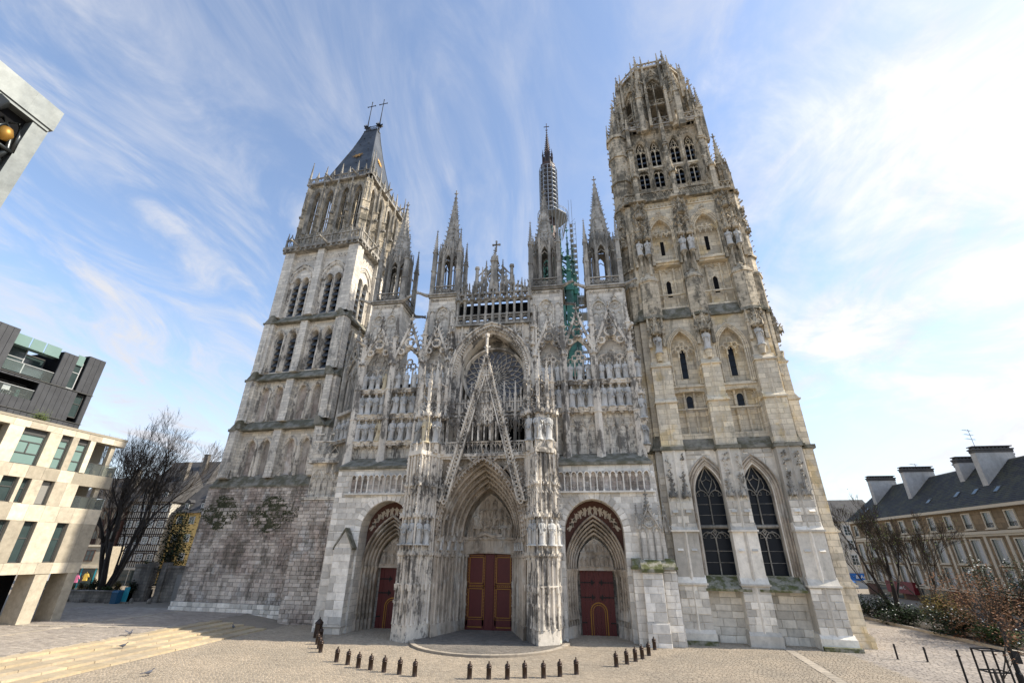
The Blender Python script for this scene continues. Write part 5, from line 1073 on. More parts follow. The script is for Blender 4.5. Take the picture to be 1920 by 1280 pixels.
# ---- iron crossing spire far behind, and the scaffolding round it
SX, SY = 2.1, 85.0
X = MB(); X.ngon(SX, SY, 5.5, 8, 30, 60); X.ngon(SX, SY, 3.4, 8, 60, 112, 2.3); X.ngon(SX, SY, 2.0, 8, 112, 141, 1.3)
X.ngon(SX, SY, 2.6, 8, 139.5, 141.5, 2.9); X.ngon(SX, SY, 2.0, 8, 141.5, 146, 1.5)
for i in range(8):
    a = PI/8+i*PI/4; c, s = math.cos(a), math.sin(a); X.pinn(SX+1.9*c, SY+1.9*s, 141.5, 146.5, 149.5, .3, 5); X.tube([(SX+2.7*c, SY+2.7*s, 141), (SX+1.7*c, SY+1.7*s, 138)], .2, 5)
X.spire(SX, SY, 146, 161, 1.15, 8, 12, .55); X.tube([(SX, SY, 160), (SX, SY, 165.2)], .14, 5); X.box(SX-1.1, SX+1.1, SY-.1, SY+.1, 163.2, 163.45)
SP = obj('crossing_spire', X, plain('rusty_iron', (.085, .05, .04), .6, metal=.3, var=.4, scale=.8, c2=(.05, .045, .045)), CATH)
M['patina'] = plain('green_patina', (.05, .16, .125), .65, var=.45, scale=.6, c2=(.03, .07, .06)); M['alu'] = plain('scaffold_tube', (.30, .315, .33), .45, metal=.5, var=.2); M['deck'] = plain('scaffold_deck', (.24, .255, .265), .6, var=.2, scale=1)
for i in range(12):
    a = PI/12+i*PI/6; c, s = math.cos(a), math.sin(a); X = MB()
    X.pinn(SX+1.6+6.0*c, SY+6.0*s, 40, 82, 106-6*(i % 2), 1.25, 9); X.ngon(SX+3.6*c, SY+3.6*s, .4, 6, 60, 110, .25)
    for j in range(7): X.tube([(SX+1.6+6*c, SY+6*s, 62+j*5.5), (SX+3.2*c, SY+3.2*s, 65+j*5.5)], .3, 5); X.ngon(SX+1.6+6*c, SY+6*s, 1.25, 6, 62+j*5.5, 62.5+j*5.5); X.tube([(SX+1.6+6*c, SY+6*s, 60+j*5.5), (SX+1.6+6*math.cos(a+PI/4), SY+6*math.sin(a+PI/4), 64+j*5.5)], .22, 4)
    obj('spire_pinnacle', X, 'patina', SP)
SCF = tag(empty('scaffolding', (SX, SY, 60)), 'grey metal scaffolding wrapped round the slender spire behind the facade', 'scaffolding')
def ringscaf(r0, r1, z0, z1, lv, n=12, nm='scaffold_bay'):
    for i in range(n):
        X = MB(); a, b = 2*PI*i/n, 2*PI*(i+1)/n
        for r in (r0, r1):
            X.tube([(r*math.cos(a), r*math.sin(a), z0), (r*math.cos(a), r*math.sin(a), z1)], .2, 4)
            for j in range(lv+1):
                z = z0+(z1-z0)*j/lv; X.tube([(r*math.cos(a), r*math.sin(a), z), (r*math.cos(b), r*math.sin(b), z)], .13, 4)
        for j in range(lv): z = z0+(z1-z0)*j/lv; X.add([(r0*math.cos(a), r0*math.sin(a), z+.1), (r1*math.cos(a), r1*math.sin(a), z+.1), (r1*math.cos(b), r1*math.sin(b), z+.1), (r0*math.cos(b), r0*math.sin(b), z+.1)], [(0, 1, 2, 3)])
        obj(nm, X, 'alu', SCF)
ringscaf(2.3, 3.3, 57, 79.5, 11)
X = MB(Matrix.Translation((1.2, 0, 0)) @ Matrix.Diagonal((.8, .8, 1, 1))); X.ngon(0, 0, 6.8, 8, 55.6, 56.0)
for i in range(24): a = 2*PI*i/24; X.tube([(6.9*math.cos(a), 6.9*math.sin(a), 54), (6.9*math.cos(a), 6.9*math.sin(a), 57.6)], .1, 4); X.tube([(6.6*math.cos(a), 6.6*math.sin(a), 55.5), (4.2*math.cos(a), 4.2*math.sin(a), 47)], .14, 4)
for z in (56.9, 57.5): X.tube([(6.9*math.cos(2*PI*i/24), 6.9*math.sin(2*PI*i/24), z) for i in range(25)], .08, 4)
obj('platform', X, 'deck', SCF)
X = MB()
for px in (7.0, 8.0, 9.0):
    for py in (-2, 0): X.tube([(px, py, -6), (px, py, 62 if px < 9 else 52)], .09, 4)
for j in range(26):
    z = -4+j*2.2
    X.tube([(7.0, -2, z), (9.0, -2, z)], .06, 4); X.tube([(7.0, -2, z), (9, -2, z+2.2)], .05, 4); X.box(7.0, 9.0 if j < 22 else 8, -2, 0, z, z+.07)
obj('stair_tower', X, 'alu', SCF)
X = MB(); X.box(8.2, 13.4, -3, 2, 20.5, 21.2); X.box(8.2, 13.4, -3, 2, 14.5, 15); X.box(13.0, 13.4, -3, 2, 14.5, 21)
for j in range(5): X.tube([(8.2+j*1.3, -3, 10), (8.2+j*1.3, -3, 22)], .1, 4)
obj('side_platform', X, 'deck', SCF)
X = MB(); X.box(4.5, 12, -3, 0, -6.2, -5.8)
for j in range(12):
    X.tube([(4.5+j*.7, -3, -18), (4.5+j*.7, -3, 3)], .1, 4)
for j in range(9): X.tube([(4.5, -3, -16+j*2.2), (12.4, -3, -16+j*2.2)], .09, 4); X.box(4.5, 12.4, -3, -1, -16+j*2.2, -15.85+j*2.2)
obj('lower_scaffold', X, 'alu', SCF)
# ---------------------------------------------------------------- ground, steps, street furniture
def ground_mat(name, c1, c2, isl=False, stain=(.16, .14, .12)):
    k = NT(name, .85, .25); p = k.pos(); n1 = k.noise(p, .25, 5, .6); n2 = k.noise(p, 3.5, 5, .65); col = k.mix(k.ramp(n1, .38, .62), c1, c2)
    if isl:
        g = k.n('NewGeometry').outputs['Random Per Island']; o = k.n('ObjectInfo').outputs['Random']; rv = k.math('FRACT', k.math('ADD', g, o)); col = k.mix(1.0, col, k.math('ADD', k.math('MULTIPLY', rv, .3), .83), 'MULTIPLY')
    col = k.mix(1.0, col, k.math('ADD', k.math('MULTIPLY', n2, .7), .65), 'MULTIPLY'); col = k.mix(k.ramp(k.noise(p, .8, 6, .7), .58, .72, 0, .45), col, stain)
    k.l(col, k.b.inputs['Base Color']); k.bump(n2, .35, .02); return k.m
M['plaza'] = ground_mat('plaza_joint', (.31, .26, .20), (.27, .23, .18)); M['sett'] = ground_mat('sett_stone', (.40, .33, .245), (.345, .29, .22), True)
M['paver'] = ground_mat('paver', (.37, .32, .265), (.31, .27, .23), True); M['step'] = ground_mat('step_stone', (.50, .40, .255), (.43, .355, .25), True, (.27, .2, .12)); M['pale'] = ground_mat('pale_strip', (.43, .37, .29), (.38, .33, .265), True)
Gm = MB()
def quad(mb, *p): mb.add(list(p), [(0, 1, 2, 3)])
quad(Gm, (-19.4, -250, 0), (900, -250, 0), (900, 900, 0), (-19.4, 900, 0)); quad(Gm, (-900, -250, .6), (-25, -250, .6), (-25, 900, .6), (-900, 900, .6))
quad(Gm, (-25, -1, .6), (-19.4, -1, 0), (-19.4, 900, 0), (-25, 900, .6)); quad(Gm, (-25, -250, .42), (-19.4, -250, -.14), (-19.4, -1, -.14), (-25, -1, .42)); quad(Gm, (-25, -1, .6), (-25, -1, -.2), (-19.4, -1, -.2), (-19.4, -1, 0))
GROUND = struct(obj('ground', Gm, 'plaza'))
def setts(x0, x1, y0, y1, w, h, z, mat, ok=None, nm='sett', seed=3, limit=0, rot=False, gap=.011, th=.022):
    r = random.Random(seed); rest = MB(); cells = []; y = y0; row = 0; rowlen = (x1-x0)
    while y < y1:
        x = x0-(w*.5 if row % 2 else 0); row += 1
        while x < x1:
            ww = w*r.uniform(.8, 1.2)
            if ok is None or ok(x+ww/2, y+h/2): cells.append((x, ww, y))
            x += ww
        y += h
    big = sorted(range(len(cells)), key=lambda i: (cells[i][0]-9.2)**2+(cells[i][2]+44)**2)[:limit]; S = set(big); me0 = None
    for i, (x, ww, y) in enumerate(cells):
        a, b, c, d = x+gap, x+ww-gap, y+gap, y+h-gap; dz = r.uniform(-.004, .006); e = .014
        if i in S:
            if me0 is None:
                mm = MB(); mm.add([(-.5, -.5, 0), (.5, -.5, 0), (.5, .5, 0), (-.5, .5, 0), (-.42, -.4, 1), (.42, -.4, 1), (.42, .4, 1), (-.42, .4, 1)], [(4, 5, 6, 7), (0, 1, 5, 4), (1, 2, 6, 5), (2, 3, 7, 6), (3, 0, 4, 7)])
                me0 = bpy.data.meshes.new(nm); me0.from_pydata(mm.v, [], mm.f); me0.materials.append(M[mat])
            o = bpy.data.objects.new(nm, me0); link(o, GROUND); o.location = ((a+b)/2, (c+d)/2, z+.002); o.scale = (b-a, d-c, th+dz)
        else:
            zt = z+th+dz; rest.add([(a, c, z), (b, c, z), (b, d, z), (a, d, z), (a+e, c+e, zt), (b-e, c+e, zt), (b-e, d-e, zt), (a+e, d-e, zt)], [(4, 5, 6, 7), (0, 1, 5, 4), (1, 2, 6, 5), (2, 3, 7, 6), (3, 0, 4, 7)])
    if rest.v: o = obj(nm+'_field', rest, mat, GROUND); o['kind'] = 'stuff'
plat = lambda x, y: (x-1.1)**2+(y+2.6)**2 < 6.35**2 and y < -1.2
strip = lambda x, y: abs(x-(22.9+(y+7)*.09)) < .35
setts(-19.2, 27, -20.5, 3.0, .25, .125, .002, 'sett', lambda x, y: not plat(x, y) and not strip(x, y), 'sett', 3, 300)
setts(27, 41, -17, 12, .45, .22, .002, 'paver', lambda x, y: x < 39.6 and not strip(x, y), 'paving_slab', 5, 0)
setts(-46, -25.1, -22, 6, .55, .28, .602, 'paver', lambda x, y: not (abs(y+6.5-.1*(x+30)) < .35 or abs(x+33) < .3), 'paving_slab', 6, 0)
P = MB()
for i in range(30): y = -19.5+i*.75; x = 22.9+(y+7)*.09; P.box(x-.3, x+.3, y+.01, y+.72, 0, .036)
obj('kerb_strip', P, 'pale', GROUND)
for i in range(16):
    P = MB(); x = -44+i*1.2; yy = -6.5+.1*(x+30); P.box(x+.01, x+1.18, yy-.28, yy+.28, .6, .64); obj('pale_paver', P, 'pale', GROUND)
for i in range(18):
    P = MB(); y = -16+i*1.2; P.box(-33.25, -32.75, y+.01, y+1.18, .6, .638); obj('pale_paver', P, 'pale', GROUND)
# broad shallow stairs of yellow stone
ST = struct(obj('steps', (lambda m: (m.hull([(-25, -42, .3), (-19.5, -42, -.2), (-19.5, -1, -.2), (-25, -1, .3)], [(-25, -42, .5), (-19.5, -42, -.05), (-19.5, -1, -.05), (-25, -1, .5)]), m)[1])(MB()), 'step'))
rr = random.Random(4)
for k_ in range(5):
    x1 = -19.4-k_*1.12; z = .12*(k_+1); y = -30.0
    while y < -1.1:
        l = rr.uniform(1.0, 1.9); l = min(l, -1.05-y); s = MB(); j = rr.uniform(-.02, .02); s.hull([(x1-1.14, y+.012, z-.3), (x1+j, y+.012, z-.3), (x1+j, y+l-.012, z-.3), (x1-1.14, y+l-.012, z-.3)], [(x1-1.14, y+.012, z), (x1-.02+j, y+.012, z), (x1-.02+j, y+l-.012, z), (x1-1.14, y+l-.012, z)]); obj('step_slab', s, 'step', ST); y += l
# curved threshold platform before the central door
p_ = MB(); pts = [(1.1+6.3*math.cos(a), -2.6+6.3*math.sin(a)) for a in [PI+.1+(PI-.2)*i/30 for i in range(31)]]+[(4, -1.2), (3.0, 1.9), (-3.0, 1.9), (-4, -1.2)]; p_.prism(pts, -.1, .13)
PLT = struct(obj('threshold_platform', p_, 'plaza'))
K = MB(); inn = [(1.1+5.95*math.cos(a), -2.6+5.95*math.sin(a)) for a in [PI+.1+(PI-.2)*i/30 for i in range(31)]]
for i in range(30):
    s = MB(); q = [pts[i], pts[i+1], inn[i+1], inn[i]]; s.prism(q, -.05, .165, .985); obj('kerb_stone', s, 'pale', PLT)
g2 = MB(); rr = random.Random(9); y = -8.4
while y < 1.6:
    x = -5
    while x < 7:
        w = .36*rr.uniform(.8, 1.2)
        if (x+w/2-1.1)**2+(y+.1+2.6)**2 < 5.85**2: g2.box(x+.015, x+w-.015, y+.015, y+.18, .1, .15+rr.uniform(-.003, .006))
        x += w
    y += .195
M['sett_dark'] = ground_mat('sett_dark', (.22, .195, .165), (.17, .155, .135), True); o = obj('sett_field', g2, 'sett_dark', PLT); o['kind'] = 'stuff'
# bollards
M['bollard'] = plain('bronze_paint', (.045, .028, .02), .38, metal=.5, spec=.5, var=.35, scale=9)
b0 = MB(); b0.lathe(0, 0, [(.15, -.1), (.15, .02), (.135, .04), (.135, .52), (.155, .53), (.155, .56), (.135, .57), (.13, .60), (.145, .61), (.145, .64), (.12, .69), (.07, .73), (.03, .75), (.028, .77), (.05, .79), (.05, .82), (.02, .845), (.0, .85)], 14)
bm = bpy.data.meshes.new('bollard'); bm.from_pydata(b0.v, [], b0.f); bm.materials.append(M['bollard']); bm.polygons.foreach_set('use_smooth', [True]*len(bm.polygons))
BO = [(-12.2, -4.6), (-11.27, -6.71), (-10.28, -8.19), (-9.47, -9.38), (-6.92, -11.93), (-5.88, -12.48), (-4.86, -13.15), (-3.92, -13.51), (-2.94, -13.85), (-1.88, -14.16), (-.86, -14.45), (2.29, -14.44), (3.33, -14.23), (4.34, -14.04), (5.26, -13.62), (6.29, -13.42), (7.17, -12.88), (8.08, -12.2), (10.47, -9.81), (11.17, -8.92), (11.78, -8.02), (12.31, -7.09), (12.86, -5.93), (13.53, -3.68)]
for i, (x, y) in enumerate(BO):
    o = bpy.data.objects.new('bollard', bm); link(o); o.location = (x, y, 0); o.rotation_euler = (rng.uniform(-.015, .015), rng.uniform(-.015, .015), i)
    if i < 4: l = 'dark bronze bollard, %s of the cluster of four by the left portal' % ('farthest', 'second farthest', 'second nearest', 'nearest')[i]
    elif i < 11: l = 'dark bronze bollard, %s from the left of the seven in the left arc' % ORD[i-4]
    elif i < 18: l = 'dark bronze bollard, %s from the left of the seven in the middle arc' % ORD[i-11]
    else: l = 'dark bronze bollard, %s from the left of the six in the right arc' % ORD[i-18]
    tag(o, l, 'bollard', 'bronze bollards curving round the forecourt')
# litter lantern box by the left portal
X = MB(); X.lathe(0, 0, [(.28, 0), (.3, .05), (.3, .95), (.36, 1.0), (.3, 1.1), (.12, 1.28), (.05, 1.32), (.05, 1.42), (0, 1.46)], 8); o = obj('litter_bin', X, 'bollard'); o.location = (-12.9, -3.9, 0); tag(o, 'dark octagonal litter bin beside the bollards at left portal', 'litter bin')
# pigeons
def pigeon(x, y, z, rz, lab, wing=False):
    m = MB(); secs = [(-.17, .012, .0), (-.1, .04, .0), (-.03, .07, .0), (.04, .075, .01), (.09, .06, .03), (.12, .035, .07), (.135, .03, .1), (.155, .032, .125), (.175, .028, .13), (.195, .008, .12)]; n = 8; vs = []; fs = []
    for a, r, dz in secs: vs += [(a, r*math.cos(2*PI*i/n), .13+dz+r*.9*math.sin(2*PI*i/n)) for i in range(n)]
    for j in range(len(secs)-1):
        for i in range(n): fs.append((j*n+i, j*n+(i+1) % n, (j+1)*n+(i+1) % n, (j+1)*n+i))
    m.add(vs, fs); m.plate([(-.15, .13), (-.3, .115), (-.3, .13), (-.14, .15)], -.035, .035)
    for s in (-1, 1):
        m.tube([(.0, s*.03, .08), (.01, s*.03, .0), (.04, s*.03, .003)], .008, 4)
        if wing: m.add([(.08, s*.06, .16), (-.1, s*.06, .16), (-.12, s*.28, .26), (.06, s*.3, .28)], [(0, 1, 2, 3)])
        else: m.add([(.08, s*.065, .15), (-.05, s*.078, .16), (-.2, s*.03, .14), (-.05, s*.075, .10)], [(0, 1, 2, 3)])
    o = obj('pigeon', m, plain('pigeon_feathers', (.10, .105, .125), .7, var=.4, scale=20), None, True); o.location = (x, y, z); o.rotation_euler = (0, 0, rz); o.scale = (1.25,)*3; tag(o, lab, 'pigeon', 'pigeons on the steps')
pigeon(-24.5, -9.7, .6, 2.0, 'grey pigeon with raised wings on the upper edge of yellow steps', True); pigeon(-21.9, -12.6, .36, .6, 'dark pigeon resting in the middle of the yellow steps'); pigeon(-15.2, -17.2, .03, 1.0, 'grey pigeon at bottom edge of picture below the steps'); pigeon(-21.3, -2.9, .24, 2.6, 'tiny dark pigeon at far end of the yellow steps in shadow')
# posts and tree guard at right
def post(x, y, h, r, lab, lean=0):
    X = MB(); X.lathe(0, 0, [(r*1.5, 0), (r*1.5, .04), (r, .06), (r, h-.06), (r*1.2, h-.05), (r*.9, h), (0, h+.01)], 8); X.box(-r*1.15, r*1.15, -r*1.15, r*1.15, h*.8, h*.83); o = obj('bollard_post', X, 'iron', None); o.location = (x, y, 0); tag(o, lab, 'post', 'thin black posts on the paving')
post(29.42, -3.8, .9, .06, 'thin black post nearest the right tower'); post(30.93, -4.3, .85, .06, 'thin black post in the middle of the three on paving'); post(29.1, -10.6, 1.65, .055, 'tall thin rusty post left of the tree guard')
TG = empty('tree_guard', (30.35, -11.0, 0)); tag(TG, 'black iron tree guard with square frame round a thin trunk', 'tree guard')
for x in (-.5, .5):
    for y in (-.4, .4): X = MB(); X.box(x-.035, x+.035, y-.035, y+.035, 0, 1.75); obj('upright', X, 'iron', TG)
for z in (.75, 1.72): X = MB(); X.box(-.53, .53, -.43, -.38, z, z+.06); X.box(-.53, .53, .38, .43, z, z+.06); X.box(-.53, -.47, -.43, .43, z, z+.06); X.box(.47, .53, -.43, .43, z, z+.06); obj('rail', X, 'iron', TG)
LP = MB(); LP.lathe(0, 0, [(.16, 0), (.16, .5), (.11, .6), (.1, 2.8), (.12, 2.85), (.06, 2.95), (0, 3)], 10); LP.box(-.05, .32, -.14, -.1, 1.0, 1.6); o = obj('sign_post', LP, 'iron'); o.location = (32.2, -9.9, 0); tag(o, 'thick black post carrying a small plate at right edge', 'post')

# ---------------------------------------------------------------- vegetation
def bark(name, c): return plain(name, c, .9, var=.35, scale=7, bump=.5)
M['bark'] = bark('dark_bark', (.035, .029, .025)); M['twig'] = plain('twig', (.06, .048, .038), .9, var=.3); M['bark2'] = bark('grey_bark', (.07, .06, .05))
def leafmat(name, c1, c2):
    k = NT(name, .8, .12); g = k.n('NewGeometry').outputs['Random Per Island']; k.l(k.mix(g, c1, c2), k.b.inputs['Base Color']); return k.m
M['leaf'] = leafmat('leaf_green', (.03, .055, .018), (.065, .10, .03)); M['leafd'] = leafmat('leaf_dark', (.012, .024, .010), (.03, .05, .018)); M['copper'] = leafmat('leaf_copper', (.16, .075, .04), (.25, .14, .075)); M['bud'] = leafmat('leaf_bud', (.10, .14, .03), (.16, .20, .05)); M['blossom'] = leafmat('blossom_white', (.72, .74, .66), (.8, .8, .74)); M['rust'] = leafmat('leaf_golden', (.15, .12, .03), (.10, .07, .02))
def tree(name, loc, h, spread, seed, label, stems=3, depth=6, mat='bark', buds=0, fork=.18, r0=.3, thin=.011, budmat='bud'):
    r = random.Random(seed); T = MB(); C = MB(); B = MB(); tips = []
    def grow(p, d, l, rad_, lv):
        n = 3; pts = [p]; q = p; dd = d
        for i in range(n):
            dd = (dd+Vector((r.uniform(-.16, .16), r.uniform(-.16, .16), r.uniform(-.04, .12)))).normalized(); q = q+dd*l/n; pts.append(q)
        r2 = rad_*.62; (T if lv < 3 else C).tube(pts, rad_, 6 if lv < 2 else (4 if lv < 4 else 3), r2)
        if lv >= depth: tips.append(q); return
        k_ = 3 if lv < depth-1 else r.choice((3, 4))
        for i in range(k_):
            a = r.uniform(0, 2*PI); t = dd.orthogonal().normalized(); b = dd.cross(t); sp = r.uniform(.3, .75) if i else r.uniform(.05, .3)
            nd = (dd+(t*math.cos(a)+b*math.sin(a))*sp*spread+Vector((0, 0, .06))).normalized(); s = pts[-1] if i < 2 else pts[r.choice((1, 2))]
            grow(s, nd, l*r.uniform(.58, .82), max(thin, r2*r.uniform(.62, .85) if i else r2), lv+1)
    for i in range(stems):
        a = 2*PI*i/stems+r.uniform(-.3, .3); grow(Vector((.15*math.cos(a), .15*math.sin(a), 0)), Vector((math.cos(a)*fork*r.uniform(.6, 1.4), math.sin(a)*fork*r.uniform(.6, 1.4), 1)).normalized(), h*.30, r0*r.uniform(.7, 1), 0)
    T.lathe(0, 0, [(r0*1.9, -.1), (r0*1.5, .3), (r0*1.1, .9)], 9)
    E_ = empty(name, loc); tag(E_, label, 'tree'); obj('trunk', T, mat, E_, True); obj('crown', C, 'twig', E_)
    if buds:
        for i in range(buds):
            p = r.choice(tips)+Vector((r.gauss(0, .18), r.gauss(0, .18), r.gauss(0, .18))); s = r.uniform(.04, .10); a = r.uniform(0, 6); u = Vector((math.cos(a), math.sin(a), r.uniform(-.5, .5)))*s; v = Vector((-math.sin(a), math.cos(a), r.uniform(-1, 1)))*s*.6; B.add([tuple(p-u), tuple(p+v), tuple(p+u), tuple(p-v)], [(0, 1, 2, 3)])
        obj('leaves', B, budmat, E_)
    return E_
def shrub(name, loc, rx, ry, rz, n, mat, seed, label, cat='shrub', group=None, flowers=0, droop=0.0, size=.11):
    r = random.Random(seed); L = MB(); F = MB(); S = MB(); lobes = [(r.uniform(-.5, .5), r.uniform(-.5, .5), r.uniform(.25, .75), r.uniform(.35, .6)) for _ in range(9)]
    for i in range(n):
        a, b, c, q = r.choice(lobes); th = r.uniform(0, 2*PI); ph = math.acos(r.uniform(-1, 1)); d = q*r.random()**.33
        p = Vector(((a+d*math.sin(ph)*math.cos(th))*rx, (b+d*math.sin(ph)*math.sin(th))*ry, max(.03, (c+d*.7*math.cos(ph))*rz-droop*(abs(a)+abs(b))*.3))); s = size*r.uniform(.6, 1.4); e = r.uniform(0, 6)
        u = Vector((math.cos(e), math.sin(e), r.uniform(-.7, .5))).normalized()*s; v = Vector((-math.sin(e), math.cos(e), r.uniform(-.7, .7))).normalized()*s*.5; L.add([tuple(p-u), tuple(p+v), tuple(p+u), tuple(p-v)], [(0, 1, 2, 3)])
    for i in range(flowers):
        a, b, c, q = r.choice(lobes); th = r.uniform(0, 2*PI); ph = r.uniform(.2, 1.7); p = Vector(((a+q*math.sin(ph)*math.cos(th))*rx, (b+q*math.sin(ph)*math.sin(th))*ry, (c+q*.7*math.cos(ph))*rz)); s = r.uniform(.05, .09); F.ngon(p.x, p.y, s, 5, p.z, p.z+s, s*.3)
    for i in range(70):
        a, b, c, q = r.choice(lobes); th = r.uniform(0, 2*PI); e_ = Vector(((a+q*math.cos(th))*rx, (b+q*math.sin(th))*ry, (c+q*.6*r.uniform(-.6, 1))*rz)); S.tube([(a*rx*.5, b*ry*.5, c*rz*.45), ((a*rx+e_.x)/2, (b*ry+e_.y)/2, max(c*rz, e_.z)), tuple(e_)], .022, 3, .007)
    for i in range(7): a, b, c, q = lobes[i]; S.tube([(a*rx*.1, b*ry*.1, -.05), (a*rx*.6, b*ry*.6, c*rz*.6), (a*rx, b*ry, c*rz)], .05, 5, .015)
    E_ = empty(name, loc); tag(E_, label, cat, group); obj('stems', S, 'bark2', E_); obj('foliage', L, mat, E_)
    if flowers: obj('blossoms', F, 'blossom', E_)
    return E_
tree('bare_tree', (-53.0, 13.2, .8), 22.0, .82, 21, 'large bare dark tree with several stems behind the planter at left', 4, 7, 'bark', 0, .42, .40, .014)
tree('budding_tree', (45.2, 25.0, 0), 13.5, .85, 8, 'forked tree with bare twigs and a few fresh leaves beside the right tower', 2, 7, 'bark', 900, .22, .34, .012)
tree('bare_tree', (47.3, 21.5, 0), 11.0, .95, 13, 'smaller bare tree in front of the brown apartment building', 2, 7, 'bark2', 500, .3, .2, .011)
tree('young_tree', (30.35, -11.0, 0), 4.4, .8, 3, 'thin young tree growing inside the iron guard', 1, 4, 'bark2', 160, .1, .06, .008, 'copper')
tree('bare_tree', (-76, 30, 0), 27, .7, 4, 'thin bare tree top showing above the cream building', 2, 6, 'bark2', 0, .15, .3, .014)
for i, (x, y, sx, sy, sz, n, mt, lab, fl) in enumerate(((39.9, 19.5, 2.2, 2.6, 2.6, 2600, 'leafd', 'dark evergreen shrub touching the right tower in view', 25), (40.4, 14.8, 2.2, 3.0, 2.0, 2600, 'leafd', 'low dark green shrub with a few white blossoms under the budding tree', 25), (41.6, 10.2, 2.6, 2.8, 3.4, 2600, 'rust', 'olive twiggy shrub standing behind the flowering hedge', 0), (40.6, 7.0, 2.6, 3.0, 2.3, 3000, 'leafd', 'dark hedge dotted with white blossoms beside the paving', 60), (40.9, 3.0, 2.2, 2.4, 1.5, 2000, 'leaf', 'low green shrub in front of the copper maple', 25))):
    shrub('garden_shrub', (x, y, 0), sx, sy, sz, n, mt, 40+i, lab, 'shrub', 'shrubs along the garden edge', fl)
shrub('copper_maple', (41.3, 3.6, .3), 4.6, 4.2, 5.4, 4200, 'copper', 60, 'spreading copper brown maple with drooping twigs at right', 'tree', None, 0, .6, .085); shrub('copper_maple', (47.6, -.8, .3), 5.0, 4.4, 5.2, 3400, 'copper', 61, 'second copper brown maple cut by the right edge', 'tree', None, 0, .6, .085)
shrub('camellia', (44.6, 6.5, .2), 2.6, 2.2, 6.2, 3000, 'leafd', 62, 'glossy dark camellia with white flowers above the copper maple', 'shrub', None, 50)
shrub('evergreen_magnolia', (-47.0, 16.0, .6), 3.2, 2.6, 11.0, 4200, 'leafd', 63, 'tall dark evergreen tree against the yellow house', 'tree', None, 0, 0, .17)
GB = MB(); GB.box(39.2, 39.5, -6, 24, -.1, .22); o = obj('garden_kerb', GB, 'pale'); tag(o, 'low pale stone kerb along the garden bed', 'kerb'); SO = MB(); SO.box(39.5, 56, -6, 30, -.1, .12); struct(obj('garden_bed', SO, plain('soil', (.05, .04, .03), .95, var=.4)))
for i in range(6): shrub('planter_shrub', (-55+i*1.7, 10.6+.3*(i % 2), 1.4), .9, .6, 1.0+.3*(i % 3), 500, ('leaf', 'rust', 'leafd')[i % 3], 70+i, '%s small shrub from the left in the stone planter under the bare tree' % ORD[i], 'shrub', 'planter shrubs', 0)
shrub('ivy', (-45.9, 11.8, 3.0), 1.4, .8, 2.2, 700, 'leaf', 80, 'bright green ivy hanging over the gate', 'climber')
# ---------------------------------------------------------------- buildings around the square
M['cream'] = stone('cream_panel', (.60, .525, .40), (.55, .485, .375), .35, (.30, .26, .2), island=True, lo=.60, hi=.75, fine=.4); M['creamj'] = plain('panel_joint', (.34, .30, .23), .9); M['frame'] = plain('window_frame_grey', (.10, .10, .095), .5, metal=.3)
M['zinc'] = plain('dark_zinc', (.058, .06, .066), .5, metal=.25, var=.2, scale=1.5, c2=(.075, .078, .085)); M['blind'] = plain('blind', (.27, .26, .235), .7, var=.1); M['pane'] = glass('window_pane', (.03, .045, .045), .06, .8); M['panel_g'] = plain('green_glass', (.20, .30, .275), .12, spec=.6, var=.1, scale=1)
M['curtain'] = plain('curtain', (.45, .46, .46), .8, var=.15)
k = NT('balcony_glass', .03, .5); k.put(k.b, 'Base Color', (.75, .85, .82)); k.put(k.b, 'Transmission Weight', .92); k.put(k.b, 'Roughness', .03); M['clear'] = k.m
CB = empty('apartment_building', (-37.61, -7.45, 0), rad(86.7)); tag(CB, 'cream panelled modern apartment building on pillars at left edge', 'building')
core = MB()
wins = [(-5.4, -3.46, 12.8, 15.77, 'd'), (-2.45, -1.53, 12.8, 15.77, 'd'), (-.98, .03, 12.8, 15.77, 'd'), (.52, 3.36, 12.78, 15.74, 'l'), (-9.6, -6.5, 12.8, 15.74, 'l'), (-5.35, -4.2, 9.8, 11.78, 'k'), (-3.92, -3.3, 9.8, 11.76, 'k'), (-2.44, -1.5, 9.76, 11.76, 'b'), (.5, 3.36, 9.75, 11.7, 'l'), (-4.65, -3.55, 5.23, 8.43, 'k'), (-2.5, -1.56, 5.23, 8.43, 'k'), (0, .95, 5.23, 8.43, 'k'), (-8.6, -7.2, 9.8, 11.78, 'k'), (-8.4, -7.2, 5.23, 8.43, 'k')]
def okw(a, b, z0, z1): return not any(b > w[0]+.02 and a < w[1]-.02 and z1 > w[2]+.02 and z0 < w[3]-.02 for w in wins)
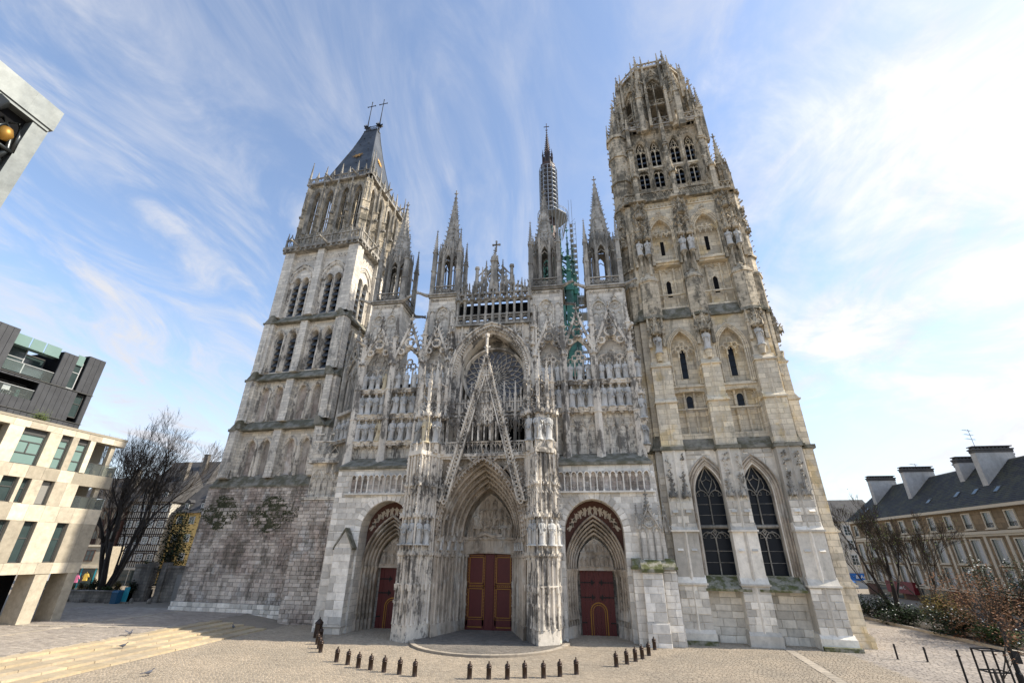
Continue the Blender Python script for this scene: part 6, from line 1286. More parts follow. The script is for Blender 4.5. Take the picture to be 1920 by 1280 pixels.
# wall as strips round the openings
zs = sorted({4.35, 16.5}|{w[2] for w in wins}|{w[3] for w in wins}); xs = sorted({-22.0, 3.36}|{w[0] for w in wins}|{w[1] for w in wins})
for z0, z1 in zip(zs, zs[1:]):
    for x0, x1 in zip(xs, xs[1:]):
        if okw(x0, x1, z0, z1): core.add([(x0, .06, z0), (x1, .06, z0), (x1, .06, z1), (x0, .06, z1)], [(0, 1, 2, 3)])
core.box(-22, 3.3, .07, 14, 4.35, 4.5); core.box(-22, 3.4, -.05, 14, 16.35, 16.55); core.box(-22, .45, 1.5, 14, 4.4, 16.4); core.box(.4, 3.36, 2.6, 14, 4.4, 16.4); core.box(.5, 3.36, 0.07, 2.6, 12.3, 12.75); core.box(.5, 3.36, .07, 2.6, 9.3, 9.72)
for w in wins:
    x0, x1, z0, z1, kd = w
    core.add([(x0, .06, z0), (x0, .8, z0), (x0, .8, z1), (x0, .06, z1)], [(0, 1, 2, 3)]); core.add([(x1, .06, z0), (x1, .8, z0), (x1, .8, z1), (x1, .06, z1)], [(3, 2, 1, 0)]) if x1 < 3 else None; core.add([(x0, .06, z1), (x1, .06, z1), (x1, .8, z1), (x0, .8, z1)], [(0, 1, 2, 3)])
obj('wall', core, 'creamj', CB)
# cladding panels: columns of about 1.2 m between floor lines
cells = []
for z0, z1 in ((4.35, 5.23), (5.23, 8.43), (8.43, 9.76), (9.76, 11.76), (11.76, 12.8), (12.8, 15.77), (15.77, 16.5)):
    xl = sorted({-22.0, 3.36}|{w[0] for w in wins if w[2] < z1-.1 and w[3] > z0+.1}|{w[1] for w in wins if w[2] < z1-.1 and w[3] > z0+.1})
    for a, b in zip(xl, xl[1:]):
        n = max(1, round((b-a)/1.2))
        for i in range(n):
            u, v = a+(b-a)*i/n, a+(b-a)*(i+1)/n
            if okw(u, v, z0, z1): cells.append((u, v, z0, z1))
unit = bpy.data.meshes.new('panel'); unit.from_pydata([(-.5, -.03, 0), (.5, -.03, 0), (.5, -.03, 1), (-.5, -.03, 1), (-.5, .05, 0), (.5, .05, 0), (.5, .05, 1), (-.5, .05, 1)], [], [(0, 1, 2, 3), (4, 5, 1, 0), (1, 5, 6, 2), (3, 2, 6, 7), (0, 3, 7, 4)]); unit.materials.append(M['cream'])
for a, b, z0, z1 in cells: o = bpy.data.objects.new('panel', unit); link(o, CB); o.location = ((a+b)/2, .02, z0+.008); o.scale = (b-a-.016, 1, z1-z0-.016)
def window(parent, x0, x1, z0, z1, y, kind, fm='frame', t=.09):
    F = MB()
    for q in ((x0, x0+t, z0, z1), (x1-t, x1, z0, z1), (x0, x1, z0, z0+t), (x0, x1, z1-t, z1)): F.box(q[0], q[1], y, y+.12, q[2], q[3])
    if kind == 'd':
        for zz in (z0+(z1-z0)*.3, z0+(z1-z0)*.62): F.box(x0, x1, y+.02, y+.1, zz, zz+.08)
        F.box(x0, x1, y-.02, y+.1, z1-.5, z1-.08)
        if x1-x0 > 1.4: F.box((x0+x1)/2-.05, (x0+x1)/2+.05, y+.02, y+.1, z0+(z1-z0)*.3, z0+(z1-z0)*.62)
    if kind == 'k': F.box(x0, x1, y+.02, y+.1, z0+(z1-z0)*.58, z0+(z1-z0)*.58+.07)
    f = obj('window', F, fm, parent); G = MB(); G.add([(x0, y+.07, z0), (x1, y+.07, z0), (x1, y+.07, z1), (x0, y+.07, z1)], [(0, 1, 2, 3)]); obj('pane', G, {'d': 'panel_g', 'b': 'blind'}.get(kind, 'pane'), f)
    return f
for x0, x1, z0, z1, kd in wins:
    if kd != 'l': window(CB, x0, x1, z0, z1, .35, kd)
    else:
        window(CB, x0+.1, x1-1.2, z0, z1, 1.45 if x1 < 0 else 2.4, 'k'); Pn = MB(); Pn.add([(x0, .12, z0), (x1, .12, z0), (x1, .12, z0+1.0), (x0, .12, z0+1.0)], [(0, 1, 2, 3)])
        if x1 > 3: Pn.add([(3.3, .12, z0), (3.3, 2.5, z0), (3.3, 2.5, z0+1.0), (3.3, .12, z0+1.0)], [(0, 1, 2, 3)])
        bal = obj('balcony', Pn, 'clear', CB); R = MB(); R.box(x0, x1, .09, .15, z0+1.0, z0+1.05)
        for q in (x0+.05, (x0+x1)/2, x1-.05): R.box(q-.02, q+.02, .1, .14, z0, z0+1.0)
        obj('rail', R, 'frame', bal)
        if x1 > 3: X = MB(); X.box(2.3, 2.7, .3, .7, z0-.1, z1); obj('corner_post', X, 'cream', CB)
for s0, s1 in ((-.05, 1.0), (2.5, 3.3), (-6.5, -5.4), (-12, -11)):
    X = MB(); X.box(s0, s1, .05, 2.0, .4, 4.4); obj('pillar', X, 'cream', CB)
X = MB(); X.box(-22, 1.5, 4.5, 4.7, .4, 4.4); obj('shop_wall', X, 'black', CB)
X = MB(); X.box(-9, -8.7, 4.3, 4.5, .6, 3.8); X.box(-3, -2.7, 4.3, 4.5, .6, 3.8); obj('shop_frame', X, 'frame', CB)
X = MB()
for i in range(500):
    a, b = rng.gauss(0, .28), rng.gauss(0, .25); c = abs(rng.gauss(0, .35)); s = .07; X.add([(-4.4+a-s, .5+b, 16.6+c), (-4.4+a, .5+b+s, 16.6+c+.02), (-4.4+a+s, .5+b, 16.6+c+.05), (-4.4+a, .5+b-s, 16.6+c)], [(0, 1, 2, 3)])
POT = MB(); POT.ngon(-4.4, .5, .25, 8, 16.5, 16.85, .3); pt = obj('potted_plant', X, 'bud'); pt.location = (-37.61, -7.45, 0); pt.rotation_euler = (0, 0, rad(86.7)); tag(pt, 'small bright green plant on the roof edge of the cream building', 'plant'); obj('pot', POT, 'frame', pt)
# dark clad penthouse building behind it
DB = empty('clad_building', (-37.61-8*math.cos(rad(-3.3)), -7.45+8*math.sin(rad(3.3)), 0), rad(86.7)); tag(DB, 'dark grey clad block with balconies rising behind the cream building', 'building')
D = MB(); D.box(-22, 3.95, .3, 10, .6, 18.8); D.box(-22, 3.95, 1.6, 10, 18, 22); D.box(-22, -4.6, .3, 10, 22, 26.3); D.box(-.3, 1.15, .3, 8, 22, 25.7); D.box(2.15, 3.95, .3, 10, 22, 26.2); D.box(-5, 3.95, 4.0, 10, 22, 25.2); D.box(-1.2, 2.5, .3, 3, 18.7, 22.1); D.box(3.4, 3.95, .3, 3, 18.7, 22.1); D.box(2.4, 3.5, .3, 3, 21.85, 22.1); D.box(-22, -1.2, .3, 2.0, 21.8, 22.2); D.box(-22, -7.8, .3, 2, 18.8, 22); obj('wall', D, 'black', DB)
pan = bpy.data.meshes.new('cladding'); pan.from_pydata([(-.5, .3, 0), (-.5, .22, 0), (-.46, .18, 0), (.5, .18, 0), (-.5, .3, 1), (-.5, .22, 1), (-.46, .18, 1), (.5, .18, 1)], [], [(1, 2, 6, 5), (2, 3, 7, 6), (0, 1, 5, 4)]); pan.materials.append(M['zinc'])
def clad(x0, x1, z0, z1, w=.55):
    n = max(1, round((x1-x0)/w)); st = (x1-x0)/n
    for i in range(n): o = bpy.data.objects.new('cladding', pan); link(o, DB); o.location = (x0+st*(i+.5), rng.uniform(-.01, .01), z0); o.scale = (st-.02, 1, z1-z0)
clad(-16, 3.95, 16.4, 18.75); clad(-16, -7.8, 18.78, 21.95); clad(-1.2, 2.45, 18.78, 22.0); clad(3.42, 3.95, 18.78, 22.0); clad(-7.8, -1.2, 21.75, 22.0); clad(-16, -4.6, 22.05, 26.3); clad(-.3, 1.15, 22.05, 25.7); clad(2.15, 3.95, 22.05, 26.2); clad(-7.8, -1.2, 18.78, 19.9)
X = MB(); X.box(-22, 4.0, .1, .5, 21.98, 22.05); X.box(-22, 4.0, .1, .5, 18.72, 18.78); obj('drip_edge', X, 'frame', DB)
window(DB, 2.45, 3.42, 19.3, 21.85, .5, 'k'); window(DB, -4.5, -2.6, 22.3, 25.0, 1.4, 'k', 'curtain'); window(DB, -2.5, -.4, 22.1, 24.8, 2.2, 'k'); window(DB, 1.2, 2.1, 22.2, 25.3, .6, 'k', 'curtain'); window(DB, -7.7, -1.3, 19.0, 21.5, 1.55, 'k')
for a, b in ((-4.5, -3.2), (-3.15, -1.9), (-1.85, -.4), (1.25, 2.05)): X = MB(); X.box(a, b-.06, .5, .53, 24.95, 26.0); X.box(a, b, .5, 1.4, 24.88, 24.96); obj('glass_screen', X, 'panel_g', DB)
X = MB(); X.add([(-7.8, .35, 19.9), (-1.2, .35, 19.9), (-1.2, .35, 20.9), (-7.8, .35, 20.9)], [(0, 1, 2, 3)]); X.add([(-4.5, .35, 22.1), (-.3, .35, 22.1), (-.3, .35, 23.2), (-4.5, .35, 23.2)], [(0, 1, 2, 3)]); bl = obj('balcony_glass', X, 'clear', DB); X = MB(); X.box(-7.8, -1.2, .33, .38, 20.9, 20.95); X.box(-4.5, -.3, .33, .38, 23.2, 23.25); obj('rail', X, 'curtain', bl)
X = MB(); X.box(-9.5, -6.2, .1, .3, 17.6, 18.4); X.box(-.6, 2.2, .1, .3, 17.2, 17.8); obj('vent_slot', X, 'black', DB)
DC = empty('deck_chair'); DC.parent = None; X = MB(); X.box(-.3, .3, -.3, .3, .4, .45); X.box(-.3, .3, .25, .3, .45, 1.0)
for a in (-.28, .28):
    for b in (-.28, .28): X.box(a-.02, a+.02, b-.02, b+.02, 0, .4)
bpy.data.objects.remove(DC); ch = obj('balcony_chair', X, 'curtain'); ch.matrix_world = DB.matrix_basis @ Matrix.Translation((-3.2, .9, 19.95)); tag(ch, 'white chair on the balcony of the dark clad block', 'chair')
X = MB(); X.ngon(0, 0, .2, 8, 0, .05); X.ngon(0, 0, .25, 8, .05, .75, .16); um = obj('covered_stool', X, 'patina'); um.matrix_world = DB.matrix_basis @ Matrix.Translation((-2.3, .9, 19.95)); tag(um, 'green covered object beside the white balcony chair', 'cover')
# planter, gate wall and bins at left
M['oldwall'] = stone('old_wall', (.34, .31, .27), (.25, .225, .2), .6, (.07, .068, .06), .7, .35)
X = MB(); X.box(-57, -46.4, 9.1, 9.5, .5, 1.75); X.box(-57, -46.4, 9.0, 9.55, 1.7, 1.85); X.box(-57, -46.4, 9.5, 14, .5, 1.6); X.box(-46.8, -46.4, 9.1, 14, .5, 1.75); pl = obj('planter', X, 'oldwall'); tag(pl, 'long low stone planter beneath the bare tree at left', 'planter')
for i in range(5): X = MB(); X.box(-56+i*2.2, -55.1+i*2.2, 8.6, 9.1, .5, .95); obj('plinth', X, 'oldwall', pl)
X = MB(); X.box(-47.2, -44.9, 11.2, 11.7, .3, 4.5); X.box(-47.3, -44.8, 11.1, 11.8, 4.4, 4.7); X.box(-45.3, -44.7, 11.0, 11.9, .3, 4.9); X.box(-42.9, -42.2, 10.6, 11.4, .3, 4.9); X.box(-42.6, -33.0, 10.9, 11.4, .3, 4.4); X.box(-42.7, -33, 10.8, 11.5, 4.3, 4.55)
gw = obj('boundary_wall', X, 'oldwall'); tag(gw, 'old grey stone wall with gate piers beside the left tower', 'wall')
X = MB(); X.box(-40.6, -37.8, 10.82, 10.92, .6, 3.6); X.box(-36.9, -36.0, 10.8, 10.92, .5, 3.2); obj('recess_panel', X, 'joint', gw)
GT = empty('iron_gate', (-44.7, 11.4, .5)); tag(GT, 'black iron bar gate between the stone piers at left', 'gate')
for i in range(15): X = MB(); X.tube([(.06+i*.12, 0, 0), (.06+i*.12, 0, 3.6)], .022, 5); X.ngon(.06+i*.12, 0, .045, 4, 3.6, 3.85, .005); obj('bar', X, 'iron', GT)
for z in (.2, 1.6, 3.3): X = MB(); X.box(0, 1.8, -.02, .02, z, z+.05); obj('rail', X, 'iron', GT)
M['blue'] = plain('blue_plastic', (.02, .10, .19), .45, var=.3, scale=8); M['teal'] = plain('teal_sign', (.03, .33, .42), .45, var=.15)
for i, (x, y, mt, lab, h) in enumerate(((-45.9, 8.7, 'blue', 'dark blue rubbish container beside the planter', 1.35), (-45.0, 8.9, 'teal', 'narrow teal panel leaning beside the blue container', 1.7))):
    X = MB(); X.hull([(-.35, -.35, 0), (.35, -.35, 0), (.35, .35, 0), (-.35, .35, 0)], [(-.42, -.4, h*.85), (.42, -.4, h*.85), (.42, .4, h*.85), (-.42, .4, h*.85)]) if i == 0 else X.box(-.3, .3, -.06, .06, 0, h)
    o = obj('waste_container' if i == 0 else 'leaning_board', X, mt); o.location = (x, y, .6); tag(o, lab, 'container' if i == 0 else 'panel'); L = MB(); (L.hull([(-.45, -.43, h*.85), (.45, -.43, h*.85), (.45, .43, h*.85), (-.45, .43, h*.85)], [(-.4, -.3, h), (.4, -.3, h), (.4, .35, h), (-.4, .35, h)]) if i == 0 else L.box(-.34, .34, -.08, .08, -.02, .2)); obj('lid' if i == 0 else 'foot', L, mt if i == 0 else 'oldwall', o)
for x in (-42.0, -44.4): X = MB(); X.lathe(x, 9.3, [(.22, .5), (.2, 1.0), (.12, 1.12)], 8); o = obj('stone_bollard', X, 'oldwall'); tag(o, 'short stone post %s the iron gate' % ('right of' if x > -43 else 'left of'), 'post')
# half timbered and plastered houses far left
M['plaster'] = plain('lime_plaster', (.60, .56, .48), .9, var=.15, scale=1.5); M['timber'] = plain('dark_timber', (.035, .022, .016), .8, var=.3); M['yellow'] = plain('yellow_plaster', (.62, .43, .16), .9, var=.2, scale=1.2); M['tiles'] = plain('slate_roof', (.06, .058, .058), .7, var=.3, scale=4, c2=(.085, .08, .075)); M['whitep'] = plain('white_paint', (.72, .72, .7), .5, var=.08); M['brown'] = plain('brown_front', (.09, .045, .033), .8, var=.3)
def hwin(parent, x0, x1, z0, z1, y, bars=(2, 3), fm='whitep'):
    F = MB(); t = .09
    for q in ((x0, x0+t, z0, z1), (x1-t, x1, z0, z1), (x0, x1, z0, z0+t), (x0, x1, z1-t, z1)): F.box(q[0], q[1], y-.06, y+.05, q[2], q[3])
    for i in range(1, bars[0]): xx = x0+(x1-x0)*i/bars[0]; F.box(xx-.035, xx+.035, y-.04, y+.04, z0, z1)
    for i in range(1, bars[1]): zz = z0+(z1-z0)*i/bars[1]; F.box(x0, x1, y-.03, y+.03, zz-.025, zz+.025)
    f = obj('window', F, fm, parent); G = MB(); G.add([(x0, y, z0), (x1, y, z0), (x1, y, z1), (x0, y, z1)], [(0, 1, 2, 3)]); obj('pane', G, 'pane', f)
def house(name, loc, rz, w, d, ze, zr, mat, label, timber=False, floors=3, dormers=0, nw=4, ground=None, fm='whitep'):
    H = empty(name, loc, rz); tag(H, label, 'house', 'old houses behind the left tower'); B = MB(); B.box(0, w, 0, d, -1, ze); obj('wall', B, mat, H)
    R = MB(); R.hull([(-.4, -.5, ze), (w+.4, -.5, ze), (w+.4, d+.5, ze), (-.4, d+.5, ze)], [(.6, d/2-.1, zr), (w-.6, d/2-.1, zr), (w-.6, d/2+.1, zr), (.6, d/2+.1, zr)]); rf = obj('roof', R, 'tiles', H)
    C = MB(); C.box(w*.7, w*.7+1.1, d*.3, d*.3+.8, ze+1, zr+1.4); C.box(w*.7-.1, w*.7+1.2, d*.3-.1, d*.3+.9, zr+1.3, zr+1.5); obj('chimney', C, 'oldwall', rf)
    fh = (ze-3.4)/floors
    for f in range(floors):
        z0 = 3.4+fh*f
        if timber:
            for i in range(int(w/.42)): xx = .15+i*.42; T = MB(); T.box(xx-.07, xx+.07, -.05, .02, z0, z0+fh*.36); obj('timber_post', T, 'timber', H); T = MB(); T.box(xx-.07, xx+.07, -.05, .02, z0+fh*.82, z0+fh); obj('timber_post', T, 'timber', H)
            for zz in (z0-.1, z0+fh*.36, z0+fh*.82): T = MB(); T.box(-.05, w+.05, -.08, .02, zz-.09, zz+.09); obj('timber_rail', T, 'timber', H)
        for i in range(nw):
            c = w*(i+.5)/nw; hwin(H, c-.62, c+.62, z0+fh*.38, z0+fh*.8, -.04, (2, 4), fm)
            if timber:
                for s in (-1, 1): T = MB(); T.box(c+s*.75-.08, c+s*.75+.08, -.07, .02, z0+fh*.36, z0+fh*.82); obj('timber_post', T, 'timber', H)
    for i in range(dormers):
        c = w*(i+.5)/dormers; DM = MB(); DM.box(c-.6, c+.6, .3, 2.4, ze+.2, ze+1.9); DM.hull([(c-.8, .1, ze+1.9), (c+.8, .1, ze+1.9), (c+.8, 2.6, ze+1.9), (c-.8, 2.6, ze+1.9)], [(c-.05, .1, ze+2.5), (c+.05, .1, ze+2.5), (c+.05, 2.6, ze+2.5), (c-.05, 2.6, ze+2.5)]); obj('dormer', DM, 'tiles', H); hwin(H, c-.45, c+.45, ze+.35, ze+1.8, .28, (2, 2))
    S = MB(); S.box(.2, w-.2, -.05, .05, .5, 3.0); obj('shop_front', S, 'pane', H); F = MB()
    for i in range(5): F.box(.2+i*(w-.5)/4, .35+i*(w-.5)/4, -.1, .02, .4, 3.1)
    F.box(0, w, -.12, .04, 3.0, 3.4); obj('shop_frame', F, ground or mat, H); return H
house('timber_house', (-88, 33, 0), rad(8), 11, 9, 13.5, 19.5, 'brown', 'dark brown half timbered house seen through the bare tree', True, 3, 0, 4, 'cream', 'brown'); house('timber_house', (-77, 35, 0), rad(2), 8.6, 9, 14.6, 21, 'plaster', 'white half timbered house with dense black posts behind the tree', True, 4, 2, 4)
house('plaster_house', (-67.6, 36, 0), rad(-4), 11, 9, 12.6, 18.5, 'yellow', 'yellow plastered house with dormers next to the left tower', False, 3, 3, 4); house('stone_house', (-92, 52, 0), 0, 14, 8, 19, 26, 'plaster', 'taller pale house with chimney behind the half timbered houses', False, 5, 2, 4)
SH = empty('corner_shop', (-72, 24, .6), rad(20)); tag(SH, 'pale shop front with colourful clothes on display left of the tree', 'shop'); X = MB(); X.box(-4.5, 4, 0, 5, 0, 6.2); obj('wall', X, 'cream', SH); X = MB(); X.box(-4.2, 3.8, -.08, .05, .3, 2.9); obj('shop_window', X, 'pane', SH)
for i in range(5): X = MB(); X.box(-4.2+i*1.95, -4.05+i*1.95, -.12, .02, .2, 3.0); obj('shop_frame', X, 'teal', SH)
X = MB(); X.box(-4.5, 4, -.3, .1, 3.0, 3.4); X.box(-4.6, 4.1, -.2, .1, 6.1, 6.4); obj('cornice', X, 'cream', SH); hwin(SH, -2.5, -.4, 4.0, 5.6, -.04, (3, 2), 'brown'); hwin(SH, .8, 2.6, 4.0, 5.6, -.04, (3, 2), 'brown')
for i, (c, mt) in enumerate((((.62, .12, .25), 'pink'), ((.75, .75, .78), 'white'), ((.5, .02, .06), 'red'), ((.03, .18, .35), 'blue'), ((.7, .2, .35), 'rose'), ((.75, .5, .1), 'orange'))):
    X = MB(); X.hull([(-.28, -.12, 0), (.28, -.12, 0), (.28, .12, 0), (-.28, .12, 0)], [(-.2, -.1, 1.0), (.2, -.1, 1.0), (.2, .1, 1.0), (-.2, .1, 1.0)]); X.tube([(-.2, 0, .95), (-.42, 0, .5)], .08, 5); X.tube([(.2, 0, .95), (.42, 0, .5)], .08, 5); X.tube([(0, 0, 1.0), (0, 0, 1.25)], .02, 4)
    o = obj('hanging_garment', X, plain('cloth_'+mt, c, .9, var=.2)); o.matrix_world = SH.matrix_basis @ Matrix.Translation((-3.2+i*1.2, -.5, 1.0+.25*(i % 2))); tag(o, '%s garment hung before the shop at left' % mt, 'garment', 'garments on display')
# long brown apartment block at right (front faces the square)
M['tan'] = stone('tan_stone', (.27, .205, .135), (.22, .17, .115), .3, (.12, .09, .065), 1.4, .6, lo=.55, hi=.7); M['trim'] = plain('pale_trim', (.56, .50, .40), .9, var=.12); M['pantile'] = plain('dark_tile_roof', (.035, .036, .038), .75, var=.3, scale=3, c2=(.06, .062, .045)); M['render'] = stone('grey_render', (.47, .465, .45), (.40, .395, .38), .45, (.2, .19, .17), brick=False, lo=.52, hi=.66)
AB = empty('terrace_block', (60, 0, 0), rad(-90)); tag(AB, 'long brown stone apartment block with dark tiled roof and white chimneys at right', 'building')
X = MB(); X.box(-60, 6, 0, 12, -.5, 12.2); obj('wall', X, 'tan', AB)
R = MB(); R.hull([(-60.4, -.6, 12.3), (6, -.6, 12.3), (6, 12.6, 12.3), (-60.4, 12.6, 12.3)], [(-56, 5.9, 18.3), (6, 5.9, 18.3), (6, 6.1, 18.3), (-56, 6.1, 18.3)]); RF = obj('roof', R, 'pantile', AB)
X = MB(); X.box(-60.5, 6, -.65, .2, 11.95, 12.32); X.box(-60.2, 6, -.3, .1, 9.0, 9.35); X.box(-60.2, 6, -.18, .1, 8.75, 8.98); X.box(-60.2, 6, -.3, .1, 1.9, 2.3); obj('cornice', X, 'trim', AB)
tl = bpy.data.meshes.new('roof_course'); sl_ = math.atan2(6, 6.5); v_ = Vector((0, math.cos(sl_), math.sin(sl_)))
for i in range(24):
    t = i/24; p = Vector((0, -.6, 12.3))+Vector((0, 6.5*t, 6*t)); q = Vector((0, -.6, 12.3))+Vector((0, 6.5*(t+1/24), 6*(t+1/24))); X = MB(); X.hull([(-60.3+4.3*t, p.y, p.z+.09), (6, p.y, p.z+.09), (6, p.y, p.z), (-60.3+4.3*t, p.y, p.z)], [(-60.3+4.3*t, q.y, q.z+.03), (6, q.y, q.z+.03), (6, q.y, q.z), (-60.3+4.3*t, q.y, q.z)]); obj('tile_course', X, 'pantile', RF)
for i in range(17):
    c = -58+i*3.52
    for z0, z1, w in ((9.75, 11.5, .62), (5.55, 8.35, .78), (2.35, 4.95, .72)):
        F = MB(); t = .14
        for q in ((c-w-t, c-w, z0-t, z1+t), (c+w, c+w+t, z0-t, z1+t), (c-w, c+w, z0-t, z0), (c-w, c+w, z1, z1+t)): F.box(q[0], q[1], -.16, .06, q[2], q[3])
        F.box(c-w-.25, c+w+.25, -.3, .02, z0-.26, z0-.13); fw_ = obj('window', F, 'trim', AB); G = MB(); G.box(c-w, c+w, -.03, .0, z0, z1); obj('pane', G, 'pane', fw_); S = MB(); S.box(c+.04*rng.random(), c+w, -.045, -.03, z0, z1); S.box(c-.03, c+.03, -.08, -.03, z0, z1)
        obj('curtain', S, 'curtain', fw_)
        if w < .7: G = MB(); G.box(c-w, c+w, -.1, -.06, z0+.45, z0+.5); [G.box(c-w+j*.2, c-w+.03+j*.2, -.1, -.07, z0, z0+.45) for j in range(7)]; obj('guard_rail', G, 'iron', fw_)
    X = MB(); X.box(c+1.55, c+1.97, -.12, .05, 2.3, 8.75); obj('pilaster', X, 'trim', AB)
    X = MB(); X.box(c-1.3, c+1.3, -.05, .02, .1, 1.85) if i % 3 else X.box(c-1.4, c+1.4, -.12, .02, .1, 1.9); obj('shop_opening', X, 'pane' if i % 3 else 'brown', AB)
for yy, x0, x1, zt in ((53.5, 2.2, 6.6, 19.5), (43.4, 2.2, 6.8, 19.5), (33.2, 3.6, 6.4, 19.2), (27.6, 2.2, 6.8, 19.6), (35.5, 5.2, 6.3, 19.0), (30.5, 6.5, 9, 19.4)):
    X = MB(); X.box(-yy-.45, -yy+.45, x0, x1, 13, zt); ch = obj('chimney', X, 'render', RF); X = MB(); X.box(-yy-.6, -yy+.6, x0-.15, x1+.15, zt, zt+.18)
    n = max(2, int((x1-x0)/.42))
    for i in range(n): X.box(-yy-.4, -yy-.1, x0+i*(x1-x0)/n+.05, x0+i*(x1-x0)/n+.3, zt+.18, zt+.42); X.box(-yy+.1, -yy+.4, x0+i*(x1-x0)/n+.05, x0+i*(x1-x0)/n+.3, zt+.18, zt+.42)
    X.box(-yy-.55, -yy+.55, x0-.1, x1+.1, zt+.42, zt+.54); X.box(-yy-.5, -yy+.5, x0-.06, x1+.06, zt-.35, zt-.02); obj('chimney_cap', X, 'tiles', RF)
for yy, zz in ((37.7, 14.0), (32.2, 14.3), (28.8, 14.3), (25.0, 14.2), (55.0, 14.1)):
    t = (zz-12.3)/6; y = -.6+6.5*t; X = MB(); a = Vector((0, 6.5, 6)).normalized(); n_ = Vector((0, -6, 6.5)).normalized(); p = Vector((-yy, y, zz))+n_*.12; vs = [p+Vector((sx*.38, 0, 0))+a*sy*.55 for sx, sy in ((-1, -1), (1, -1), (1, 1), (-1, 1))]; X.hull([tuple(v-n_*.15) for v in vs], [tuple(v) for v in vs]); sk = obj('skylight', X, 'frame', RF); X = MB(); X.add([tuple(p+n_*.01+Vector((sx*.3, 0, 0))+a*sy*.46) for sx, sy in ((-1, -1), (1, -1), (1, 1), (-1, 1))], [(0, 1, 2, 3)]); k_ = X; obj('skylight_glass', k_, 'skyglass' if 'skyglass' in M else 'pane', RF)
for yy, zt, lab in ((31.8, 23.5, 'tall television aerial beside the chimneys on the brown block'), (21.3, 20.8, 'low television aerial on the roof ridge at right edge'), (45.5, 20.9, 'small television aerial behind the large left chimney')):
    X = MB(); X.tube([(0, 0, 0), (0, 0, zt-18)], .035, 5)
    for j in range(3): X.tube([(-.2, -1.0, zt-18.1-.65*j), (-.2, 1.0+.2*j, zt-18.1-.65*j)], .022, 4); [X.tube([(-.45, -1.0+.33*q_, zt-18.1-.65*j), (.1, -1.0+.33*q_, zt-18.1-.65*j)], .012, 4) for q_ in range(7)]
    o = obj('tv_aerial', X, 'frame'); o.location = (66, yy, 18); o.rotation_euler = (0, 0, rad(-60)); tag(o, lab, 'aerial', 'television aerials')
def text(parent, s, size, loc, rot, mat, name='lettering'):
    c = bpy.data.curves.new(name, 'FONT'); c.body = s; c.size = size; c.extrude = .02; c.align_x = 'CENTER'; c.align_y = 'CENTER'; c.materials.append(M[mat]); t_ = bpy.data.objects.new(name, c); COL.objects.link(t_); bpy.context.view_layer.update(); me = bpy.data.meshes.new_from_object(t_.evaluated_get(bpy.context.evaluated_depsgraph_get())); bpy.data.objects.remove(t_); me.materials.clear(); me.materials.append(M[mat]); o = bpy.data.objects.new(name, me); link(o, parent); o.location = loc; o.rotation_euler = rot; return o
M['redsign'] = plain('red_shop', (.16, .012, .02), .5, var=.2); M['bluesign'] = plain('blue_shop', (.015, .13, .42), .45, var=.1)
X = MB(); X.box(-52.5, -45.2, -.7, .05, .9, 2.6); rs = obj('shop_sign', X, 'redsign', AB); rs['label'] = 'dark red shop front with white lettering'; text(rs, 'Jean C', .75, (-48.2, -.73, 1.75), (rad(90), 0, 0), 'whitep')
# house with the blue optician's sign, seen past the tower
OB = empty('optician_house', (60.5, 78, 0), rad(-6)); tag(OB, 'pale house with a blue sign seen between the right tower and the tree', 'house'); X = MB(); X.box(0, 14, 0, 9, -1, 13.5); obj('wall', X, 'plaster', OB)
X = MB(); X.hull([(-.4, -.5, 13.5), (14.4, -.5, 13.5), (14.4, 9.5, 13.5), (-.4, 9.5, 13.5)], [(.5, 4, 18.5), (13.5, 4, 18.5), (13.5, 5, 18.5), (.5, 5, 18.5)]); obj('roof', X, 'tiles', OB)
for f in range(3):
    for i in range(5): hwin(OB, 1.2+i*2.6, 2.5+i*2.6, 4.5+f*3, 6.6+f*3, -.04, (2, 3))
X = MB(); X.box(3.6, 11.0, -.35, .05, 1.5, 2.9); sg = obj('shop_sign', X, 'bluesign', OB); text(sg, '· & Audition', 1.0, (8.0, -.38, 2.2), (rad(90), 0, 0), 'whitep'); X = MB(); X.box(3.6, 11, -.1, .05, -1, 1.4); obj('shop_window', X, 'curtain', OB); X = MB(); X.box(3.5, 11.1, -.3, .05, 2.95, 3.1); obj('fascia', X, 'trim', OB)
BH = house('gable_house', (50, 92, 0), 0, 14, 9, 15, 20.5, 'tan', 'brown gabled house far behind the budding tree', False, 4, 0, 4); BH['group'] = 'houses far behind at right'
# lit market umbrella / blue awning bits under the trees
for i, (x, y, mt, lab) in enumerate(((58.5, 66, 'bluesign', 'blue awning over the far shop terrace at right'),)):
    X = MB(); X.hull([(-2.2, -1, 2.6), (2.2, -1, 2.6), (2.2, 1, 3.0), (-2.2, 1, 3.0)], [(-2.2, -1, 2.68), (2.2, -1, 2.68), (2.2, 1, 3.08), (-2.2, 1, 3.08)]); o = obj('awning', X, mt); o.location = (x, y, -1.0); tag(o, lab, 'awning'); [obj('awning_pole', (lambda m: (m.tube([(s*2.1, -.9, 0), (s*2.1, -.9, 2.7)], .04, 5), m)[1])(MB()), 'frame', o) for s in (-1, 1)]
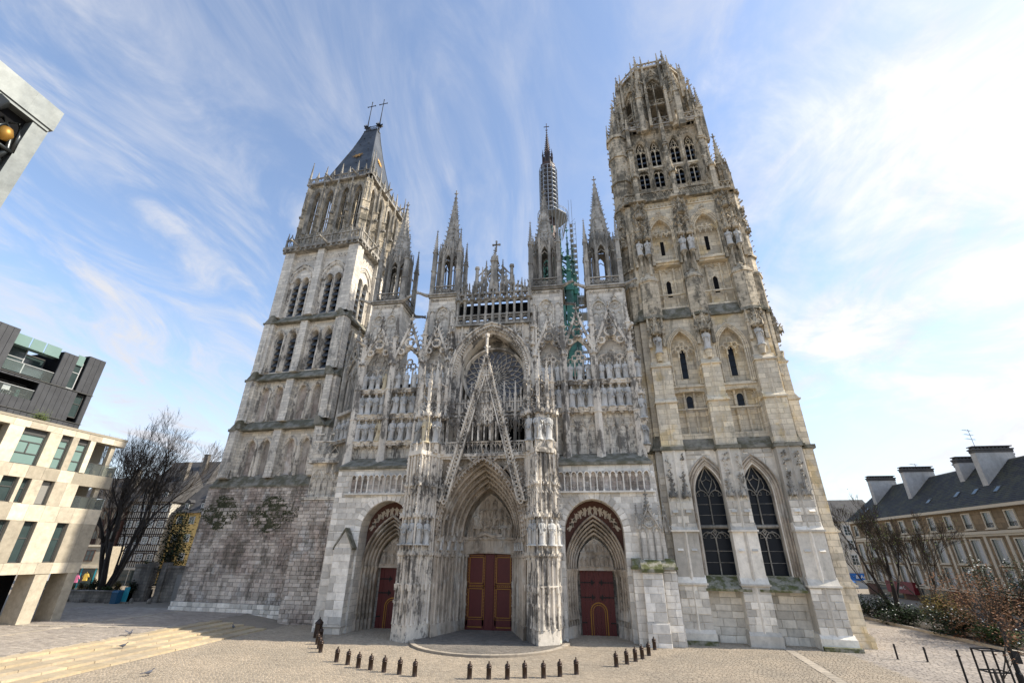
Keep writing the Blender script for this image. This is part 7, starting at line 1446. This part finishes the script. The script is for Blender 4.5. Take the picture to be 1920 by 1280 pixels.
# grey framed ornamental panel very near the camera, upper left corner
M['steel'] = plain('galvanised_steel', (.15, .165, .165), .5, metal=.4, var=.35, scale=9, c2=(.19, .205, .20), bump=.08)
SG = empty('ornamental_panel', (3.2, -41.16, 0)); tag(SG, 'corner of a grey metal framed panel with dark scrollwork and gold ball at upper left', 'panel')
X = MB(); X.box(-.45, .06, -2.2, .02, 10.74, 11.04); X.box(-.42, .045, -2.2, -.01, 10.70, 10.74); X.box(-.45, .061, -.26, -.255, 10.745, 11.03); obj('cap', X, 'steel', SG)
X = MB(); X.box(-.4, .03, -.115, .0, 0, 10.70); X.box(-.4, .045, -.16, -.12, 0, 10.68); obj('stile', X, 'steel', SG)
X = MB(); X.box(-.4, -.06, -2.2, -.1, 8.6, 10.7); obj('back_panel', X, 'black', SG)
X = MB(); M['cast'] = plain('cast_iron', (.05, .055, .055), .3, metal=.7, var=.3, scale=20)
X.tube([(.03, -.17, 10.2), (.05, -.19, 10.4), (.05, -.24, 10.55), (.03, -.3, 10.5)], .028, 6, .012); X.tube([(.03, -.17, 10.2), (.06, -.26, 10.18), (.05, -.36, 10.2), (.03, -.44, 10.15)], .028, 6, .012); X.tube([(.0, -.25, 10.0), (.02, -.2, 10.2), (.02, -.24, 10.42), (.01, -.36, 10.52), (0, -.45, 10.4)], .035, 6, .015); X.tube([(.0, -.22, 10.05), (.02, -.33, 10.22), (.02, -.36, 10.4), (.01, -.3, 10.5)], .03, 6, .012); X.tube([(0, -.2, 10.05), (.02, -.4, 10.02), (.01, -.6, 10.12), (0, -.8, 10.05)], .035, 6, .015); X.tube([(0, -.2, 10.0), (.02, -.3, 9.85), (.01, -.5, 9.75), (0, -.7, 9.78)], .03, 6, .012); X.tube([(0, -.45, 10.68), (.02, -.5, 10.5), (.01, -.62, 10.3)], .09, 7, .03); obj('scrollwork', X, 'cast', SG, True)
X = MB(); X.lathe(.06, -.30, [(0, 10.24), (.045, 10.26), (.07, 10.33), (.045, 10.40), (0, 10.42)], 12); obj('gold_ball', X, 'gold', SG, True)
